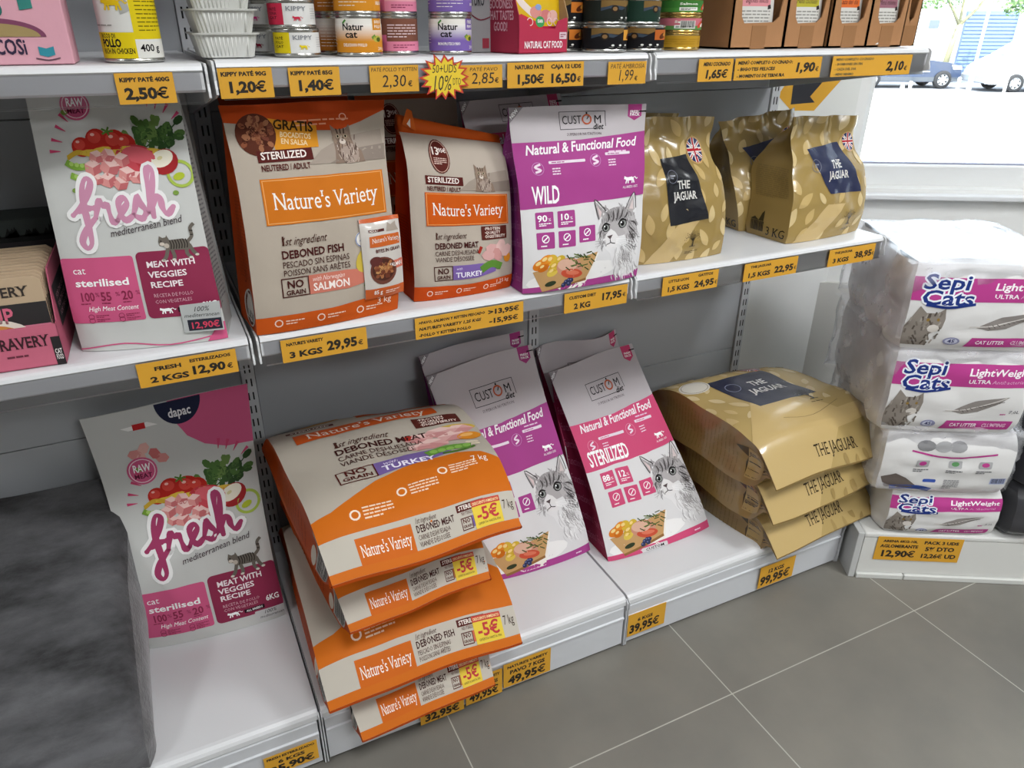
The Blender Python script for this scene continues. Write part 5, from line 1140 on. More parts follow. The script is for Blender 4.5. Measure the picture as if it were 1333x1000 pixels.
for e in (0, 1): mo.grid(lambda u, k: cush(u, np.full_like(k, e))*k[:, None]+cback(u, np.full_like(k, e))*(1-k)[:, None], 40, 4, '#5d5d60', 'plush', flip=(e == 0))
mo.grid(cback, 4, 8, '#5d5d60', 'plush', flip=True)
tag(mo.build('plush_cushion', None, (-.5, -.27, .153)), 'big dark grey plush cushion lying on the base shelf at left', 'cushion')

# ------------------------------------------------------------------ soup carton on the middle shelf
org = (-.33, -.38, MS); yaw = R(-2)
root = thing('soup_carton', 'pink open display carton of soup sachets on middle shelf at left', 'carton', org, yaw)
mo = M(); PK = '#c9677f'; T = .0015; hw = .0725; d0, d1 = -.05, .17
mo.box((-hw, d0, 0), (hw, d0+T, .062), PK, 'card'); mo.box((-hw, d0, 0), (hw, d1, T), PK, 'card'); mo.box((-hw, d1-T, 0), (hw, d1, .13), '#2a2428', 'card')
for sx in (-1, 1): mo.prism([(d0, 0), (d1, 0), (d1, .13), (d0+.05, .13), (d0+.012, .062), (d0, .062)], sx*hw-(T if sx > 0 else 0), sx*hw+(0 if sx > 0 else T), '#b4566e', 'card', frame=lambda a, y, b: (y, a, b))
s = Sheet(.5); s.text('BRAVERY', .66, .22, .11, '#3a1620', fit=.48, al='c', serif=True, bold=True, L=1); s.lines(.52, .12, .82, .16, 1, .02, '#6d2c3d', 1); s.rect(.92, .0, 1, .3, '#221c1e', 1); s.text('CAT', .96, .12, .05, '#e9e2e0', fit=.06, al='c', bold=True, L=2); s.text('FOOD', .96, .06, .05, '#e9e2e0', fit=.06, al='c', bold=True, L=2)
s.lay(mo, plane_fn((-hw, d0, 0), (2*hw, 0, 0), (0, 0, 1)), (1, 1), 'card')
s = Sheet(.5); s.rect(.2, .1, .75, .38, '#2a2226', 1)
for k in range(3): s.text('FOR THE CAT', .47, .27-.06*k, .035, '#d9a2b0', fit=.4, al='c', L=2)
s.lay(mo, plane_fn((hw, d0, .02), (0, d1-d0, 0), (0, 0, 1)), (1, 1), 'card'); mo.build('carton_body', root)
def sachet(label, loc, rz, front=False):
    mo = M(); hh = .118; wd = .066
    mo.prism([(-wd, 0), (wd, 0), (wd, hh), (wd-.008, hh+.006), (-wd+.008, hh+.006), (-wd, hh)], -.003, .003, '#b9a184', 'paper', bev=.001)
    s = Sheet(.95); s.rect(0, .42, 1, .66, '#221e1f', 1); s.text('SOUP', .44, .46, .16, '#d2647f', fit=.46, al='c', bold=True, L=2); s.text('BRAVERY', .55, .74, .1, '#2e2520', fit=.6, al='c', serif=True, bold=True, L=2)
    s.rect(0, 0, 1, .42, '#c9738a', 1); s.ell(.4, .28, .42, .24, 0, '#e4dccf', 2, 26); s.ell(.4, .28, .34, .18, 0, '#cf8a45', 2.5, 24); rnd = random.Random(4)
    for k in range(30): s.ell(.4+rnd.uniform(-.26, .26), .28+rnd.uniform(-.12, .12), .04, .025, k, rnd.choice(['#c9622f', '#e0a95c', '#b8552a', '#e9c27c']), 3+.01*k, 7)
    s.text('CHICKEN', .5, .03, .1, '#4a1d2a', fit=.6, al='c', bold=True, L=4); s.poly([(.82, .02), (.97, .04), (.99, .18), (.84, .16)], '#221c1e', 4)
    s.lay(mo, plane_fn((-wd, -.003, 0), (2*wd, 0, 0), (0, 0, 1)), (1, 1), 'paper')
    o = mo.build('soup_sachet'); tag(o, label, 'sachet', 'soup sachets in the pink carton'); o.location = loc; o.rotation_euler = (R(-8), 0, rz); return o
s0 = sachet('front soup sachet with orange soup bowl in the pink carton', (-.332, -.418, MS+.004), yaw, True)
for k in range(1, 15):
    c = s0.copy(); COL.objects.link(c); c.location = (-.332+.0004*k, -.418+.0115*k, MS+.004+.0012*(k % 3)); c['label'] = 'beige soup sachet filed behind the front one in the pink carton'

org = (-.408, -.13, MS); root = thing('dark_carton', 'dark carton with black grass print behind the soup carton', 'carton', org)
mo = M(); mo.box((-.15, -.03, 0), (.15, .06, .155), '#3f4644', 'card', bev=.001)
s = Sheet(.55); rnd = random.Random(9)
s.rect(0, 0, 1, .43, '#131415', 1)
for k in range(36): a = rnd.uniform(0, 1); l = rnd.uniform(.03, .07); s.poly([(a-.02, .42), (a+.02, .42), (a+rnd.uniform(-.01, .01), .43+l)], '#131415', 1)
s.lay(mo, plane_fn((-.15, -.03, 0), (.3, 0, 0), (0, 0, 1)), (1, 1), 'card'); mo.build('carton_body', root)
# ------------------------------------------------------------------ cat litter
def litter_face(H, back=False, seed=1):
    s = Sheet(H); C = '#b5428a'
    if not back:
        s.rect(.0, .6*H, 1, .86*H, C, 1)
        for t, yy, f in (('Sepi', .735, .3), ('Cats', .565, .34)):
            for k in range(8): s.text(t, .06+.012*math.cos(k*.785), yy*H+.012*math.sin(k*.785), .15*H, '#e9edf4', fit=f, bold=True, ital=.12, L=2+.02*k)
            s.text(t, .06, yy*H, .15*H, '#26397f', fit=f, bold=True, ital=.12, L=3)
        s.stroke([(.1, .56*H), (.25, .535*H), (.42, .575*H)], .02, '#26397f', 3)
        s.text('LightWeight', .52, .735*H, .075*H, '#f4eef2', fit=.45, bold=True, ital=.15, L=2); s.text('ULTRA', .53, .645*H, .045*H, '#f4eef2', fit=.16, bold=True, L=2); s.text('Antibacterial', .7, .645*H, .04*H, '#dca8c8', fit=.24, ital=.2, L=2)
        # tabby cat
        s.poly([(.0, .06*H), (.0, .3*H), (.04, .44*H), (.07, .54*H), (.12, .46*H), (.19, .46*H), (.235, .52*H), (.25, .4*H), (.24, .28*H), (.16, .2*H), (.17, .06*H)], '#8d857d', 2)
        rnd = random.Random(3)
        for k in range(40): a, b = rnd.uniform(.01, .23), rnd.uniform(.1, .48)*H; s.stroke([(a, b), (a+rnd.uniform(-.02, .02), b-.05*H)], .012, rnd.choice(['#6d655e', '#a39b92', '#7a726a', '#5a524b']), 3)
        s.ell(.14, .38*H, .012, .012, 0, '#8f7440', 4, 8); s.ell(.205, .385*H, .01, .012, 0, '#8f7440', 4, 8); s.ell(.185, .28*H, .04, .03, 0, '#d8d2cb', 3.5, 8)
        # feather
        s.poly([(.47, .3*H), (.55, .27*H), (.66, .3*H), (.78, .4*H), (.86, .49*H), (.74, .47*H), (.62, .43*H), (.53, .36*H)], '#8a8480', 2); s.stroke([(.42, .31*H), (.58, .33*H), (.84, .48*H)], .008, '#cfcac6', 3)
        for k in range(10): s.stroke([(.54+.028*k, .325*H+.011*k*H), (.56+.03*k, .29*H+.016*k*H)], .005, '#5e5854', 3)
        s.text('7,0L', .93, .28*H, .04*H, '#55505a', fit=.08, al='c', L=2); s.lines(.83, .25*H, .9, .29*H, 1, .01, '#b5428a', 2)
        s.ell(.33, .13*H, .055, .05*H, 0, '#8d8fb0', 2, 18); s.ell(.33, .13*H, .042, .036*H, 0, '#c9cce0', 2.5, 18); s.text('45', .33, .11*H, .045*H, '#34386a', al='c', fit=.05, bold=True, L=3)
        s.poly([(.42, .06*H), (.46, .18*H), (.95, .18*H), (.95, .06*H)], C, 2); s.text('CAT LITTER', .49, .1*H, .045*H, '#f4e9f0', fit=.2, bold=True, L=3); s.text('CLUMPING', .73, .1*H, .045*H, '#e5c4d8', fit=.18, bold=True, L=3)
    else:
        s.stroke([(.2, .72*H), (.5, .63*H), (.85, .7*H)], .015, C, 1)
        for k, (x, c) in enumerate(((.3, '#8a8a8c'), (.43, '#a4a4a6'), (.54, '#9a9a9c'))): s.ell(x, .8*H, .07, .08*H, 0, c, 1, 14)
        for k, (x, c) in enumerate(((.3, '#b5428a'), (.55, '#5d8f5e'), (.78, '#c04a8f'))): s.rrect(x-.05, .47*H, x+.05, .58*H, .01, '#a9a9ab', 1); s.ell(x, .53*H, .03, .035*H, 0, c, 2, 10); s.lines(x-.06, .38*H, x+.06, .44*H, 2, .01, '#77777a', 1, k)
        s.poly([(.06, .08*H), (.02, .26*H), (.12, .34*H), (.2, .28*H), (.3, .14*H), (.26, .07*H)], '#6d645f', 1.5); s.stroke([(.1, .08*H), (.3, .11*H), (.42, .06*H)], .05, '#3e57a5', 1.7)
        s.rrect(.34, .21*H, .44, .26*H, .01, '#3e57a5', 1); s.lines(.5, .1*H, .62, .27*H, 6, .008, '#8f8f92', 1); barcode(s, .86, .2*H, .98, .3*H, 1, 1, bg='#aab4d8')
    return s
# packs: row heights along the column, three deep; plinth coordinates (s along the front, n behind it)
RW = [(.148, .285, 1.578, .278, .012), (.286, .462, 1.522, .315, .0), (.464, .680, 1.494, .318, -.004), (.682, .885, 1.486, .33, -.008)]
PKR = [(0, 0, .86, -.14, .94), (.08, .008, .98, -.1, .98), (.3, .016, 1.06, -.06, 1), (.6, .018, 1.06, -.06, 1), (.88, .01, .98, -.1, .985), (1, 0, .86, -.14, .95)]
pos_words = ['bottom', 'second lowest', 'third', 'top']
for r, (z0, z1, s0_, wd, n0) in enumerate(RW):
    for dpt in range(3):
        nn = n0+.004+dpt*.128; sh = .0 if dpt == 0 else .006*dpt
        q = [pl(s0_+sh, nn, z0+.001), pl(s0_+wd+sh, nn, z0+.001), pl(s0_+wd+sh, nn+.006, z1-.001), pl(s0_+sh, nn+.006, z1-.001)]
        H = (z1-z0)/wd; back = (r == 1)
        if dpt == 0:
            lb = ['bottom front pack of cat litter, sitting on the white plinth', 'second lowest front pack of cat litter, turned to show its back', 'third front pack of cat litter from the bottom, with tabby and feather', 'topmost front pack of cat litter under loose plastic film'][r]
        else:
            lb = '%s white cat litter pack of its row, %s layer of the stack' % (('middle', 'rearmost')[dpt-1], pos_words[r])
        bag('cat_litter_pack', lb, 'cat litter', q, .122, litter_face(H, back) if dpt == 0 else None, ('#dddcdb', '#e6e6e6', '#e0e0e0'), 'satin_film', PKR, 'cat litter packs stacked on the plinth', bulge=.008, amp=.004, freq=5, crum=.002, seed=60+r*3+dpt, res=(26, 22),
            gsheet=None)
def film(name, label, s0, s1, n0, n1, z0, z1, seed, open_bottom=True):
    mo = M()
    def wr(P, u, v): return P
    def ringf(u, v):
        # closed loop around the packs
        per = np.array([0, .32, .5, .82, 1.0]); c = [(s0, n0), (s1, n0), (s1, n1), (s0, n1), (s0, n0)]
        a = np.interp(u, per, [p[0] for p in c]); b = np.interp(u, per, [p[1] for p in c])
        k = 1+.006*np.sin(v*9+u*20); off = .010*vnoise(u*26, v*4, seed)+.012*np.abs(vnoise(u*14+3, v*5, seed+1))+.004*vnoise(u*60, v*14, seed+4)
        cs, cn = (s0+s1)/2, (n0+n1)/2; ds, dn = a-cs, b-cn; L = np.sqrt(ds**2+dn**2)
        a = a+ds/L*off; b = b+dn/L*off
        z = z0+(z1-z0)*v+.02*vnoise(u*8, v*3, seed+2)*(1-v)
        P = np.stack([a, b, z], 1) @ np.array([[SD.x, SD.y, 0], [ND.x, ND.y, 0], [0, 0, 1]]); P[:, 0] += ND.x*PC; P[:, 1] += ND.y*PC; return P
    mo.grid(ringf, 90, 24, '#ffffff', 'wrap_film')
    def topf(u, v):
        a = s0-.008+(s1-s0+.016)*u; b = n0-.008+(n1-n0+.016)*v; e = np.clip(16*u*(1-u)*v*(1-v), 0, 1)**.3
        z = z1+.014*e+.016*vnoise(u*6, v*6, seed+3)*e+.008*crumple(u*4, v*5, seed+6)*e
        P = np.stack([a, b, z], 1) @ np.array([[SD.x, SD.y, 0], [ND.x, ND.y, 0], [0, 0, 1]]); P[:, 0] += ND.x*PC; P[:, 1] += ND.y*PC; return P
    mo.grid(topf, 26, 26, '#ffffff', 'wrap_film')
    o = mo.build(name, None, pl(s0, n0, z0)); tag(o, label, 'plastic film')
film('plastic_wrap', 'clear crinkled plastic wrap around the topmost row of cat litter packs', 1.476, 1.834, -.014, .374, .70, .886, 90)
film('plastic_wrap', 'clear crinkled plastic wrap around the third row of cat litter packs', 1.484, 1.826, -.010, .374, .47, .678, 95)
film('plastic_wrap', 'clear crinkled plastic wrap around the second lowest row of cat litter packs', 1.512, 1.85, -.006, .374, .30, .46, 99)

# dark bags at the right edge
DRK = [(0, 0, .5, -.2, .94), (.12, .02, .95, -.1, 1), (.5, .03, 1.1, -.08, 1), (.85, .02, .95, -.1, 1), (1, 0, .5, -.2, .94)]
lb = ['dark grey bag with white word, lowest of three at right edge', 'dark glossy bag in the middle of three at right edge', 'dark glossy bag topmost of three at right edge']
for k, (z0, z1) in enumerate(((.149, .30), (.302, .42), (.422, .53))):
    s = Sheet(.45); 
    if k == 0: s.text('gloria', .17, .3, .075, '#d9d9dc', fit=.25, al='c', bold=True, L=1)
    q = [pl(1.888, .02, z0), pl(2.26, .02, z0), pl(2.26, .03, z1), pl(1.888+.012*k, .03, z1)]
    bag('litter_bag', lb[k], 'bag', q, .2, s, ('#3c3c40', '#333337', '#333337'), 'gloss_film', DRK, bulge=.02, amp=.006, crum=.006, seed=110+k, res=(22, 16))
# ------------------------------------------------------------------ goods on the upper shelf
def cyl_fn(r, z0, h, per, a0=-90):
    """sheet x 0..1 wraps round the tin, x = .5 faces the shop; sheet unit = circumference"""
    def f(u, v):
        a = R(a0)+(np.asarray(u)-.5)*2*math.pi; z = z0+np.asarray(v)*per
        N = np.stack([np.cos(a), np.sin(a), np.zeros_like(a)], 1); return N*r+np.stack([np.zeros_like(a), np.zeros_like(a), z], 1), N
    return f
def tin(name, label, loc, r, h, label_col, art, group, rz=0, rim='#b8b7b2', lid='#b9b8b4', gold=False, full=False):
    root = thing(name, label, 'tin', loc, rz, group)
    mo = M(); c = '#c2a25e' if gold else rim
    mo.lathe([(0, .0012), (r*.9, .001), (r*.99, 0), (r*1.012, .0015), (r*1.012, .0035), (r*.985, .0045), (r*.985, h-.0045), (r*1.012, h-.0035), (r*1.012, h-.001), (r*.99, h), (r*.95, h-.0005), (r*.93, h-.003), (0, h-.003)], c, 'tinplate', seg=40)
    mo.build('tin_body', root)
    m2 = M(); z0, z1 = (.005, h-.005)
    m2.lathe([(r*.992, z0), (r*.992, z1)], label_col, 'satin_film', seg=40)
    per = 2*math.pi*r; H = (z1-z0)/per
    s = Sheet(H); art(s, H); s.lay(m2, cyl_fn(r*.992, z0, z1-z0, per), (80, 1), 'satin_film', base=.0003, step=.00012); m2.build('label_wrap', root)
    return root
def art_kippy(col, fl):
    def f(s, H):
        for k in (0, .5):
            s.rect(.25+k*.98-.02, 0, .42+k-.02, H, col, 1)
            s.text('KIPPY', .42+k, .66*H, .2*H, '#8b8d92', fit=.14, bold=True, L=2); art_cat_icon(s, .49+k, .3*H, .045, col)
            for q, t in enumerate(('PATÉ', fl, 'CAT')): s.text(t, .315+k, (.66-.2*q)*H, .13*H, '#5b2030' if col != '#d8c11f' else '#4a4316', fit=.075, al='c', bold=True, L=2)
            s.lines(.6+k-.5, .25*H, .7+k-.5, .8*H, 5, .02*H, '#9a9a9c', 1, 3)
    return f
def art_natur(col, txt, sub):
    def f(s, H):
        s.rect(0, 0, 1, .34*H, col, 1)
        for k in range(10): s.rect(0, (.34+.05*k)*H, 1, (.39+.05*k)*H, tuple(np.array(lin(col))*(1-(k+.5)/10)+np.array(lin('#efece6'))*((k+.5)/10)), 1)
        s.text('Natur', .34, .66*H, .2*H, BLK, fit=.15, L=2, bold=True); s.text('cat', .36, .44*H, .2*H, BLK, fit=.085, L=2, bold=True); s.stroke([(.345, .86*H), (.37, .96*H)], .012, '#4f8a3c', 2)
        s.rect(.56, .66*H, .66, H, col, 1.5); 
        for q, t in enumerate(sub): s.text(t, .61, (.86-.14*q)*H, .09*H, '#f4efe6', fit=.07, al='c', bold=True, L=3)
        s.ell(.6, .4*H, .04, .1*H, 0, '#b8b04a', 2, 14); s.ell(.61, .38*H, .022, .07*H, 0, '#4f5d22', 3, 12); s.stroke([(.55, .42*H), (.58, .5*H)], .02, '#6f8f3c', 2)
        s.text(txt, .34, .18*H, .09*H, '#f7f2ea', fit=.17, bold=True, L=2); s.text('200 g', .6, .06*H, .1*H, '#f7f2ea', fit=.07, L=2)
        barcode(s, .72, .1*H, .86, .6*H, 3, 2); s.lines(.88, .1*H, .98, .9*H, 8, .02*H, '#f0eadf', 2); s.lines(.06, .1*H, .26, .9*H, 8, .02*H, '#f0eadf', 2)
    return f
def art_rev(col, c2):
    def f(s, H):
        s.rect(0, 0, 1, .3*H, c2, 1); s.lines(.38, .4*H, .62, .85*H, 5, .03*H, '#e6cfd0', 2, 2); s.lines(.42, .08*H, .6, .22*H, 2, .03*H, '#8a3a58', 2, 4); barcode(s, .42, .42*H, .58, .8*H, 5, 3) if col == '#e1a4ae' else None; s.rect(.3, .0, .37, .5*H, '#d06a8a', 1)
    return f
def art_black(f_):
    def f(s, H):
        s.poly([(.3, .62*H), (.38, .78*H), (.5, .7*H), (.55, .84*H), (.55, H), (.3, H)], '#7d6238', 1); s.poly([(.3, .5*H), (.36, .62*H), (.46, .55*H), (.5, .66*H), (.4, .78*H), (.3, .66*H)], '#3f4a58', 1.5)
        s.ell(.4, .6*H, .03, .18*H, 0, '#2c2622', 2, 16); s.ell(.4, .6*H, .018, .1*H, 0, '#8a6a45', 3, 12)
        s.rect(.55, .42*H, .72, .92*H, f_, 2); s.ell(.63, .62*H, .04, .14*H, .3, '#5a2c18', 3, 12); s.ell(.66, .7*H, .025, .1*H, .3, '#c98a3a', 3.5, 10)
        for k in range(3): s.ell(.46+.06*k, .18*H, .012, .05*H, 0, '#e9e7e2', 3, 8); s.lines(.435+.06*k, .06*H, .485+.06*k, .1*H, 1, .015*H, '#bdbab4', 3)
    return f
def art_green(c1, c2):
    def f(s, H):
        s.rect(0, .0, 1, .35*H, c2, 1); s.text('Salmon', .36, .6*H, .2*H, '#eef2e6', fit=.14, bold=True, L=2); s.rect(.36, .12*H, .5, .4*H, '#efeee8', 2); s.lines(.37, .16*H, .49, .34*H, 2, .05*H, '#2c4a2a', 3); s.ell(.58, .45*H, .04, .22*H, .5, '#c9482f', 2, 10); s.ell(.61, .4*H, .03, .16*H, .2, '#e8d9cf', 3, 10); s.rect(.66, .4*H, .72, .9*H, '#a9c94a', 2); barcode(s, .4, .1*H, .52, .8*H, 4, 3) if c1 == '#c9707c' else None
    return f
z = TS
tin('tall_tin', 'tall yellow and white tin reading 400 g on upper left shelf', (-.0865, -.404, z-.003), .0365, .112, '#d5d4cf', lambda s, H: (s.rect(.5, .0, .74, H, '#d9c21d', 1), s.rect(.5, .0, .74, .22*H, '#dcdad3', 1.5), s.rect(.24, 0, .5, .3*H, '#d9c21d', 1), art_cat_icon(s, .41, .62*H, .09, '#d9b51d'), s.poly([(.45, .5*H), (.5, .54*H), (.49, .72*H), (.44, .68*H)], '#a9a8a4', 2),
    s.text('RICCO DI', .3, .235*H, .05*H, BLK, fit=.1, L=2, bold=True), s.text('POLLO', .3, .135*H, .085*H, BLK, fit=.125, bold=2, L=2), s.text('RICH IN CHICKEN', .3, .055*H, .06*H, BLK, fit=.19, L=2, bold=True), s.text('400 g', .52, .08*H, .08*H, BLK, fit=.12, L=3, bold=True), s.lines(.53, .3*H, .72, .95*H, 14, .012*H, '#6d5f14', 2), s.lines(.26, .36*H, .48, .4*H, 1, .012*H, '#8c8a84', 2)), None, rz=R(6))
# aluminium trays
mo = M(); a, b = .044, .034
for q, (kk, zz) in enumerate(((.82, .0), (.84, .001))): pass
def ringr(hx, hy, zz, n=8):
    r = .014; p = []
    for cx, cy, a0 in ((hx-r, hy-r, 0), (-hx+r, hy-r, 90), (-hx+r, -hy+r, 180), (hx-r, -hy+r, 270)):
        for k in range(n+1): t = R(a0+k*90/n); p.append((cx+r*math.cos(t), cy+r*math.sin(t), zz))
    return p
def tray():
    mo = M(); hs = [(.033, .050, .0), (.034, .051, .001), (.040, .057, .0285), (.044, .061, .029), (.0445, .0615, .031), (.043, .060, .0312), (.039, .056, .0295)]
    V = []; 
    rings = [ringr(h[0], h[1], h[2]) for h in hs]; n = len(rings[0])
    F = []
    for i in range(len(rings)):
        for k, p in enumerate(rings[i]):
            w_ = (.0011 if (k % 2) else -.0002) if i in (1, 2) else 0; l = math.hypot(p[0], p[1]); V.append((p[0]*(1+w_/l*1.2), p[1]*(1+w_/l*1.2), p[2]))
    for i in range(len(rings)-1):
        for k in range(n): q = (k+1) % n; F.append([i*n+k, i*n+q, (i+1)*n+q, (i+1)*n+k])
    F.append(list(range(n))[::-1]); F.append([(len(rings)-1)*n+k for k in range(n)])
    mo.add(V, F, '#cfcfca', 'painted_metal', False)
    # fluting along the straight sides
    for sgn in (-1, 1):
        for k in range(11):
            x = -.026+.0052*k; mo.tube([(x*.95, sgn*.0512, .003), (x*1.02, sgn*.0568, .026)], .0011, '#d8d8d3', 'painted_metal', 5)
    return mo
t0 = None
for k in range(6):
    if t0 is None: t0 = tag(tray().build('foil_tray'), 'lowest aluminium tray of the stack beside the yellow tin', 'tray', 'stacked aluminium pet food trays'); o = t0
    else: o = t0.copy(); COL.objects.link(o); o['label'] = ['', 'second lowest aluminium tray of the stack', 'third aluminium tray from the bottom of the stack', 'fourth aluminium tray from the bottom of the stack', 'fifth aluminium tray, cut by the top edge of the photo', 'topmost aluminium tray of the stack'][k]
    o.location = (.0315+.0006*math.sin(k*3), -.375, z+.0003+.0292*k); o.rotation_euler = (0, 0, R(1.5*math.sin(k*2)))
# pink carton
org = (-.275, -.40, z-.003); root = thing('food_carton', 'pink cardboard box with dark lettering at the left end of upper shelf', 'box', org, R(-2))
mo = M(); mo.box((-.12, -.042, 0), (.12, .042, .21), '#d9a0ae', 'card', bev=.0015)
s = Sheet(.875); s.text('COCOSi', .68, .05, .068, '#2c1c3c', fit=.24, bold=True, al='c', L=1); s.ell(.66, .13, .24, .085, 0, '#7c3d5c', 1, 30, 0, 180); s.ell(.66, .13, .215, .062, 0, '#a08a5a', 1.5, 30, 0, 180)
for k in range(3): s.ell(.58+.065*k, .255, .026, .034, 0, '#1f6a62', 1, 14)
s.poly([(.85, .085), (.885, .075), (.92, .085), (.92, .045), (.885, .035), (.85, .045)], '#2b8a9c', 2); s.stroke([(.83, .03), (.885, .02), (.94, .03)], .006, '#5a3a4a', 2); s.lines(.5, .3, .78, .32, 1, .01, '#6d4256', 1); s.poly([(.81, .25), (.87, .26), (.87, .31), (.81, .3)], '#2b7d74', 2)
s.lay(mo, plane_fn((-.12, -.042, 0), (.24, 0, 0), (0, 0, 1)), (1, 1), 'card'); mo.build('box_body', root)
# small round tins
K = 'small pate tins'; r, h = .0325, .0365
kp = lambda lab, x, y, n, col, fl, rz=0: tin('pate_tin', lab, (x, y, z+h*n), r, h, '#dcdbd8', art_kippy(col, fl), K, rz=R(rz))
kp('small tin with yellow label at the bottom of the front stack', .1295, -.402, 0, '#d8c11f', 'POLLO', 8)
kp('small tin with pink-red label, second in the front stack', .1265, -.402, 1, '#c2304a', 'TUNA', 4)
kp('small tin with yellow label at the top of the front stack', .1295, -.401, 2, '#d8c11f', 'POLLO', 10)
kp('small dark red tin at bottom of the stack behind yellow tin', .112, -.318, 0, '#8f2238', 'TUNA', -50)
kp('small pink tin second in the stack behind the front tins', .112, -.318, 1, '#cf3f86', 'TUNA', -52)
kp('small tin third in the stack behind the front tins', .112, -.318, 2, '#8f2238', 'TUNA', -50)
N_ = 'cat food tins with bird-like stem logo'; N_ = 'larger cat food tins'
r2, h2 = .0335, .0545
nt = lambda lab, x, y, n, col, txt, sub, rz=0: tin('cat_food_tin', lab, (x, y, z+h2*n), r2, h2, '#e9e5dd', art_natur(col, txt, sub), N_, rz=R(rz))
nt('orange and white tin at the front, reading SOLO POLLO', .2205, -.407, 0, '#d18a2a', 'DELICIOSO POLLO', ('SOLO', 'POLLO'), 0)
nt('upper orange tin stacked on the SOLO POLLO tin', .2205, -.407, 1, '#d18a2a', 'DELICIOSO POLLO', ('SOLO', 'POLLO'), 95)
nt('brown and orange tin behind the SOLO POLLO tin', .207, -.325, 0, '#b8722c', 'DELICIOSO POLLO', ('SOLO', 'POLLO'), 100)
nt('upper brown and orange tin in the row behind SOLO POLLO', .207, -.325, 1, '#b8722c', 'DELICIOSO POLLO', ('SOLO', 'POLLO'), 100)
nt('purple and white tin at the front, beside the grey carton', .3705, -.395, 0, '#7a62a8', 'MONOPROTEICO PAVO', ('STERILIZED', 'PAVO'), 2)
nt('upper purple tin stacked on the purple and white tin', .3715, -.395, 1, '#7a62a8', 'MONOPROTEICO PAVO', ('STERILIZED', 'PAVO'), 100)
for n in range(2):
    tin('cat_food_tin', ['brown and pink tin beside the orange tin', 'upper pink tin with barcode beside the orange tins'][n], (.2895, -.375, z+h2*n), .0325, h2, ['#7d5142', '#e1a4ae'][n], art_rev(['#7d5142', '#e1a4ae'][n], ['#d9829c', '#d9829c'][n]), N_, rz=R(0))
# grey carton and the red display tray of pouches
org = (.436, -.31, z); root = thing('food_carton', 'grey carton with dark letters between purple tins and red carton', 'box', org)
mo = M(); mo.box((-.03, -.055, 0), (.03, .06, .15), '#8d8b8c', 'card', bev=.001)
s = Sheet(2.4); s.text('NATURO', .32, 1.15, .26, '#25232a', fit=.6, al='c', bold=True, L=1); s.stroke([(.2, .95), (.5, .8), (.85, .9)], .03, '#6b2030', 1); s.rect(.55, .1, .75, .35, '#8f2438', 1); s.lay(mo, plane_fn((-.03, -.055, 0), (.06, 0, 0), (0, 0, 1)), (1, 1), 'card'); mo.build('box_body', root)
org = (.5185, -.431, z); yaw = R(11); root = thing('display_carton', 'red display carton reading NATURAL CAT FOOD with yellow pouches', 'carton', org, yaw)
mo = M(); RD = '#b22446'; hw = .051; T = .0015; dp = .125
fp = [(-hw, 0), (hw, 0), (hw, .05), (hw-.004, .052), (.03, .047), (.024, .036), (-.026, .036), (-.032, .047), (-hw+.002, .056), (-hw, .056)]
mo.prism(fp, 0, T, RD, 'card'); mo.prism([(-hw, 0), (hw, 0), (hw, .12), (-hw, .12)], dp-T, dp, '#8f1c38', 'card')
for e in (-1, 1): mo.prism([(0, 0), (dp, 0), (dp, .14), (.035, .14), (.02, .1), (0, .054)], e*hw-(T if e > 0 else 0), e*hw+(0 if e > 0 else T), '#a31f3e' if e < 0 else '#a98a62', 'card', frame=lambda a, y, b: (y, a, b))
mo.box((-hw, 0, 0), (hw, dp, T), RD, 'card')
s = Sheet(.5); s.text('NATURAL CAT FOOD', .5, .075, .095, '#f3e8ea', fit=.78, al='c', bold=True, L=1); s.rrect(.82, .2, .97, .3, .01, '#d9c4ca', 1); s.lines(.84, .22, .95, .28, 2, .015, '#8a1c38', 2)
s.lay(mo, plane_fn((-hw, 0, 0), (2*hw, 0, 0), (0, 0, 1)), (1, 1), 'card')
s = Sheet(1); 
for k, t in enumerate(('GOODNESS', 'THAT TASTES', 'GOOD!')): s.text(t, .62, .52-.13*k, .1, '#e2a9b5', fit=(.52, .56, .3)[k], al='c', bold=True, L=1)
s.lay(mo, plane_fn((-hw, dp, 0), (0, -dp, 0), (0, 0, 1)), (1, 1), 'card'); mo.build('carton_body', root)
def pouch_mesh(w_, h_, t_, col, art, H):
    mo = M()
    def f(u, v): b = t_*np.clip(4*u*(1-u), 0, 1)**.6*np.clip(1-v, 0, 1)**.7; return np.stack([(u-.5)*w_, -b, v*h_], 1)
    def g(u, v): P = f(u, v); P[:, 1] *= -1; P[:, 1] += .0004; return P
    mo.grid(f, 12, 14, col, 'gloss_film'); mo.grid(g, 12, 14, col, 'gloss_film', flip=True)
    s = Sheet(H); art(s); s.lay(mo, with_normals(f, H), (12, 14), 'gloss_film', base=.0003); return mo
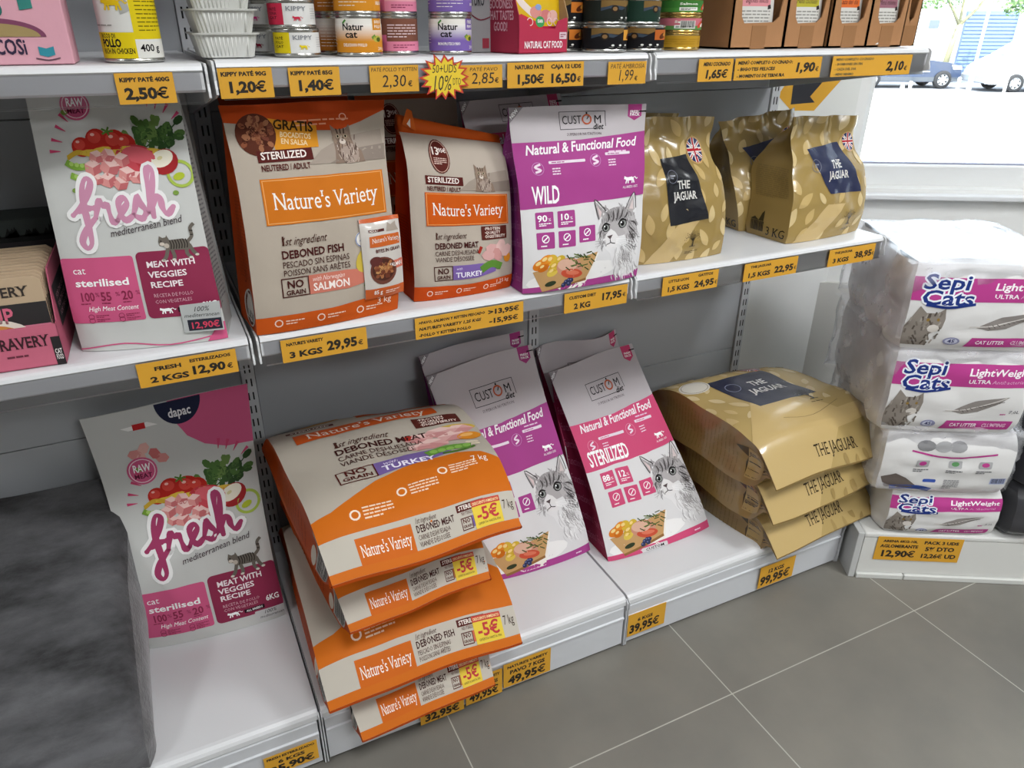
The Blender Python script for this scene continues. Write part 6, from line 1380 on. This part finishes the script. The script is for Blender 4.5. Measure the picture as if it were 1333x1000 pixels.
def yel_art(s):
    s.rect(0, 0, 1, 1.55, '#d9b21c', 1); s.rect(0, .0, 1, .4, '#b22446', 1.5)
    s.poly([(.0, .4), (.1, .6), (.3, .52), (.55, .42), (.6, .3), (0, .3)], '#c9303e', 2); s.stroke([(.02, .98), (.12, .78), (.35, .6)], .12, '#ead9d0', 2); s.ell(.42, .62, .13, .1, 0, '#d88f87', 3, 12); s.ell(.62, .56, .15, .1, .3, '#cf7a78', 3, 12); s.ell(.8, .56, .13, .1, .3, '#e0b0a6', 3, 12); s.ell(.48, .7, .07, .05, 0, '#8a9fc9', 4, 10)
    s.ell(.5, .47, .1, .09, 0, '#3f9a5a', 4, 18); s.text('GRAIN', .5, .455, .05, '#ffffff', fit=.12, al='c', L=5, bold=True)
    for x in (.12, .28, .72, .88): s.ring(x, .47, .06, .015, '#e9c9cc', 4, 14)
    s.text('CHICKEN PATÉ', .52, .86, .1, '#4a3312', fit=.68, al='c', bold=True, L=3)
    for k, y in enumerate((1.0, 1.14)): s.lines(.15, y, .85, y+.05, 1, .02, '#6d5212', 3)
    s.rrect(.1, .22, .66, .3, .02, '#d9cfc4', 3)
for k in range(5):
    if k == 0:
        p0 = pouch_mesh(.092, .15, .006, '#d9b21c', yel_art, 1.63).build('yellow_pouch'); o = p0
    else: o = p0.copy(); COL.objects.link(o)
    tag(o, ['front yellow chicken paté pouch in the red carton', 'second yellow pouch from the front in the red carton', 'third yellow pouch from the front in the red carton', 'fourth yellow pouch from the front in the red carton', 'rearmost yellow pouch in the red carton'][k], 'pouch', 'yellow pouches in the red carton')
    v_ = Vector((.004-.002*k, .016+.022*k, .0022)); c, q = math.cos(yaw), math.sin(yaw); o.location = (org[0]+v_.x*c-v_.y*q, org[1]+v_.x*q+v_.y*c, org[2]+v_.z); o.rotation_euler = (R(-6), 0, yaw)
# flat black tins and green tins
B_ = 'flat black cat food tins'; rb, hb = .0385, .0415
bt = lambda lab, x, y, n, f_, rz, col='#1e1d20': tin('flat_tin', lab, (x, y, z+hb*n), rb, hb, col, art_black(f_), B_, rz=R(rz))
bt('black tin half hidden behind the red carton, bottom of its stack', .594, -.352, 0, '#c9752e', -25); bt('black tin half hidden behind the red carton, second of its stack', .594, -.352, 1, '#c9752e', -22); bt('black tin half hidden behind the red carton, top of its stack', .594, -.352, 2, '#c9752e', -25)
bt('black tin with orange food picture, bottom of the middle stack', .648, -.41, 0, '#d99a3e', 4); bt('dark tin second in the middle stack of black tins', .655, -.395, 1, '#3e5a3a', 30, '#262a26'); bt('tin with blue picture top of the middle stack of black tins', .655, -.395, 2, '#3a6a9a', 30, '#2c4a66')
bt('black tin with brown food picture, bottom of the right stack', .7295, -.405, 0, '#b8632e', -20); bt('dark green tin second in the right stack of black tins', .7265, -.392, 1, '#2f5a42', 50, '#243a30'); bt('dark blue tin top of the right stack of black tins', .7265, -.392, 2, '#2f4a6a', 40, '#2a4450')
G_ = 'green and gold salmon tins'; rg, hg = .0395, .0285
tin('flat_tin', 'plain gold tin at the bottom, beside the brown cardboard boxes', (.828, -.378, z), rg, hg, '#b98e2c', lambda s, H: s.lines(.1, .2*H, .9, .8*H, 3, .05*H, '#a37c22', 1), G_, gold=True)
tin('flat_tin', 'tin with pink barcode label, second beside the cardboard boxes', (.828, -.378, z+hg), rg, hg, '#c9707c', art_green('#c9707c', '#5d8a4a'), G_, gold=True)
tin('flat_tin', 'green tin with white word, third beside the cardboard boxes', (.8275, -.378, z+2*hg), rg, hg, '#3f7a35', art_green('#3f7a35', '#4c8a3c'), G_, rz=R(10), gold=True)
tin('flat_tin', 'green tin at the very top beside the cardboard boxes', (.8275, -.378, z+3*hg), rg, hg, '#3f7a35', art_green('#3f7a35', '#4c8a3c'), G_, gold=True)
# cardboard boxes of pouches
def brown_box(x0, x1, y0, label, yaw=0):
    hw = (x1-x0)/2; org = ((x0+x1)/2, y0, z); root = thing('pouch_carton', label, 'carton', org, yaw, 'brown display cartons of pouches')
    mo = M(); T = .003; dp = .20; c = '#a5764c'
    fp = [(-hw, 0), (hw, 0), (hw, .125), (hw-.006, .125), (hw-.018, .055), (hw-.03, .046), (-hw+.03, .044), (-hw+.022, .055), (-hw+.014, .125), (-hw, .125)]
    mo.prism(fp, 0, T, c, 'card'); mo.box((-hw, 0, 0), (hw, dp, T), c, 'card'); mo.box((-hw, dp-T, 0), (hw, dp, .17), '#8d6440', 'card')
    for e in (-1, 1): mo.prism([(0, 0), (dp, 0), (dp, .17), (.09, .17), (0, .125)], e*hw-(T if e > 0 else 0), e*hw+(0 if e > 0 else T), '#96683f', 'card', frame=lambda a, y, b: (y, a, b))
    mo.box((-.016, -.0007, .0), (.02, .0003, .04), '#94683f', 'card')
    mo.build('carton_body', root); return root
def white_art(col, txt):
    def f(s):
        s.rect(0, .0, 1, 1.5, '#d6d4ce', .5); s.rect(.12, .78, .88, 1.0, col, 1); s.text(txt, .5, .85, .1, '#4a2c30', fit=.6, al='c', ital=.3, L=2); s.lines(.12, .2, .88, .72, 8, .025, '#8f8d88', 1, 3); s.ring(.45, 1.14, .1, .015, '#8a8884', 1, 16); s.lines(.25, 1.28, .8, 1.36, 2, .02, '#9a9893', 1); s.poly([(.8, .72), (.9, .74), (.88, .82), (.8, .8)], '#3a3638', 2)
    return f
bx = [(.930, 1.0625, '#d98f96', 'Bigotes felices'), (1.068, 1.178, '#b8b03a', 'Menú cocinado'), (1.183, 1.290, '#dd6f36', 'Caza del día'), (1.296, 1.402, '#9c6a78', 'Menú mínimo')]
lb = ['brown carton of pouches with pink labels, leftmost of the brown cartons', 'brown carton of pouches with yellow-green labels', 'brown carton of pouches with orange labels', 'brown carton of pouches with mauve labels', 'brown carton with torn front, nearest the window']
pl_ = ['pink', 'yellow-green', 'orange', 'mauve']
for k, (x0, x1, c, t) in enumerate(bx):
    brown_box(x0, x1, -.402+.004*(k % 2), lb[k]); w_ = min(.088, x1-x0-.018)
    base = pouch_mesh(w_, .16, .008, '#d3d1cb', white_art(c, t), .16/w_).build('food_pouch')
    for n in range(4):
        if n == 0: o = base
        else: o = base.copy(); COL.objects.link(o)
        tag(o, ('front white pouch with %s label standing in its brown carton' if n == 0 else ['', 'second white pouch behind the front one with %s label', 'third white pouch from the front in the %s-label carton', 'rearmost white pouch in the %s-label carton'][n]) % pl_[k], 'pouch', 'white pouches in the brown cartons')
        o.location = ((x0+x1)/2+.002*n, -.390+.038*n, z+.004); o.rotation_euler = (R(-5), 0, R(2*k-3))
brown_box(1.405, 1.46, -.385, lb[4])
o = pouch_mesh(.04, .155, .006, '#c9c7c0', lambda s: s.lines(.1, .3, .9, 2.6, 14, .05, '#a8955a', 1), 3.8).build('food_pouch'); tag(o, 'narrow pale pouch in the torn brown carton nearest the window', 'pouch', 'white pouches in the brown cartons'); o.location = (1.43, -.36, z+.004)

# ------------------------------------------------------------------ the street
GZ = -1.05
def ex(s_, c_, z_): p = SD*s_+ND*c_; return Vector((p.x, p.y, z_))
EM = Matrix(((SD.x, ND.x, 0, 0), (SD.y, ND.y, 0, 0), (0, 0, 1, 0), (0, 0, 0, 1)))
mo = M(); mo.box((-20, 1.4, GZ-.2), (60, 29.3, GZ), '#b9b5ad', 'rough_paint', mtx=EM); tag(struct('pavement', mo), None, None)
mo = M(); mo.box((-20, 29.3, GZ-.3), (60, 37, GZ-.08), '#6f7074', 'rough_paint', mtx=EM); struct('road', mo)
mo = M(); mo.box((-20, .9, GZ-.2), (60, 1.4, .6), '#c9c7c2', 'rough_paint', mtx=EM); struct('trim_2', mo)
# facade across the street
root = thing('street_building', 'pale building across the street with white door and blue-grey shutter', 'building', ex(18, 37.5, GZ)[:])
og = ex(18, 37.5, GZ)[:]
mo = M(); mo.box((2, 37, GZ), (17.9+.25, 40, 8), '#b9bdc2', 'rough_paint', mtx=EM); mo.box((18.15, 37.15, GZ), (40, 40, 8), '#a9aeb8', 'rough_paint', mtx=EM); mo.build('wall', root, og)
mo = M(); mo.box((16.95, 36.9, GZ), (18.05, 37.0, 1.62), '#e3e6ea', 'rough_paint', bev=.02, mtx=EM); dr = mo.build('door', root, og); mo = M(); mo.box((17.3, 36.87, 1.05), (17.75, 36.92, 1.4), '#5f6875', 'rough_paint', mtx=EM); mo.build('vent', dr, og)
mo = M(); mo.box((18.95, 37.0, GZ), (21.2, 37.16, 1.75), '#5d6e8a', 'rough_paint', mtx=EM)
for k in range(18): mo.box((18.95, 36.97, GZ+.02+.155*k), (21.2, 37.01, GZ+.13+.155*k), '#66789a', 'rough_paint', mtx=EM)
mo.build('roller_shutter', root, og)
mo = M(); mo.box((21.2, 36.9, GZ), (21.5, 37.15, 3), '#aeb3b8', 'rough_paint', mtx=EM); mo.build('pilaster', root, og)

def wheel(mo, s_, c_, r, wd, rim=None):
    rim = rim if rim is not None else mo
    b = M(); prof = [(r*.62, -wd/2), (r*.95, -wd/2), (r, -wd*.35), (r, wd*.35), (r*.95, wd/2), (r*.62, wd/2)]
    for tgt, pr, col, mt in ((mo, prof, '#1b1b1d', 'rubber'), (rim, [(0, -wd*.3), (r*.16, -wd*.32), (r*.2, -wd*.25)], '#c9cbce', 'car_paint'), (rim, [(r*.2, -wd*.1), (r*.62, -wd*.1)], '#2c2d30', 'rubber'), (rim, [(r*.58, -wd*.4), (r*.66, -wd*.4), (r*.66, wd*.4)], '#c4c6c9', 'car_paint')):
        k = M(); k.lathe(pr, col, mt, seg=28, axis='y')
        V = np.concatenate(k.v); P = [(EM @ Vector((s_+p[0], c_+p[1], GZ-.08+r+p[2])))[:] for p in V]
        tgt.add(P, k.f, col, mt, True)
    for q in range(7):
        a = 2*math.pi*q/7; e = Vector((math.cos(a), math.sin(a))); n = Vector((-e.y, e.x))*r*.075
        pts = [e*r*.12+n, e*r*.62+n*1.5, e*r*.62-n*1.5, e*r*.12-n]
        rim.prism([(p.x, p.y) for p in pts], -wd*.36, -wd*.26, '#d4d6d8', 'car_paint', frame=lambda a_, y, b_: (EM @ Vector((s_+a_, c_+y, GZ-.08+r+b_)))[:])
def car_body(mo, prof, c0, c1, col, zt=.75, tuck=.16):
    """side outline (s, height) swept across, the cabin drawn in towards the roof"""
    b = bmesh.new(); n = len(prof); zr = max(p[1] for p in prof); L = [0, .06, .94, 1]
    rows = []
    for k in L:
        row = []
        for s_, h in prof:
            ins = tuck*max(0, (h-zt)/(zr-zt)) if zr > zt else 0
            cc = c0+ins+(c1-c0-2*ins)*k; d = .04 if k in (0, 1) else 0
            cs = sum(p[0] for p in prof)/n; row.append(b.verts.new((EM @ Vector((s_+(cs-s_)*d*.5, cc, GZ-.08+h*(1-d*.3))))[:]))
        rows.append(row)
    for i in range(3):
        for k in range(n): q = (k+1) % n; b.faces.new((rows[i][k], rows[i][q], rows[i+1][q], rows[i+1][k]))
    b.faces.new(rows[0][::-1]); b.faces.new(rows[3]); bmesh.ops.recalc_face_normals(b, faces=b.faces); bmesh.ops.triangulate(b, faces=[f for f in b.faces if len(f.verts) > 4])
    mo.bm(b, col, 'car_paint', False)
def side_pane(mo, pts, c, col='#20262c', zt=.75, zr=1.5, tuck=.16):
    fr = lambda a, y, h: (EM @ Vector((a, c+y+tuck*max(0, (h-zt)/(zr-zt)), GZ-.08+h)))[:]
    mo.prism(pts, -.012, .02, col, 'car_paint', frame=fr)
# dark blue car, facing right
og = ex(14.6, 32, GZ)[:]; root = thing('parked_car', 'dark blue parked car seen through the window, nose to right', 'car', og)
f0 = 31.9; mo = M()
prof = [(12.6, .3), (12.55, .75), (12.7, 1.0), (13.2, 1.5), (14.3, 1.56), (14.9, 1.48), (15.55, 1.08), (16.35, .98), (16.75, .86), (16.9, .62), (16.88, .36), (16.6, .26), (12.8, .24)]
car_body(mo, prof, f0, f0+1.8, '#233048', zt=1.0); mo.build('body', root, og)
m2 = M(); side_pane(m2, [(13.3, 1.05), (13.45, 1.45), (14.3, 1.5), (14.85, 1.43), (15.3, 1.1)], f0, '#151a20', 1.0, 1.56); m2.build('side_window', root, og)
m2 = M(); side_pane(m2, [(16.5, .72), (16.84, .74), (16.78, .86), (16.4, .9)], f0-.01, '#cfd4da', 9, 10); m2.build('headlight', root, og)
m2 = M(); side_pane(m2, [(12.7, .28), (16.85, .28), (16.87, .44), (12.62, .44)], f0-.02, '#3a4048', 9, 10); side_pane(m2, [(13.1, .62), (15.6, .62), (15.6, .66), (13.1, .66)], f0-.01, '#8d949c', 9, 10); m2.build('sill_trim', root, og)
m2 = M(); m2.box((15.2, f0-.18, GZ+.94), (15.42, f0+.02, GZ+1.08), '#233048', 'car_paint', bev=.03, mtx=EM); m2.build('wing_mirror', root, og)
for s_ in (13.35, 16.15): m2 = M(); m3 = M(); wheel(m2, s_, f0+.02, .34, .22, m3); wo_ = m2.build('wheel', root, og); m3.build('rim', wo_, og)
for s_ in (13.35, 16.15): m2 = M(); m3 = M(); wheel(m2, s_, f0+1.75, .34, .22, m3); wo_ = m2.build('wheel', root, og); m3.build('rim', wo_, og)
_EM = EM; EM = EM @ Matrix.Translation((.35, 0, 0)); _ex = ex; ex = lambda s_, c_, z_: _ex(s_+.35, c_, z_)
# white van, facing left
og = ex(19.5, 31, GZ)[:]; root = thing('parked_van', 'white parked van seen through the window, nose to left', 'van', og)
f0 = 30.4; mo = M()
prof = [(16.72, .34), (16.7, .62), (16.78, .86), (17.0, 1.02), (17.55, 1.3), (18.3, 1.82), (18.6, 1.92), (21.6, 1.95), (21.75, 1.8), (21.8, .4), (21.6, .3), (16.9, .28)]
car_body(mo, prof, f0, f0+1.85, '#c9ccd0', zt=1.05, tuck=.14); mo.build('body', root, og)
m2 = M(); side_pane(m2, [(18.22, 1.2), (18.72, 1.68), (18.98, 1.68), (18.98, 1.2)], f0, '#27313a', 1.05, 1.95, .14); side_pane(m2, [(19.05, 1.2), (19.05, 1.68), (19.9, 1.68), (19.9, 1.2)], f0, '#27313a', 1.05, 1.95, .14); m2.build('side_window', root, og)
m2 = M(); m2.add([ex(17.52, f0+.2, GZ+1.24)[:], ex(17.52, f0+1.65, GZ+1.24)[:], ex(18.26, f0+1.55, GZ+1.74)[:], ex(18.26, f0+.3, GZ+1.74)[:]], [[3, 2, 1, 0]], '#8fa0ae', 'car_paint'); m2.build('windscreen', root, og)
m2 = M(); side_pane(m2, [(16.72, .3), (18.0, .3), (18.0, .52), (16.7, .56)], f0-.02, '#8a9098', 9, 10); m2.box((16.66, f0-.02, GZ+.24), (16.75, f0+1.85, GZ+.5), '#8a9098', 'car_paint', bev=.03, mtx=EM); m2.build('bumper', root, og)
m2 = M(); side_pane(m2, [(16.8, .66), (17.25, .74), (17.3, .9), (16.86, .82)], f0-.015, '#9aa3ac', 9, 10); m2.box((16.68, f0+.1, GZ+.6), (16.76, f0+.5, GZ+.76), '#9aa3ac', 'car_paint', mtx=EM); m2.build('headlight', root, og)
m2 = M(); m2.box((18.0, f0-.2, GZ+1.12), (18.2, f0+.02, GZ+1.34), '#30343a', 'car_paint', bev=.03, mtx=EM); m2.build('wing_mirror', root, og)
for s_ in (17.85, 20.8): m2 = M(); m3 = M(); wheel(m2, s_, f0+.02, .33, .22, m3); wo_ = m2.build('wheel', root, og); m3.build('rim', wo_, og)
for s_ in (17.85, 20.8): m2 = M(); m3 = M(); wheel(m2, s_, f0+1.8, .33, .22, m3); wo_ = m2.build('wheel', root, og); m3.build('rim', wo_, og)
EM = _EM; ex = _ex
# tree
og = ex(17.0, 33.6, GZ)[:]; root = thing('street_tree', 'leafy street tree behind the parked cars', 'tree', og)
tr = M(); tr.tube([ex(16.85, 33.6, GZ), ex(16.98, 33.6, .4), ex(17.1, 33.6, 1.25)], [.13, .11, .1], '#7d7a5e', 'bark'); tr.tube([ex(17.1, 33.6, 1.2), ex(16.7, 33.5, 1.7), ex(16.1, 33.4, 2.4)], [.07, .05, .03], '#7d7a5e', 'bark'); tr.tube([ex(17.1, 33.6, 1.2), ex(17.7, 33.7, 1.8), ex(18.3, 33.8, 2.8)], [.07, .06, .04], '#7d7a5e', 'bark'); tr.tube([ex(17.1, 33.6, 1.2), ex(17.15, 33.8, 2.0), ex(17.2, 34, 3)], [.06, .05, .03], '#7d7a5e', 'bark'); tr.build('trunk', root, og)
lf = M(); rnd = random.Random(12); V = []; F = []
cl = [(15.6, 33.3, 2.2, .6), (16.3, 33.4, 2.2, .7), (17.3, 33.8, 3.0, .9), (18.6, 33.7, 2.6, .8), (19.6, 33.6, 2.2, .7), (20.2, 33.4, 1.8, .55), (19.1, 33.5, 1.9, .5), (16.9, 33.3, 3.3, 1.0), (18.3, 34, 3.6, 1.1), (20.6, 33.8, 2.6, .8), (15.3, 33.6, 3.2, .9)]
for cx, cc, cz, rr in cl:
    for _ in range(150):
        a = Vector((rnd.gauss(0, 1), rnd.gauss(0, 1), rnd.gauss(0, 1))); a = a.normalized()*rr*rnd.random()**.4; p = ex(cx+a.x, cc+a.y, cz+a.z*.75)
        e = Vector((rnd.gauss(0, 1), rnd.gauss(0, 1), rnd.gauss(0, 1))).normalized(); n = e.orthogonal().normalized(); l = rnd.uniform(.07, .13); q = len(V)
        V += [(p-e*l)[:], (p+n*l*.55)[:], (p+e*l)[:], (p-n*l*.55)[:]]; F.append([q, q+1, q+2, q+3])
lf.add(V, F, '#5f7d48', 'leaf'); lf.build('foliage', root, og)
# lamp post and bollards
og = ex(16.05, 29.4, GZ)[:]; mo = M(); mo.tube([ex(16.05, 29.4, GZ), ex(16.05, 29.4, 5)], .055, '#c4c9cf', 'car_paint'); mo.tube([ex(16.05, 29.4, GZ), ex(16.05, 29.4, GZ+.6)], .09, '#c4c9cf', 'car_paint'); tag(mo.build('lamp_post', None, og), 'slim white lamp post standing before the shutter', 'lamp post')
b0 = None
for k, (s_, c_) in enumerate(((9.25, 19.0), (9.95, 20.2), (12.0, 21.9), (13.9, 23.0))):
    if b0 is None:
        mo = M(); mo.lathe([(0, 0), (.075, 0), (.07, .03), (.045, .06), (.04, .86), (.05, .88), (.05, .94), (.03, .98), (0, .985)], '#b3b4b4', 'car_paint', seg=16); b0 = mo.build('bollard'); o = b0
    else: o = b0.copy(); COL.objects.link(o)
    o.location = ex(s_, c_, GZ); tag(o, ['slim grey pavement bollard nearest the wall poster', 'slim grey pavement bollard second from the poster', 'slim grey pavement bollard below the dark blue car', 'slim grey pavement bollard below the white van'][k], 'bollard', 'pavement bollards')

bpy.data.objects.remove(_ob)
